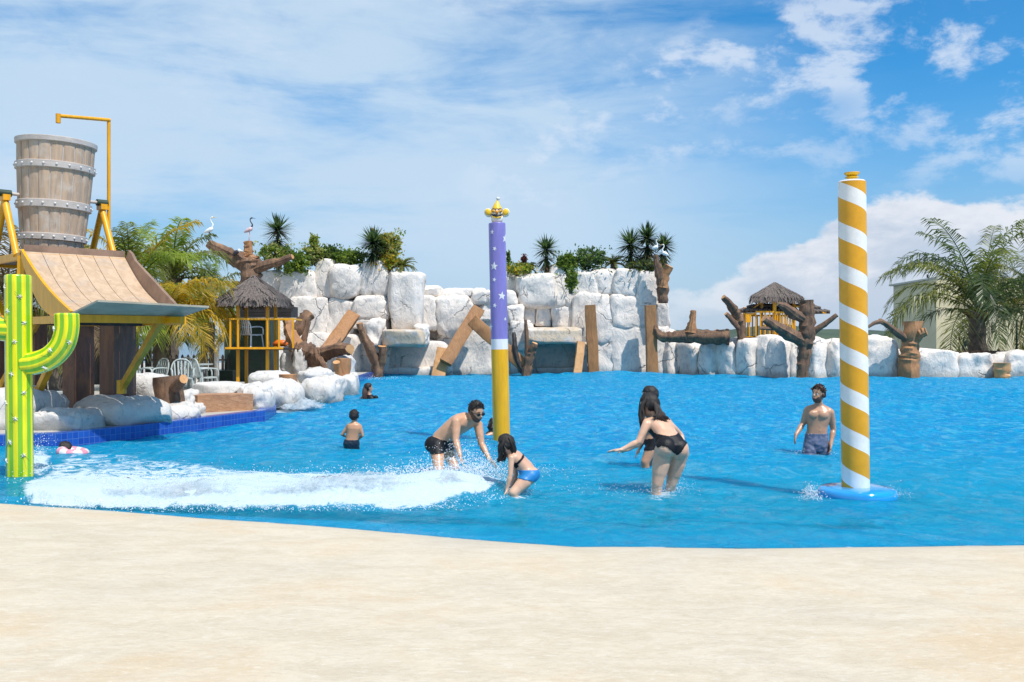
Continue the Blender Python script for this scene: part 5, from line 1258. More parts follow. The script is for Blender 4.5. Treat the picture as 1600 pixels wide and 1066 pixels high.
# ------------------------------------------------------------------ thatched huts
def thatch_roof(parent, apex, corners, seed, layers=4, straw=.5, n=1500):
    """pyramid thatch: solid core with straw over and hanging off the eaves"""
    b = MB(); k_ = len(corners); c0 = [V(c) for c in corners]; ap = V(apex); dn = V((0, 0, -.10))
    b.v = [ap] + c0 + [ap + dn * 3] + [c + dn for c in c0]
    for i in range(k_):
        j = (i + 1) % k_; b.f.append([0, 1 + i, 1 + j]); b.f.append([k_ + 1, k_ + 2 + j, k_ + 2 + i]); b.f.append([1 + i, k_ + 2 + i, k_ + 2 + j, 1 + j]); b.mi += [0, 0, 0]
    b.build('roof_core', 'thatch', parent)
    b = MB(); rnd = random.Random(seed)
    for i in range(n):
        e = rnd.randrange(k_); u = rnd.random(); lo = c0[e].lerp(c0[(e + 1) % k_], u); t_ = rnd.random() ** .7 if rnd.random() < .62 else 1.0
        p = ap.lerp(lo, t_); d = (lo - ap).normalized(); nrm = (c0[(e + 1) % k_] - c0[e]).cross(lo - ap).normalized()
        if nrm.z < 0: nrm = -nrm
        p = p + nrm * rnd.uniform(.0, .05); dd = (d + V((rnd.gauss(0, .06), rnd.gauss(0, .06), -.04 if t_ < .95 else -1.3))).normalized()
        l = straw * rnd.uniform(.5, 1.0); s_ = dd.cross(nrm).normalized() * rnd.uniform(.015, .035)
        b.add([p - s_, p + s_, p + dd * l + s_ * .5, p + dd * l - s_ * .5], [(0, 1, 2, 3)])
    b.build('thatch', 'thatch', parent, False, fix=False, kind='stuff')
def bar(parent, name, p0, p1, w_, mat='yellow_paint', h_=None):
    b = MB(); b.beam(p0, p1, w_, h_ or w_); return b.build(name, mat, parent)
YH = 28.0
def hx(px, y=YH): return (px - 800) / F * y
def hz_(py, y=YH): return H + (HOR - py) / F * y
hut = thing('thatched_hut', V((hx(395), YH + .8, DZ)), 'small thatched lifeguard hut on yellow posts at the left', 'hut')
x0, x1 = hx(372), hx(418); dpt = .95
zt, zf, zr = hz_(474), hz_(544), hz_(499)
for (xx, yy) in ((x0, YH), (x1, YH), (x0 - .02, YH + dpt), (x1, YH + dpt)): bar(hut, 'post', V((xx, yy, DZ)), V((xx, yy, zt + .15)), .085)
fx0, fx1 = hx(358), hx(447)
b = MB(); b.box(((fx0 + fx1) / 2, YH + dpt / 2 - .1, zf - .03), (fx1 - fx0, dpt + .5, .05)); b.build('floor', 'dark_wood', hut)
bar(hut, 'floor_beam', V((fx0, YH - .36, zf)), V((fx1, YH - .36, zf)), .06); bar(hut, 'rail', V((hx(358, YH - .36), YH - .36, zr)), V((hx(460, YH - .36), YH - .36, zr)), .05)
for px in (360, 372, 418, 436, 458): bar(hut, 'baluster', V((hx(px, YH - .36), YH - .36, zf)), V((hx(px, YH - .36), YH - .36, zr)), .045)
bar(hut, 'rail', V((fx0, YH - .36, zr)), V((fx0, YH + dpt, zr)), .045); bar(hut, 'rail', V((hx(460), YH - .36, zr)), V((hx(460), YH + dpt, zr)), .045)
bar(hut, 'rail', V((fx0, YH + dpt, zr)), V((hx(440), YH + dpt, zr)), .04)
for px in (388, 407): bar(hut, 'ladder_rail', V((hx(px), YH + .1, DZ)), V((hx(px), YH + .1, zf)), .03, 'dark_wood')
for z in (.45, .75, 1.05): bar(hut, 'rung', V((hx(388), YH + .1, z)), V((hx(407), YH + .1, z)), .03, 'dark_wood')
ex0, ex1 = hx(350), hx(437)
thatch_roof(hut, V((hx(391), YH + .45, hz_(430))), [V((ex0, YH - .42, hz_(466))), V((ex1, YH - .42, hz_(466))), V((ex1, YH + 1.3, hz_(466))), V((ex0, YH + 1.3, hz_(466)))], 4, straw=.34, n=2600)
def plastic_chair(label, x, y, z, rot, mat, s_=1.0, group='plastic garden chairs on the deck'):
    t_ = thing('garden_chair', V((x, y, z)), label, 'chair', group); R = Matrix.Rotation(rot, 3, 'Z'); o = V((x, y, z))
    q = lambda a, b_, c: o + R @ V((a * s_, b_ * s_, c * s_))
    b = MB(); b.rings([[q(-.24, -.24, .43), q(.24, -.24, .43), q(.24, -.24, .40), q(-.24, -.24, .40)], [q(-.23, .0, .41), q(.23, .0, .41), q(.23, 0, .38), q(-.23, 0, .38)], [q(-.21, .22, .43), q(.21, .22, .43), q(.21, .22, .40), q(-.21, .22, .40)]]); b.build('seat', mat, t_)
    b = MB(); fr = [q(-.23, .22, .42), q(-.26, .26, .62), q(-.22, .30, .80), q(-.10, .32, .90), q(.10, .32, .90), q(.22, .30, .80), q(.26, .26, .62), q(.23, .22, .42)]
    b.tube(bez(fr, 3), .022 * s_, 6); b.build('back_frame', mat, t_, True)
    for k_ in range(5):
        a = -.16 + .08 * k_; b = MB(); b.beam(q(a, .235, .43), q(a * 1.15, .31, .87 - .1 * abs(a)), .035 * s_, .012); b.build('back_slat', mat, t_)
    for sx in (-1, 1):
        b = MB(); b.tube(bez([q(sx * .25, .26, .64), q(sx * .29, .0, .66), q(sx * .27, -.22, .62), q(sx * .26, -.25, .42)], 3), .022 * s_, 6); b.build('armrest', mat, t_, True)
        for sy in (-1, 1):
            b = MB(); b.beam(q(sx * .23, sy * .22, .42), q(sx * .27, sy * .27, 0), .04 * s_, .03 * s_); b.build('leg', mat, t_)
    return t_
plastic_chair('white plastic armchair standing inside the thatched hut', hx(388), YH + .3, zf, 2.6, 'white_plastic', .95, None)
for (px, Y, r_, m_, lb) in ((285, 25.5, .4, 'grey_plastic', 'pale grey garden chair right behind the tall stump'), (322, 26.2, 2.2, 'grey_plastic', 'grey garden chair left of the pale post'), (241, 26.5, -.6, 'grey_plastic', 'grey garden chair in front of the low palm'),
                            (215, 25.8, 1.0, 'grey_plastic', 'grey garden chair next to the tower column'), (300, 28.6, 3.0, 'white_plastic', 'white garden chair on the far side of the table')):
    plastic_chair(lb, hx(px, Y), Y, DZ, r_, m_, 1.0)
tb = thing('garden_table', V((hx(306, 27.4), 27.4, DZ)), 'round grey garden table between the garden chairs', 'table'); b = MB(); c = V((hx(306, 27.4), 27.4, DZ))
b.tube([c + V((0, 0, .72)), c + V((0, 0, .76))], .48, 24); b.build('tabletop', 'grey_plastic', tb, 'auto')
for k_ in range(4):
    a = .8 + k_ * math.pi / 2; b = MB(); b.beam(c + V((math.cos(a) * .3, math.sin(a) * .3, .72)), c + V((math.cos(a) * .42, math.sin(a) * .42, 0)), .04, .04); b.build('leg', 'grey_plastic', tb)
b = MB(); fc = V((hx(438, YH + .1), YH + .15, zf + .10)); b.tube([fc + V((-.22, 0, 0)), fc + V((-.1, 0, .04)), fc + V((.1, 0, .04)), fc + V((.2, 0, 0))], [.05, .10, .10, .05], 12)
b.build('rescue_float', 'orange_plastic', None, True, label='orange rescue float lying on the floor of the hut', cat='rescue float')
# dark cabin behind the hut
cab = thing('cabin', V((hx(395, 33), 33, DZ)), 'dark cabin with slatted eave behind the thatched hut', 'cabin')
b = MB(); b.box((hx(382, 33), 34, (hz_(500, 33) + DZ) / 2), (1.5, 1.6, hz_(500, 33) - DZ)); b.build('wall', 'dark_green', cab)
for k_ in range(5):
    z = hz_(478 + k_ * 4.2, 32); bar(cab, 'eave_slat', V((hx(372, 32), 32 - .02 * k_, z)), V((hx(459 - k_, 32), 32 - .02 * k_, z)), .04, 'dark_wood', .075)
b = MB(); b.box(((hx(372, 32) + hx(456, 32)) / 2, 32.6, hz_(487, 32)), (hx(454, 32) - hx(374, 32), 1.0, .36)); b.build('eave', 'dark_wood', cab)
b = MB(); b.box((hx(348, 29.5), 29.5, DZ + .25), (.75, .5, .5)); b.build('planter_box', 'dark_green', None, label='dark green box standing between the pale post and the hut', cat='box')
b = MB(); b.tube([V((hx(338.5, 27.5), 27.5, DZ)), V((hx(338.5, 27.5), 27.5, hz_(530, 27.5)))], [.075, .065], 12, wob=.1); b.build('post', 'grey_post', None, True, label='pale round post left of the thatched hut', cat='post')
for (px, Y, lb) in ((331, 31, 'black post behind the pale round post'), (232, 31, 'black post left of the low palm trunk'), (150, 31, 'black post seen between the tower columns')):
    b = MB(); b.beam(V((hx(px, Y), Y, DZ)), V((hx(px, Y), Y, 2.2)), .16, .16); b.build('post', 'dark_wood', None, label=lb, cat='post')
fn = thing('picket_fence', V((hx(250, 33), 33, DZ)), 'black picket fence between the deck and the lagoon at the left', 'fence')
for z in (.45, .95): bar(fn, 'rail', V((hx(20, 33), 33, z)), V((hx(362, 33), 33, z)), .04, 'dark_wood', .06)
for k_ in range(38):
    px = 24 + k_ * 9.0; b = MB(); X_ = hx(px, 32.95); b.rings([[V((X_ - .04, 32.93, z)), V((X_ + .04, 32.93, z)), V((X_ + .04, 32.97, z)), V((X_ - .04, 32.97, z))] for z in (DZ, 1.08)] + [[V((X_ - .004, 32.93, 1.14)), V((X_ + .004, 32.93, 1.14)), V((X_ + .004, 32.97, 1.14)), V((X_ - .004, 32.97, 1.14))]]); b.build('picket', 'dark_wood', fn)
b = MB(); b.box((hx(85, 20), 20.3, DZ + .16), (.42, .5, .34)); b.build('grey_box', 'grey_plastic', None, label='light grey box on the deck between the tower columns', cat='box')

# right hand lookout
YK = 50.0
hk = thing('thatched_lookout', V((hx(1212, YK), YK, DZ)), 'yellow lookout with thatched cap and tiled wings behind the right wall', 'hut')
kx = lambda px, dy=0: hx(px, YK + dy); kz = lambda py: hz_(py, YK)
for (px, dy) in ((1190, 0), (1210, -.6), (1240, 0), (1216, 1.6), (1163, .2)): bar(hk, 'post', V((kx(px, dy), YK + dy, DZ)), V((kx(px, dy), YK + dy, kz(462 if px != 1163 else 480))), .13 if px != 1210 else .16)
b = MB(); b.box((kx(1203), YK + .4, kz(529)), (2.9, 2.4, .12)); b.build('floor', 'dark_wood', hk)
def rail_run(pxa, pxb, dya, dyb, yt, yb, nb):
    a = V((kx(pxa, dya), YK + dya, kz(yt))); c = V((kx(pxb, dyb), YK + dyb, kz(yt))); bar(hk, 'rail', a, c, .09)
    a2 = V((a.x, a.y, kz(yb))); c2 = V((c.x, c.y, kz(yb))); bar(hk, 'rail', a2, c2, .07)
    for i in range(nb + 1): q = a.lerp(c, i / nb); bar(hk, 'baluster', V((q.x, q.y, kz(yb))), q, .06)
rail_run(1161, 1181, -.5, -.5, 491, 527, 2); rail_run(1181, 1210, -.6, -.7, 488, 527, 4); rail_run(1211, 1242, -.7, -.5, 489, 526, 8)
rail_run(1161, 1242, 1.7, 1.7, 492, 526, 11)
b = MB(); b.box((kx(1169, -.6), YK - .62, kz(498)), (.28, .12, .42)); b.build('panel_box', 'orange_plastic' if False else 'yellow_paint', hk)
thatch_roof(hk, V((kx(1213), YK + .3, kz(441))), [V((kx(1175, -.8), YK - .8, kz(463))), V((kx(1253, -.8), YK - .8, kz(465))), V((kx(1253, 1.6), YK + 1.6, kz(465))), V((kx(1176, 1.6), YK + 1.6, kz(463)))], 9, straw=.45, n=2200)
# tiled wings
def wing(pts, nrow, ncol, name='roof_tile'):
    a, b0, c, d = [V(p) for p in pts]    # upper left, upper right, lower right, lower left
    m_ = MB(); m_.add([a, b0, c, d, a - V((0, 0, .08)), b0 - V((0, 0, .08)), c - V((0, 0, .08)), d - V((0, 0, .08))], [(0, 1, 2, 3), (4, 7, 6, 5), (0, 4, 5, 1), (1, 5, 6, 2), (2, 6, 7, 3), (3, 7, 4, 0)]); m_.build('roof_slab', 'dark_wood', hk)
    me = None
    for i in range(nrow):
        for j in range(ncol):
            p = a.lerp(b0, (j + .5) / ncol).lerp(d.lerp(c, (j + .5) / ncol), (i + .5) / nrow); q = a.lerp(b0, (j + .5) / ncol).lerp(d.lerp(c, (j + .5) / ncol), (i + 1.15) / nrow)
            m_ = MB(); m_.tube([p + V((0, 0, .02)), q + V((0, 0, .05))], [.07, .085], 6); m_.build(name, 'thatch', hk, True)
wing([(kx(1185, .4), YK + .4, kz(474)), (kx(1240, .4), YK + .4, kz(474)), (kx(1248, -.3), YK - .3, kz(486)), (kx(1150, -.3), YK - .3, kz(487))], 2, 14)
wing([(kx(1240, .4), YK + .4, kz(474)), (kx(1268, 1.5), YK + 1.5, kz(475)), (kx(1297, .9), YK + .9, kz(487)), (kx(1262, -.3), YK - .3, kz(489))], 2, 6)
bar(hk, 'brace', V((kx(1190, -.1), YK - .1, kz(472))), V((kx(1172, -.1), YK - .1, kz(486))), .07); bar(hk, 'brace', V((kx(1240, -.1), YK - .1, kz(478))), V((kx(1290, .6), YK + .6, kz(489))), .08)

# ------------------------------------------------------------------ beige building and what stands before it
bd = thing('building', V((38, 76, -1.5)), 'plain beige flat-roofed building behind the right hand palms', 'building')
Xc = (1463 - 800) / F * 70; Zt = H + 100 / F * 70
X_far = (1396 - 800) / F * 79.6
b = MB(); b.add([(Xc, 70, -2.4), (Xc + 14, 70, -2.4), (Xc + 14.5, 79.6, -2.4), (X_far, 79.6, -2.4), (Xc, 70, Zt - .12), (Xc + 14, 70, Zt - .12), (Xc + 14.5, 79.6, Zt - .12), (X_far, 79.6, Zt - .12)],
               [(0, 1, 5, 4), (1, 2, 6, 5), (2, 3, 7, 6), (3, 0, 4, 7), (4, 5, 6, 7)]); b.build('wall', 'cream_wall', bd)
b = MB(); b.add([(Xc - .02, 69.95, Zt - .12), (Xc + 14, 69.95, Zt - .12), (Xc + 14.5, 79.7, Zt - .12), (X_far - .35, 79.7, Zt - .12), (Xc - .02, 69.95, Zt + .02), (Xc + 14, 69.95, Zt + .02), (Xc + 14.5, 79.7, Zt + .02), (X_far - .35, 79.7, Zt + .02)],
               [(0, 1, 5, 4), (1, 2, 6, 5), (2, 3, 7, 6), (3, 0, 4, 7), (4, 5, 6, 7), (0, 3, 2, 1)]); b.build('roof', 'roof_trim', bd)
b = MB(); b.tube([(Xc - .2, 71, Zt), (Xc - .2, 71, Zt + .25)], .08, 8); b.build('roof_vent', 'dark_wood', bd)
lf = thing('low_fence', V((hx(1520, 46.5), 46.5, DZ)), 'dark brown boarded low fence at the foot of the palm', 'fence')
for k_ in range(3): bar(lf, 'board', V((hx(1428, 46.5), 46.5 + .003 * k_, .55 + .24 * k_)), V((hx(1720, 46.5), 46.5 + .003 * k_, .55 + .24 * k_)), .05, 'brown_fence', .21)
for px in (1440, 1499, 1560, 1620): bar(lf, 'post', V((hx(px, 46.6), 46.6, DZ)), V((hx(px, 46.6), 46.6, 1.2)), .1, 'brown_fence')
b = MB(); b.beam(V((hx(1499, 49), 49, DZ)), V((hx(1499, 49), 49, hz_(521, 49))), .07, .07); b.build('post', 'rust_post', None, label='thin rust red post in front of the beige wall', cat='post')
b = MB(); b.beam(V((hx(1588.5, 49), 49, DZ)), V((hx(1588.5, 49), 49, hz_(500, 49))), .07, .07); b.build('post', 'dark_green', None, label='thin dark green post in front of the beige wall', cat='post')
b = MB(); bx_, by_ = hx(1506, 47.5), 47.5; b.tube([V((bx_, by_, DZ)), V((bx_, by_, hz_(545, 47.5))), V((bx_, by_, hz_(536, 47.5))), V((bx_, by_, hz_(533, 47.5)))], [.07, .09, .09, .03], 12); b.build('bollard_lamp', 'black', None, 'auto', label='short black bollard lamp left of the palm trunk', cat='lamp')

# ------------------------------------------------------------------ people
def seg_cap(b, p0, r0, p1, r1, n=14):
    p0, p1 = V(p0), V(p1); d = (p1 - p0); L = d.length or 1e-5; d = d / L
    x = d.orthogonal().normalized(); y = d.cross(x); rr = []
    for k in range(4):
        a = math.pi / 2 * (1 - k / 4); rr.append((p0 - d * r0 * math.sin(a), r0 * math.cos(a) + 1e-4))
    rr += [(p0, r0), (p0.lerp(p1, .35), lerp(r0, r1, .30)), (p0.lerp(p1, .7), lerp(r0, r1, .70)), (p1, r1)]
    for k in range(1, 5):
        a = math.pi / 2 * k / 4; rr.append((p1 + d * r1 * math.sin(a), r1 * math.cos(a) + 1e-4))
    b.rings([[c + x * math.cos(2 * math.pi * j / n) * r + y * math.sin(2 * math.pi * j / n) * r for j in range(n)] for c, r in rr])
def frame(f, u):
    f = V(f).normalized(); u = V(u); u = (u - f * u.dot(f)).normalized(); r = f.cross(u)
    return r, f, u
def ell(b, c, r, R3, n=14, m=10):
    """ellipsoid with axes right, forward, up"""
    M = Matrix((R3[0], R3[1], R3[2])).transposed(); b.sphere(c, r, n, m, R=M)
class Body:
    def __init__(s, name_label, Y, male=True, sc=1.0, skin='skin_man', voxel=.009, group='bathers in the wave pool'):
        s.b = MB(); s.Y = Y; s.sc = sc; s.male = male; s.skin = skin; s.voxel = voxel; s.segs = []; s.label = name_label; s.group = group; s.extra = []
    def p(s, px, py, dy=0.0): return P(px, py, s.Y + dy)
    def cap(s, lab, p0, r0, p1, r1):
        seg_cap(s.b, p0, r0 * s.sc, p1, r1 * s.sc); s.segs.append((lab, V(p0), V(p1), r0 * s.sc, r1 * s.sc))
    def torso(s, rings):
        """rings: (centre, half-side vector, half depth)"""
        rr = []; n = 24; cs = [V(r[0]) for r in rings]
        for i, (c, sv, dp) in enumerate(rings):
            c = V(c); sv = V(sv); d = (cs[min(i + 1, len(cs) - 1)] - cs[max(i - 1, 0)]).normalized()
            sv = (sv - d * sv.dot(d) * .8); dv = d.cross(sv).normalized() * dp * s.sc; ring = []
            for j in range(n):
                a = 2 * math.pi * j / n; ca, sa = math.cos(a), math.sin(a); k = (abs(ca) ** 2.5 + abs(sa) ** 2.5) ** (-1 / 2.5)
                ring.append(c + sv * ca * k + dv * sa * k)
            rr.append(ring)
        s.b.rings(rr)
        for i in range(len(cs) - 1): s.segs.append(('torso%d' % i, cs[i], cs[i + 1], (V(rings[i][1]).length + rings[i][2] * s.sc) / 2, (V(rings[i + 1][1]).length + rings[i + 1][2] * s.sc) / 2))
    def head(s, c, fwd, up, k=1.0):
        k *= s.sc; R3 = frame(fwd, up); r, f, u = R3; s.hc = V(c); s.hf = R3; s.hk = k; b = s.b; c = V(c)
        ell(b, c + u * .018 * k - f * .010 * k, (.076 * k, .096 * k, .098 * k), R3, 20, 14)
        ell(b, c + f * .022 * k - u * .045 * k, (.060 * k, .070 * k, .072 * k), R3, 16, 12)          # face
        ell(b, c + f * .050 * k - u * .098 * k, (.030 * k, .028 * k, .020 * k), R3, 12, 8)          # chin
        seg_cap(b, c + f * .083 * k + u * .012 * k, .008 * k, c + f * .108 * k - u * .022 * k, .014 * k, 10)   # nose
        for sg in (-1, 1):
            ell(b, c + r * sg * .077 * k - u * .008 * k - f * .008 * k, (.010 * k, .020 * k, .030 * k), R3, 10, 8)
            seg_cap(b, c + f * .080 * k + u * .020 * k + r * sg * .012 * k, .008 * k, c + f * .070 * k + u * .020 * k + r * sg * .045 * k, .008 * k, 8)
            ell(b, c + f * .062 * k - u * .028 * k + r * sg * .032 * k, (.020 * k, .018 * k, .022 * k), R3, 8, 6)
        ell(b, c + f * .084 * k - u * .055 * k, (.022 * k, .012 * k, .011 * k), R3, 10, 6)
        s.segs.append(('head', c + u * .02 * k, c - u * .06 * k, .09 * k, .06 * k))
    def neck(s, base, r=.052):
        c = s.hc - s.hf[2] * .06 * s.hk - s.hf[1] * .015 * s.hk; s.cap('neck', base, r * 1.15, c, r * .95)
    def hand(s, w, d, n_, side=1, curl=.35, k=1.0, spread=.12):
        """w wrist, d pointing dir, n_ palm normal (fingers curl towards it)"""
        d = V(d).normalized(); n_ = V(n_); n_ = (n_ - d * n_.dot(d)).normalized(); sd_ = d.cross(n_) * side; k *= s.sc; w = V(w)
        pe = w + d * .088 * k; b = s.b
        b.rings([[w + sd_ * (a * wd_) * k + n_ * (c_ * th_) * k + d * dd * k for a, c_ in ((-1, -.6), (-.6, -1), (.6, -1), (1, -.6), (1, .6), (.6, 1), (-.6, 1), (-1, .6))] for dd, wd_, th_ in ((-.01, .024, .017), (.03, .034, .016), (.07, .041, .014), (.092, .038, .011))])
        s.segs.append(('hand', w, pe, .03 * k, .03 * k))
        for i, (o, l) in enumerate(((-.031, .066), (-.0105, .076), (.0105, .071), (.030, .056))):
            q = pe + sd_ * o * k - d * .012 * k; d1 = (d + sd_ * o / .03 * spread + n_ * curl * .5).normalized(); d2 = (d + sd_ * o / .03 * spread + n_ * curl * 1.6).normalized()
            m_ = q + d1 * l * .55 * k; seg_cap(b, q, .0098 * k, m_, .0090 * k, 8); seg_cap(b, m_, .0090 * k, m_ + d2 * l * .48 * k, .0075 * k, 8)
        q = w + d * .028 * k - sd_ * .028 * k; d1 = (d * .75 - sd_ * .75 + n_ * .35).normalized(); m_ = q + d1 * .04 * k
        seg_cap(b, q, .0125 * k, m_, .011 * k, 8); seg_cap(b, m_, .0105 * k, m_ + (d1 + d * .5).normalized() * .032 * k, .0085 * k, 8)
    def arm(s, lab, sh, el_, wr, hd=None, pn=(0, 0, -1), side=1, curl=.35, k=1.0, r=(.052, .044, .036, .034, .025)):
        s.cap(lab + '_upper', sh, r[0] * k, el_, r[2] * k); sh, el_, wr = V(sh), V(el_), V(wr)
        m_ = sh.lerp(el_, .45); s.cap(lab + '_upper', m_, r[1] * k * 1.06, m_.lerp(el_, .3), r[1] * k)
        s.cap(lab + '_lower', el_, r[3] * k, wr, r[4] * k); m_ = el_.lerp(wr, .25); s.cap(lab + '_lower', m_, r[3] * k * 1.12, el_.lerp(wr, .55), r[3] * k * .95)
        s.hand(wr, hd if hd is not None else (wr - el_), pn, side, curl)
    def leg(s, lab, hip, kn, an, foot, k=1.0, r=(.092, .080, .058, .056, .036)):
        hip, kn, an = V(hip), V(kn), V(an)
        s.cap(lab + '_thigh', hip, r[0] * k, kn, r[2] * k); m_ = hip.lerp(kn, .35); s.cap(lab + '_thigh', m_, r[1] * k * 1.06, hip.lerp(kn, .65), r[1] * k * .90)
        s.cap(lab + '_calf', kn, r[2] * k * .95, an, r[4] * k); m_ = kn.lerp(an, .28); s.cap(lab + '_calf', m_, r[3] * k, kn.lerp(an, .5), r[3] * k * .88)
        fd = V(foot).normalized(); s.cap(lab + '_foot', an - V((0, 0, .03)) - fd * .03, .035 * k, an - V((0, 0, .055)) + fd * .15 * k, .026 * k)
    def ball(s, lab, c, r, R3=None):
        R3 = R3 or (V((1, 0, 0)), V((0, 1, 0)), V((0, 0, 1))); r = tuple(x * s.sc for x in r); ell(s.b, V(c), r, R3); s.segs.append((lab, V(c), V(c) + V((0, 0, .001)), min(r) * 1.0, min(r) * 1.0))
    def finish(s):
        xs = [v.z for v in s.b.v]; zmin = min(xs); cx = sum(v.x for v in s.b.v) / len(s.b.v)
        s.t = thing('person', V((cx, s.Y, zmin)), s.label, 'person', s.group)
        tmp = s.b.build('tmp', s.skin, s.t, False, fix=False)
        m1 = tmp.modifiers.new('r', 'REMESH'); m1.mode = 'VOXEL'; m1.voxel_size = s.voxel; m1.use_smooth_shade = True
        m2 = tmp.modifiers.new('s', 'SMOOTH'); m2.factor = .5; m2.iterations = 3
        dg = bpy.context.evaluated_depsgraph_get(); me = bpy.data.meshes.new_from_object(tmp.evaluated_get(dg)); me.name = 'body'
        bpy.data.objects.remove(tmp); s.body = bpy.data.objects.new('body', me); COL.objects.link(s.body); s.body.parent = s.t
        me.materials.clear(); me.materials.append(MATS[s.skin]); me.polygons.foreach_set('use_smooth', [True] * len(me.polygons))
        nv = len(me.vertices); co = np.empty(nv * 3); me.vertices.foreach_get('co', co); s.co = co.reshape(-1, 3) + np.array(s.t.location)
        no = np.empty(nv * 3); me.vertices.foreach_get('normal', no) if False else None
        s.no = np.array([tuple(v.normal) for v in me.vertices])
        best = np.full(nv, 1e9); s.lab = np.zeros(nv, int); s.tt = np.zeros(nv)
        for i, (lb, a, c, r0, r1) in enumerate(s.segs):
            A = np.array(a); D_ = np.array(c) - A; t_ = np.clip(((s.co - A) @ D_) / max(D_ @ D_, 1e-9), 0, 1)
            d = np.linalg.norm(s.co - (A + t_[:, None] * D_), axis=1) - (r0 + (r1 - r0) * t_); m_ = d < best
            best[m_] = d[m_]; s.lab[m_] = i; s.tt[m_] = t_[m_]
        s.names = [x[0] for x in s.segs]
        return s
    def shell(s, name, mat, pred, off=.006, noise_=0.0, parent=None, nf=30):
        """garment or hair that follows the body surface"""
        me = s.body.data; sel = [pred(V(s.co[i]), s.names[s.lab[i]], s.tt[i], V(s.no[i])) for i in range(len(s.co))]
        idx = {}; vs = []; fs = []; ed = {}
        for poly in me.polygons:
            vv = poly.vertices
            if sum(bool(sel[i]) for i in vv) * 2 <= len(vv): continue
            q = []
            for i in vv:
                if i not in idx:
                    o = off if not isinstance(sel[i], float) or sel[i] == 1.0 else off * sel[i]
                    if noise_: o += noise_ * mn.noise(V(s.co[i]) * nf)
                    idx[i] = len(vs); vs.append(s.co[i] + s.no[i] * max(o, .002))
                q.append(idx[i])
            fs.append(q)
            for a, c in zip(q, q[1:] + q[:1]):
                e = (min(a, c), max(a, c)); ed[e] = ed.get(e, 0) + 1
        inv = {v: k for k, v in idx.items()}; rim = {}
        for (a, c), n_ in list(ed.items()):
            if n_ == 1:
                for x in (a, c):
                    if x not in rim: rim[x] = len(vs); vs.append(s.co[inv[x]] - s.no[inv[x]] * .004)
                fs.append([a, c, rim[c], rim[a]])
        if not fs: return None
        me2 = bpy.data.meshes.new(name); org = np.array(s.t.location); me2.from_pydata([tuple(v - org) for v in vs], [], fs); me2.materials.append(MATS[mat])
        bm = bmesh.new(); bm.from_mesh(me2)
        for _ in range(2):
            be = [v for v in bm.verts if v.is_boundary or any(len(e.link_faces) < 2 for e in v.link_edges)]
            bmesh.ops.smooth_vert(bm, verts=be, factor=.5, use_axis_x=True, use_axis_y=True, use_axis_z=True)
        bmesh.ops.recalc_face_normals(bm, faces=bm.faces); bm.to_mesh(me2); bm.free()
        me2.polygons.foreach_set('use_smooth', [True] * len(me2.polygons))
        o = bpy.data.objects.new(name, me2); COL.objects.link(o); o.parent = parent or s.t; return o
    def hair(s, mat, low=-.02, back=-.075, front=.062, off=.014, noise_=.007):
        r, f, u = s.hf; k = s.hk
        def pr(p, lb, t_, n_):
            if lb not in ('head', 'neck'): return False
            q = p - s.hc; a, b_, c = q.dot(r) / k, q.dot(f) / k, q.dot(u) / k
            if c < back: return False
            if b_ > .03: th_ = front + (.085 - b_) * .10
            elif b_ > -.012: th_ = .02
            else: th_ = lerp(low, back, min(1, (-.012 - b_) / .05))
            if c <= th_: return False
            return max(.12, min(.999, (c - th_) / .045))
        return s.shell('hair', mat, pr, off * k, noise_ * k)
    def tufts(s, mat, n=70, seed=1, l=.030):
        rnd = random.Random(seed); r, f, u = s.hf; k = s.hk; b = MB()
        for i in range(n):
            a = rnd.uniform(0, 6.28); z = rnd.uniform(.30, 1.0); h_ = math.sqrt(1 - z * z); d = r * math.cos(a) * h_ + f * math.sin(a) * h_ + u * z
            if d.dot(f) > .72: continue
            p0 = s.hc + u * .018 * k - f * .010 * k + r * d.dot(r) * .082 * k + f * d.dot(f) * .100 * k + u * d.dot(u) * .104 * k
            t_ = (d * .8 + V((rnd.gauss(0, .6), rnd.gauss(0, .6), rnd.gauss(0, .4)))).normalized() * l * k * rnd.uniform(.5, 1.1)
            b.tube([p0 - d * .006, p0 + t_ * .6 + d * .004, p0 + t_], [.0065 * k, .006 * k, .002 * k], 5)
        return b.build('hair_tuft', mat, s.t, True, fix=False, kind='stuff')
    def strands(s, mat, path_fn, n, r=.011, seed=1, name='hair_lock'):
        rnd = random.Random(seed); b = MB()
        for i in range(n):
            pts = path_fn(rnd, i / max(1, n - 1)); pts = bez(pts, 4); b.tube(pts, resamp([r * s.sc * .9, r * s.sc * 1.15, r * s.sc, r * s.sc * .3], len(pts)), 6)
        return b.build(name, mat, s.t, True, fix=False, kind='stuff')
    def face(s, glasses=False, beard=False, lips=True):
        r, f, u = s.hf; k = s.hk; c = s.hc; at = lambda a, b_, e: c + r * a * k + f * b_ * k + u * e * k
        for sg in (-1, 1):
            if not glasses:
                b = MB(); ell(b, at(sg * .030, .076, .000), (.014 * k, .010 * k, .008 * k), s.hf, 10, 6); e = b.build('eye', 'eye_white', s.t, True)
                b = MB(); ell(b, at(sg * .030, .084, .000), (.006 * k, .004 * k, .006 * k), s.hf, 8, 6); b.build('iris', 'black', e, True)
            b = MB(); b.tube([at(sg * .012, .094, .024), at(sg * .03, .090, .031), at(sg * .05, .076, .026)], [.003 * k, .0045 * k, .002 * k], 6); b.build('eyebrow', 'hair_dark', s.t, True)
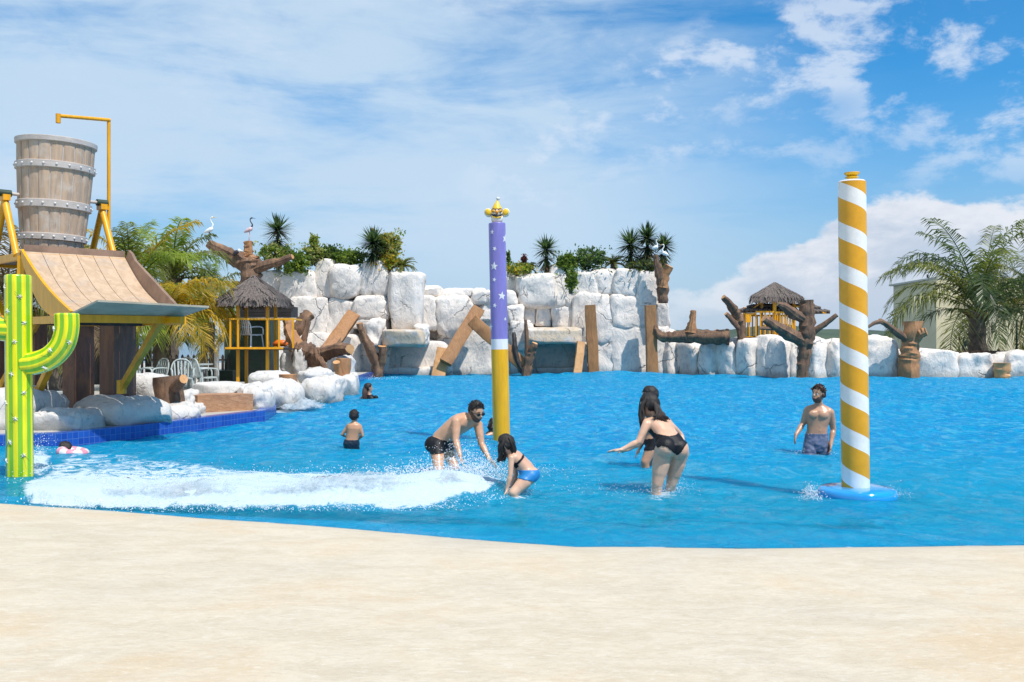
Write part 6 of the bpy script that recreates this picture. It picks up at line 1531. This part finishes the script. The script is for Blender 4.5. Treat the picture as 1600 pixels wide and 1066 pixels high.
        if glasses:
            g_ = None
            for sg in (-1, 1):
                b = MB(); ell(b, at(sg * .032, .095, .000), (.028 * k, .007 * k, .021 * k), s.hf, 14, 8); o = b.build('lens' if g_ else 'sunglasses', 'black', g_ or s.t, True); g_ = g_ or o
                b = MB(); b.tube([at(sg * .058, .088, .006), at(sg * .080, .04, .006), at(sg * .082, -.01, .004)], .004 * k, 6); b.build('temple', 'black', g_, True)
            b = MB(); b.tube([at(-.012, .108, .006), at(.012, .108, .006)], .004 * k, 6); b.build('bridge', 'black', g_, True)
        if lips:
            b = MB(); b.tube([at(-.024, .086, -.058), at(-.008, .096, -.054), at(.008, .096, -.054), at(.024, .086, -.058)], [.003 * k, .006 * k, .006 * k, .003 * k], 8); b.build('lips', 'lips', s.t, True)
        if beard:
            def pr(p, lb, t_, n_):
                q = p - s.hc; a, b_, e = q.dot(r) / k, q.dot(f) / k, q.dot(u) / k
                if lb not in ('head', 'neck') or b_ < -.005 or e < -.135: return False
                mouth = abs(a) < .022 and -.066 < e < -.048
                return (e < -.050 + max(0, abs(a) - .035) * 1.4) and not mouth
            s.shell('beard', 'beard', pr, .005 * k, .002 * k, nf=90)

# man bending over the wave
B = Body('man in black trunks and sunglasses bending down in the surf to scoop water', 11.9, True, 1.0, 'skin_man')
p = B.p
hipL, hipR = p(682, 695, -.12), p(699, 701, .16); hs = (hipR - hipL) * .5
shR, shL = p(712, 656, -.20), p(746, 660, .06); ss_ = (shL - shR) * .5
cp_, cn = (hipL + hipR) / 2, p(734, 649, -.12)
side_v = (V((.30, .95, 0)) ).normalized()
side_s = V((.55, .80, -.05)).normalized()
B.torso([(cp_ + V((-.02, 0, -.07)), side_v * .12, .10), (cp_, side_v * .168, .125), (p(692, 683, 0), side_v * .150, .115), (p(703, 673, -.03), side_v * .150, .112), (p(717, 663, -.05), side_s * .175, .118), (p(727, 657, -.07), side_s * .19, .105), (p(732, 651, -.10), side_s * .10, .075), (p(734, 649, -.10), side_s * .055, .055)])
B.head(p(744, 643, -.16), V((.62, -.70, -.34)), V((.12, -.22, 1)), 1.04); B.neck(p(731, 654, -.08), .056)
B.cap('yoke', p(714, 657, -.20), .058, p(731, 652, -.1), .05); B.cap('yoke', p(745, 661, .07), .055, p(734, 652, -.08), .05)
B.arm('armR', p(713, 659, -.22), p(712, 688, -.30), p(719, 712, -.42), (.25, -.35, -1), (.9, -.1, .1), 1, .4, 1.16)
B.arm('armL', p(747, 664, .08), p(752, 693, .0), p(764, 717, -.12), (.75, -.25, -.7), (.2, -.5, -.9), 1, .25, 1.16)
B.leg('legR', hipL + V((0, 0, -.01)), p(686, 738, -.38), V((p(680, 740).x, 11.75, -.42)), (.7, -.6, 0)); B.leg('legL', hipR + V((0, 0, -.01)), p(711, 731, -.02), V((p(703, 740).x, 12.0, -.45)), (.8, -.5, 0))
B.ball('torso0', hipL + V((-.045, .03, .0)), (.10, .10, .10)); B.ball('torso0', hipR + V((-.06, .03, .0)), (.10, .10, .10))
B.finish(); B.hair('hair_dark', off=.014); B.tufts('hair_dark', 150, 2, .022); B.face(True, True)
def trunks(lim=.42, z=None, torso=('torso0', 'torso1'), tl_=.35):
    def pr(q, lb, t_, n_):
        if lb in torso: return not (lb == torso[-1] and t_ > tl_)
        return lb.endswith('_thigh') and t_ < lim
    return pr
def pr(q, lb, t_, n_):
    if q.z > B.p(690, 682).z + .02 + (q.x - B.p(690, 0).x) * -.35: return False
    if lb in ('torso0', 'torso1'): return True
    return lb.endswith('_thigh') and q.z > B.p(690, 709).z + .03
def cut_line(px0, py0, px1, py1, Bd):
    a, c = Bd.p(px0, py0), Bd.p(px1, py1)
    return lambda q: q.z - lerp(a.z, c.z, (q.x - a.x) / (c.x - a.x))
top_l = cut_line(674, 680, 710, 691, B); bot_l = cut_line(672, 707, 716, 702, B)
B.shell('swim_trunks', 'cloth_black', lambda q, lb, t_, n_: (lb.startswith('torso') or lb.endswith('_thigh')) and top_l(q) < 0 and bot_l(q) > 0, .007, .002)

# girl in blue bikini
B = Body('girl in blue bikini bottom crouching in the shallow water beside the yellow pole foot', 9.95, False, .80, 'skin_fair', .0075)
p = B.p; sv = V((.25, .95, 0)).normalized(); cp_ = p(826, 741, 0)
B.torso([(cp_ + V((.02, 0, -.05)), sv * .09, .08), (cp_, sv * .125, .11), (p(821, 730, 0), sv * .105, .092), (p(813, 722, 0), sv * .105, .088), (p(804, 714, 0), sv * .120, .088), (p(799, 710, 0), sv * .11, .07), (p(796, 707, 0), sv * .05, .05)])
B.head(p(790.5, 695, -.02), V((-.80, .30, -.42)), V((-.30, .05, 1)), 1.10); B.neck(p(799, 710, 0), .045)
B.arm('armR', p(799, 716, -.12), p(797.5, 742, -.16), p(792, 764, -.16), (-.2, -.1, -1), (-1, 0, .1), 1, .3, 1.0, (.042, .036, .032, .031, .024))
B.arm('armL', p(802, 715, .12), p(806, 742, .12), p(798, 764, .06), (-.3, -.1, -1), (-1, 0, .1), -1, .3, 1.0, (.042, .036, .032, .031, .024))
B.leg('legR', p(829, 744, -.08), p(802, 770, -.20), V((p(815, 0).x, 9.85, -.27)), (-1, -.2, 0), 1, (.098, .088, .062, .06, .04)); B.leg('legL', p(826, 744, .10), p(808, 768, .10), V((p(818, 0).x, 10.1, -.27)), (-1, 0, 0), 1, (.098, .088, .062, .06, .04))
B.ball('torso0', p(833, 741, -.06), (.085, .085, .09)); B.ball('torso0', p(832, 741, .08), (.085, .085, .09))
B.finish(); B.hair('hair_dark', low=-.06, off=.016); B.face(False, False)
b1 = cut_line(816, 733, 838, 733, B); b2 = cut_line(810, 744, 838, 750.5, B)
B.shell('bikini_bottom', 'cloth_blue', lambda q, lb, t_, n_: (lb.startswith('torso') or lb.endswith('_thigh')) and b1(q) < 0 and b2(q) > 0, .006)
ta, tb_ = B.p(807, 724), B.p(817, 713)
B.shell('bikini_top', 'cloth_black', lambda q, lb, t_, n_: lb.startswith('torso') and abs((q - ta).dot((tb_ - ta).normalized().cross(V((0, 1, 0))).normalized())) < (.030 if n_.x < -.2 or n_.z < -.3 else .011) , .006)
def gp(rnd, u):
    y_ = rnd.uniform(-.09, .10); ex = rnd.uniform(0, 1)
    if u < .55: return [B.p(789 + rnd.uniform(-3, 4), 684, y_), B.p(783 + rnd.uniform(-4, 5), 698, y_ * 1.1 - .02), B.p(783 + rnd.uniform(-4, 8), 710, y_), B.p(780 + rnd.uniform(-4, 10), 718 + ex * 5, y_)]
    return [B.p(793 + rnd.uniform(-3, 3), 684, y_), B.p(801 + rnd.uniform(-2, 2), 693, y_ * 1.1), B.p(802 + rnd.uniform(-4, 4), 704, y_), B.p(801 + rnd.uniform(-12, 7), 710 + ex * 5, y_)]
B.strands('hair_dark', gp, 60, .013, 4)

# woman in black swimsuit
B = Body('woman in black low-backed swimsuit leaning forward, seen from behind', 10.15, False, 1.0, 'skin_fair', .0085)
p = B.p; sv = V((.93, .25, -.10)).normalized(); cp_ = p(1049, 700, 0)
B.torso([(cp_ + V((.0, 0, -.06)), sv * .13, .11), (cp_, sv * .172, .135), (p(1046, 692, .03), sv * .150, .115), (p(1040, 680, .10), sv * .128, .095), (p(1033, 669, .17), sv * .142, .10), (p(1028, 661, .22), sv * .158, .095), (p(1025, 654, .26), sv * .10, .07), (p(1023, 650, .27), sv * .05, .05)])
B.head(p(1014, 634, .30), V((-.75, .52, -.34)), V((-.22, .10, 1)), 1.05); B.neck(p(1024, 652, .26), .047)
B.cap('yoke', p(1010, 661, .16), .046, p(1024, 656, .24), .045); B.cap('yoke', p(1045, 662, .26), .045, p(1027, 656, .24), .045)
B.arm('armL', p(1010, 663, .14), p(998, 690, .06), p(971, 703, .04), (-1, -.05, -.10), (.1, -.3, -1), -1, .12, .93)
B.arm('armR', p(1047, 665, .26), p(1063, 679, .36), p(1068, 690, .30), (.05, -.3, -1), (-1, .2, 0), 1, .3, .88)
fz = floor_z(p(1035, 0).x, 10.1)
B.leg('legL', p(1037, 706, 0), p(1027, 755, -.02), V((p(1022, 0).x, 10.22, fz + .08)), (-.6, .7, 0), 1.0, (.104, .092, .064, .058, .038)); B.leg('legR', p(1062, 707, .06), p(1049, 756, .10), V((p(1052, 0).x, 10.5, fz + .05)), (-.6, .7, 0), 1.0, (.102, .090, .060, .056, .038))
B.ball('torso0', p(1040, 700, -.07), (.108, .10, .11)); B.ball('torso0', p(1061, 702, -.02), (.105, .10, .11))
B.finish(); B.hair('hair_dark', low=-.06, off=.020)
s1 = cut_line(1012, 674, 1062, 680, B); yy0 = 10.15
def suit(q, lb, t_, n_):
    if not (lb.startswith('torso') or lb.endswith('_thigh')): return False
    px = 800 + q.x / q.y * F; py = HOR - (q.z - H) / q.y * F
    top = interp(px, [1005, 1014, 1022, 1034, 1046, 1056, 1064], [655, 664, 676, 680, 682, 680, 672])
    if n_.y > .35: top = interp(px, [1005, 1030, 1064], [655, 660, 668])
    if py < top: return False
    bot = interp(px, [1020, 1028, 1034, 1042, 1051, 1058, 1064, 1070, 1074], [690, 700, 697, 699, 706, 712, 707, 697, 692])
    return py < bot
B.shell('swimsuit', 'cloth_black', suit, .006)
def wh(rnd, u):
    y_ = rnd.uniform(-.07, .07); ex = rnd.uniform(0, 1)
    if u < .45: return [B.p(1012 + rnd.uniform(-3, 3), 621, .30 + y_), B.p(1004 + rnd.uniform(-2, 3), 634, .27 + y_), B.p(1001 + rnd.uniform(-2, 5), 648, .25 + y_), B.p(1000 + rnd.uniform(-1, 6), 655 + ex * 12, .22 + y_)]
    return [B.p(1016 + rnd.uniform(-4, 4), 620, .29 + y_ * .8), B.p(1024 + rnd.uniform(-3, 3), 633, .24 + y_ * .7), B.p(1030 + rnd.uniform(-5, 4), 645, .16 + y_ * .4), B.p(1030 + rnd.uniform(-10, 15), 651 + ex * 6, .12 + y_ * .3)]
B.strands('hair_dark', wh, 80, .015, 6)
B.strands('hair_brown', lambda rnd, u: [B.p(1022 + rnd.uniform(-3, 4), 628, .24), B.p(1029 + rnd.uniform(-3, 4), 640, .17), B.p(1035 + rnd.uniform(-6, 5), 648, .12), B.p(1036 + rnd.uniform(-6, 12), 655 + rnd.uniform(0, 6), .11)], 16, .010, 9)

# person behind her
B = Body('dark-haired woman in black bikini bending down, mostly hidden behind the woman in the swimsuit', 12.4, False, .98, 'skin_tan', .011)
p = B.p; sv = V((.35, .9, 0)).normalized(); cp_ = p(1022, 690, .0)
B.torso([(cp_ + V((.0, 0, -.07)), sv * .12, .10), (cp_, sv * .165, .125), (p(1020, 676, 0), sv * .13, .10), (p(1017, 662, -.02), sv * .125, .095), (p(1013, 648, -.03), sv * .15, .095), (p(1012, 641, -.03), sv * .10, .07), (p(1012, 637, -.03), sv * .05, .05)])
B.head(p(1015, 619, -.04), V((-.9, .2, -.25)), V((-.1, 0, 1)), 1.05); B.neck(p(1012, 640, -.03), .047)
B.arm('armR', p(1013, 650, -.18), p(1001, 692, -.26), p(981, 703, -.30), (-1, -.1, -.25), (.2, -.2, -1), 1, .15, .95); B.arm('armL', p(1014, 648, .14), p(1010, 680, .12), p(1000, 700, .05), (-.6, 0, -1), (1, 0, 0), -1, .3, .95)
B.leg('legR', p(1021, 695, -.08), p(1008, 722, -.16), V((p(1012, 0).x, 12.3, -.5)), (-1, -.2, 0)); B.leg('legL', p(1022, 695, .12), p(1014, 724, .10), V((p(1018, 0).x, 12.5, -.5)), (-1, 0, 0))
B.finish(); B.hair('hair_dark', low=-.06, off=.018)
b1 = cut_line(1000, 686, 1040, 680, B); b2 = cut_line(1000, 703, 1040, 699, B)
B.shell('bikini_bottom', 'cloth_black', lambda q, lb, t_, n_: (lb.startswith('torso') or lb.endswith('_thigh')) and b1(q) < 0 and b2(q) > 0, .006)
B.shell('bikini_top', 'cloth_black', lambda q, lb, t_, n_: lb in ('torso3', 'torso2') and abs(q.z - B.p(0, 658).z) < .035, .006)
B.strands('hair_dark', lambda rnd, u: [B.p(1014 + rnd.uniform(-4, 4), 610, -.04), B.p(1004 + rnd.uniform(-2, 3), 624, -.04 + rnd.uniform(-.08, .08)), B.p(1001 + rnd.uniform(-2, 3), 645, -.05 + rnd.uniform(-.06, .06)), B.p(1002 + rnd.uniform(-2, 4), 665 + rnd.uniform(0, 8), -.05)], 40, .015, 3)

# man wading
B = Body('bare-chested bearded man in grey-blue swim shorts wading left of the striped pole', 13.6, True, .97, 'skin_tan', .0095)
p = B.p; sv = V((.97, -.22, -.04)).normalized(); cp_ = p(1275, 693, 0)
B.torso([(cp_ + V((0, 0, -.10)), sv * .12, .095), (cp_, sv * .162, .115), (p(1276, 678, 0), sv * .140, .10), (p(1277, 666, .0), sv * .138, .10), (p(1278.5, 652, .0), sv * .165, .112), (p(1279.5, 642, .0), sv * .180, .11), (p(1279.5, 636, .0), sv * .12, .08), (p(1279, 632, -.01), sv * .055, .055)])
B.head(p(1278.5, 616, -.05), V((-.72, -.62, .05)), V((.05, 0, 1)), 1.06); B.neck(p(1279, 635, 0), .056)
B.cap('yoke', p(1263, 640, .02), .055, p(1277, 635, 0), .05); B.cap('yoke', p(1296, 643, -.04), .055, p(1281, 635, 0), .05)
B.ball('torso4', p(1271, 648, -.085), (.075, .035, .06)); B.ball('torso4', p(1287, 649, -.105), (.075, .035, .06))
for yy_, xx_ in ((659, 0), (666, 0), (673, 0)):
    for sg in (-1, 1): B.ball('torso3', p(1277 + sg * 4.2, yy_, -.070 - .01 * sg), (.036, .026, .028))
B.arm('armR', p(1262, 642, .03), p(1254, 663, .06), p(1244, 679, -.06), (-.35, -.3, -1), (.9, 0, .1), 1, .4, 1.15); B.arm('armL', p(1297.5, 645, -.04), p(1302, 671, .0), p(1298, 695, -.10), (-.2, -.3, -1), (-1, 0, 0), 1, .5, 1.15)
B.leg('legR', p(1266, 696, 0), p(1262, 738, -.10), V((p(1262, 0).x, 13.7, -.76)), (-.5, -.8, 0)); B.leg('legL', p(1285, 696, 0), p(1290, 740, -.02), V((p(1290, 0).x, 13.8, -.76)), (-.3, -.9, 0))
B.finish(); B.hair('hair_brown', off=.016, noise_=.010, low=.0); B.tufts('hair_brown', 200, 4, .036); B.face(False, True)
zt_ = B.p(0, 676.5).z; zb_ = B.p(0, 738).z
def shorts(q, lb, t_, n_):
    if q.z > zt_ or q.z < zb_: return False
    if lb.startswith('torso'): return True
    return 1.0 + 1.8 * t_ if lb.endswith('_thigh') else False
B.shell('swim_shorts', 'cloth_shorts', shorts, .012, .008, nf=22)
B.shell('waistband', 'cloth_stripe', lambda q, lb, t_, n_: lb.startswith('torso') and zt_ - .004 > q.z > zt_ - .02 and n_.y < .2, .016)

# boy seen from behind
B = Body('small boy in dark swim trunks standing in the water, seen from behind', 14.35, True, .66, 'skin_boy', .0085)
p = B.p; sv = V((.98, .1, 0)).normalized(); cp_ = p(549, 694, 0)
B.torso([(cp_ + V((0, 0, -.08)), sv * .09, .10), (cp_, sv * .112, .135), (p(550, 685, 0), sv * .094, .12), (p(551.5, 677, 0), sv * .098, .12), (p(553, 669, 0), sv * .112, .13), (p(553, 663.5, 0), sv * .105, .11), (p(553, 660, 0), sv * .05, .07)])
B.head(p(553.5, 650.5, 0), V((.12, 1, -.05)), V((0, 0, 1)), 1.22); B.neck(p(553, 663, 0), .056)
B.arm('armL', p(543.5, 667, .0), p(534.5, 679, .0), p(541, 683, .16), (.4, 1, -.1), (0, 0, -1), 1, .3, .95); B.arm('armR', p(562.5, 667, 0), p(566.5, 681, .0), p(560, 686.5, .14), (-.6, .6, .0), (0, 0, -1), -1, .3, .95)
B.leg('legL', p(544.5, 698, 0), p(543, 722, .02), V((p(543, 0).x, 14.4, -.52)), (0, 1, 0)); B.leg('legR', p(554, 698, 0), p(556, 722, .02), V((p(556, 0).x, 14.4, -.52)), (0, 1, 0))
B.finish(); B.hair('hair_dark', low=-.05, off=.014); B.tufts('hair_dark', 140, 6, .018)
zt_ = B.p(0, 686.5).z; zb_ = B.p(0, 716).z
B.shell('swim_trunks', 'cloth_navy', lambda q, lb, t_, n_: zb_ < q.z < zt_ and (lb.startswith('torso') or lb.endswith('_thigh')), .012, .006)

# long-haired woman far back
B = Body('long-haired woman in dark top up to her chest in the water near the left rocks', 25.2, False, 1.0, 'skin_tan', .014)
p = B.p; sv = V((.85, -.5, 0)).normalized()
B.torso([(p(574, 652, 0), sv * .15, .11), (p(575, 642, 0), sv * .13, .10), (p(576, 632, 0), sv * .15, .11), (p(577, 622, 0), sv * .165, .10), (p(577, 618, 0), sv * .10, .07), (p(577, 616, 0), sv * .05, .05)])
B.head(p(576, 606.5, 0), V((.8, .4, -.1)), V((0, 0, 1)), 1.08); B.neck(p(577, 618, 0), .048)
B.arm('armL', p(566, 622, .08), p(562, 636, 0), p(566, 645, -.1), None, (0, 0, -1)); B.arm('armR', p(587, 621, -.08), p(592, 632, -.1), p(584, 640, -.2), None, (0, 0, -1))
B.leg('legL', p(570, 655, 0), p(570, 675, 0), V((p(570, 0).x, 25.2, -1.5)), (0, 1, 0)); B.leg('legR', p(579, 655, 0), p(579, 675, 0), V((p(579, 0).x, 25.2, -1.5)), (0, 1, 0))
B.finish(); B.hair('hair_dark', low=-.06, off=.02)
B.shell('shirt', 'cloth_black', lambda q, lb, t_, n_: (lb.startswith('torso') or lb.startswith('armR_upper')) and 800 + q.x / q.y * F > 573 and q.z < B.p(0, 617).z, .010)
B.strands('hair_brown', lambda rnd, u: [B.p(574 + rnd.uniform(-2, 2), 601, -.03), B.p(570 + rnd.uniform(-2, 2), 608, -.08), B.p(570 + rnd.uniform(-3, 3), 617, -.12), B.p(570 + rnd.uniform(-3, 3), 625 + rnd.uniform(0, 3), -.12)], 40, .022, 3)

# person hidden behind the purple pole
B = Body('dark-haired bather crouching half hidden behind the yellow foot of the purple pole', 16.3, False, .9, 'skin_tan', .013)
p = B.p; sv = V((.4, .9, 0)).normalized()
B.torso([(p(771, 700, 0), sv * .14, .11), (p(770, 692, 0), sv * .13, .10), (p(769, 684, 0), sv * .14, .10), (p(770, 676, 0), sv * .15, .09), (p(770, 673, 0), sv * .05, .05)])
B.head(p(770, 664, 0), V((-.9, -.2, -.1)), V((0, 0, 1)), 1.0); B.neck(p(770, 674, 0), .046)
B.arm('armR', p(768, 679, -.14), p(759, 682, -.2), p(752, 690, -.2), None, (0, 0, -1)); B.arm('armL', p(773, 679, .14), p(766, 684, .2), p(758, 690, .2), None, (0, 0, -1))
B.leg('legL', p(770, 702, .08), p(762, 712, .08), V((p(768, 0).x, 16.4, -.9)), (-1, 0, 0)); B.leg('legR', p(770, 702, -.08), p(762, 712, -.08), V((p(768, 0).x, 16.2, -.9)), (-1, 0, 0))
B.finish(); B.hair('hair_dark', low=-.06, off=.02)
B.shell('shirt', 'cloth_black', lambda q, lb, t_, n_: lb.startswith('torso'), .010)
B.strands('hair_dark', lambda rnd, u: [B.p(771, 656, rnd.uniform(-.06, .06)), B.p(766 + rnd.uniform(-2, 2), 664, rnd.uniform(-.08, .08)), B.p(767 + rnd.uniform(-3, 3), 676, rnd.uniform(-.1, .1))], 26, .018, 3)

# swimmer with a float ring
B = Body('dark-haired child swimming with an inflatable ring at the far left', 13.6, False, .8, 'skin_tan', .012)
p = B.p
B.torso([(V((p(140, 0).x, 13.4, -.22)), V((0, .11, 0)), .08), (V((p(128, 0).x, 13.5, -.16)), V((0, .12, 0)), .09), (V((p(114, 0).x, 13.55, -.08)), V((0, .13, 0)), .09), (V((p(106, 0).x, 13.6, -.03)), V((0, .07, 0)), .06)])
B.head(p(100.5, 703, 0), V((-.9, -.3, -.2)), V((-.15, 0, 1)), 1.12); B.neck(V((p(107, 0).x, 13.6, -.02)), .05)
B.arm('armR', V((p(112, 0).x, 13.42, -.05)), V((p(104, 0).x, 13.2, -.1)), V((p(94, 0).x, 13.2, -.12)), None, (0, 0, -1)); B.arm('armL', V((p(112, 0).x, 13.72, -.05)), V((p(104, 0).x, 13.9, -.1)), V((p(94, 0).x, 13.9, -.12)), None, (0, 0, -1))
B.leg('legL', V((p(140, 0).x, 13.5, -.22)), V((p(160, 0).x, 13.6, -.3)), V((p(175, 0).x, 13.6, -.4)), (1, 0, 0)); B.leg('legR', V((p(140, 0).x, 13.4, -.22)), V((p(160, 0).x, 13.3, -.3)), V((p(175, 0).x, 13.3, -.4)), (1, 0, 0))
B.finish(); B.hair('hair_dark', low=-.07, off=.024, noise_=.012)
b = MB(); rc = V((p(119, 0).x, 13.5, .035)); NN = 36; rr = []
for i in range(NN + 1):
    a = 2 * math.pi * i / NN; o = V((math.cos(a), math.sin(a), 0)); rr.append([rc + o * (.155 + .062 * math.cos(q)) + V((0, 0, .062 * math.sin(q) + o.x * -.02)) for q in np.linspace(0, 2 * math.pi, 13)[:-1]])
b.rings(rr, cap=False, mifn=lambda i, j: 1 if (i // 3) % 2 else 0)
b.build('float_ring', ['pole_white', 'float_pink'], None, True, label='pink and white inflatable ring round the swimming child at the far left', cat='swim ring')
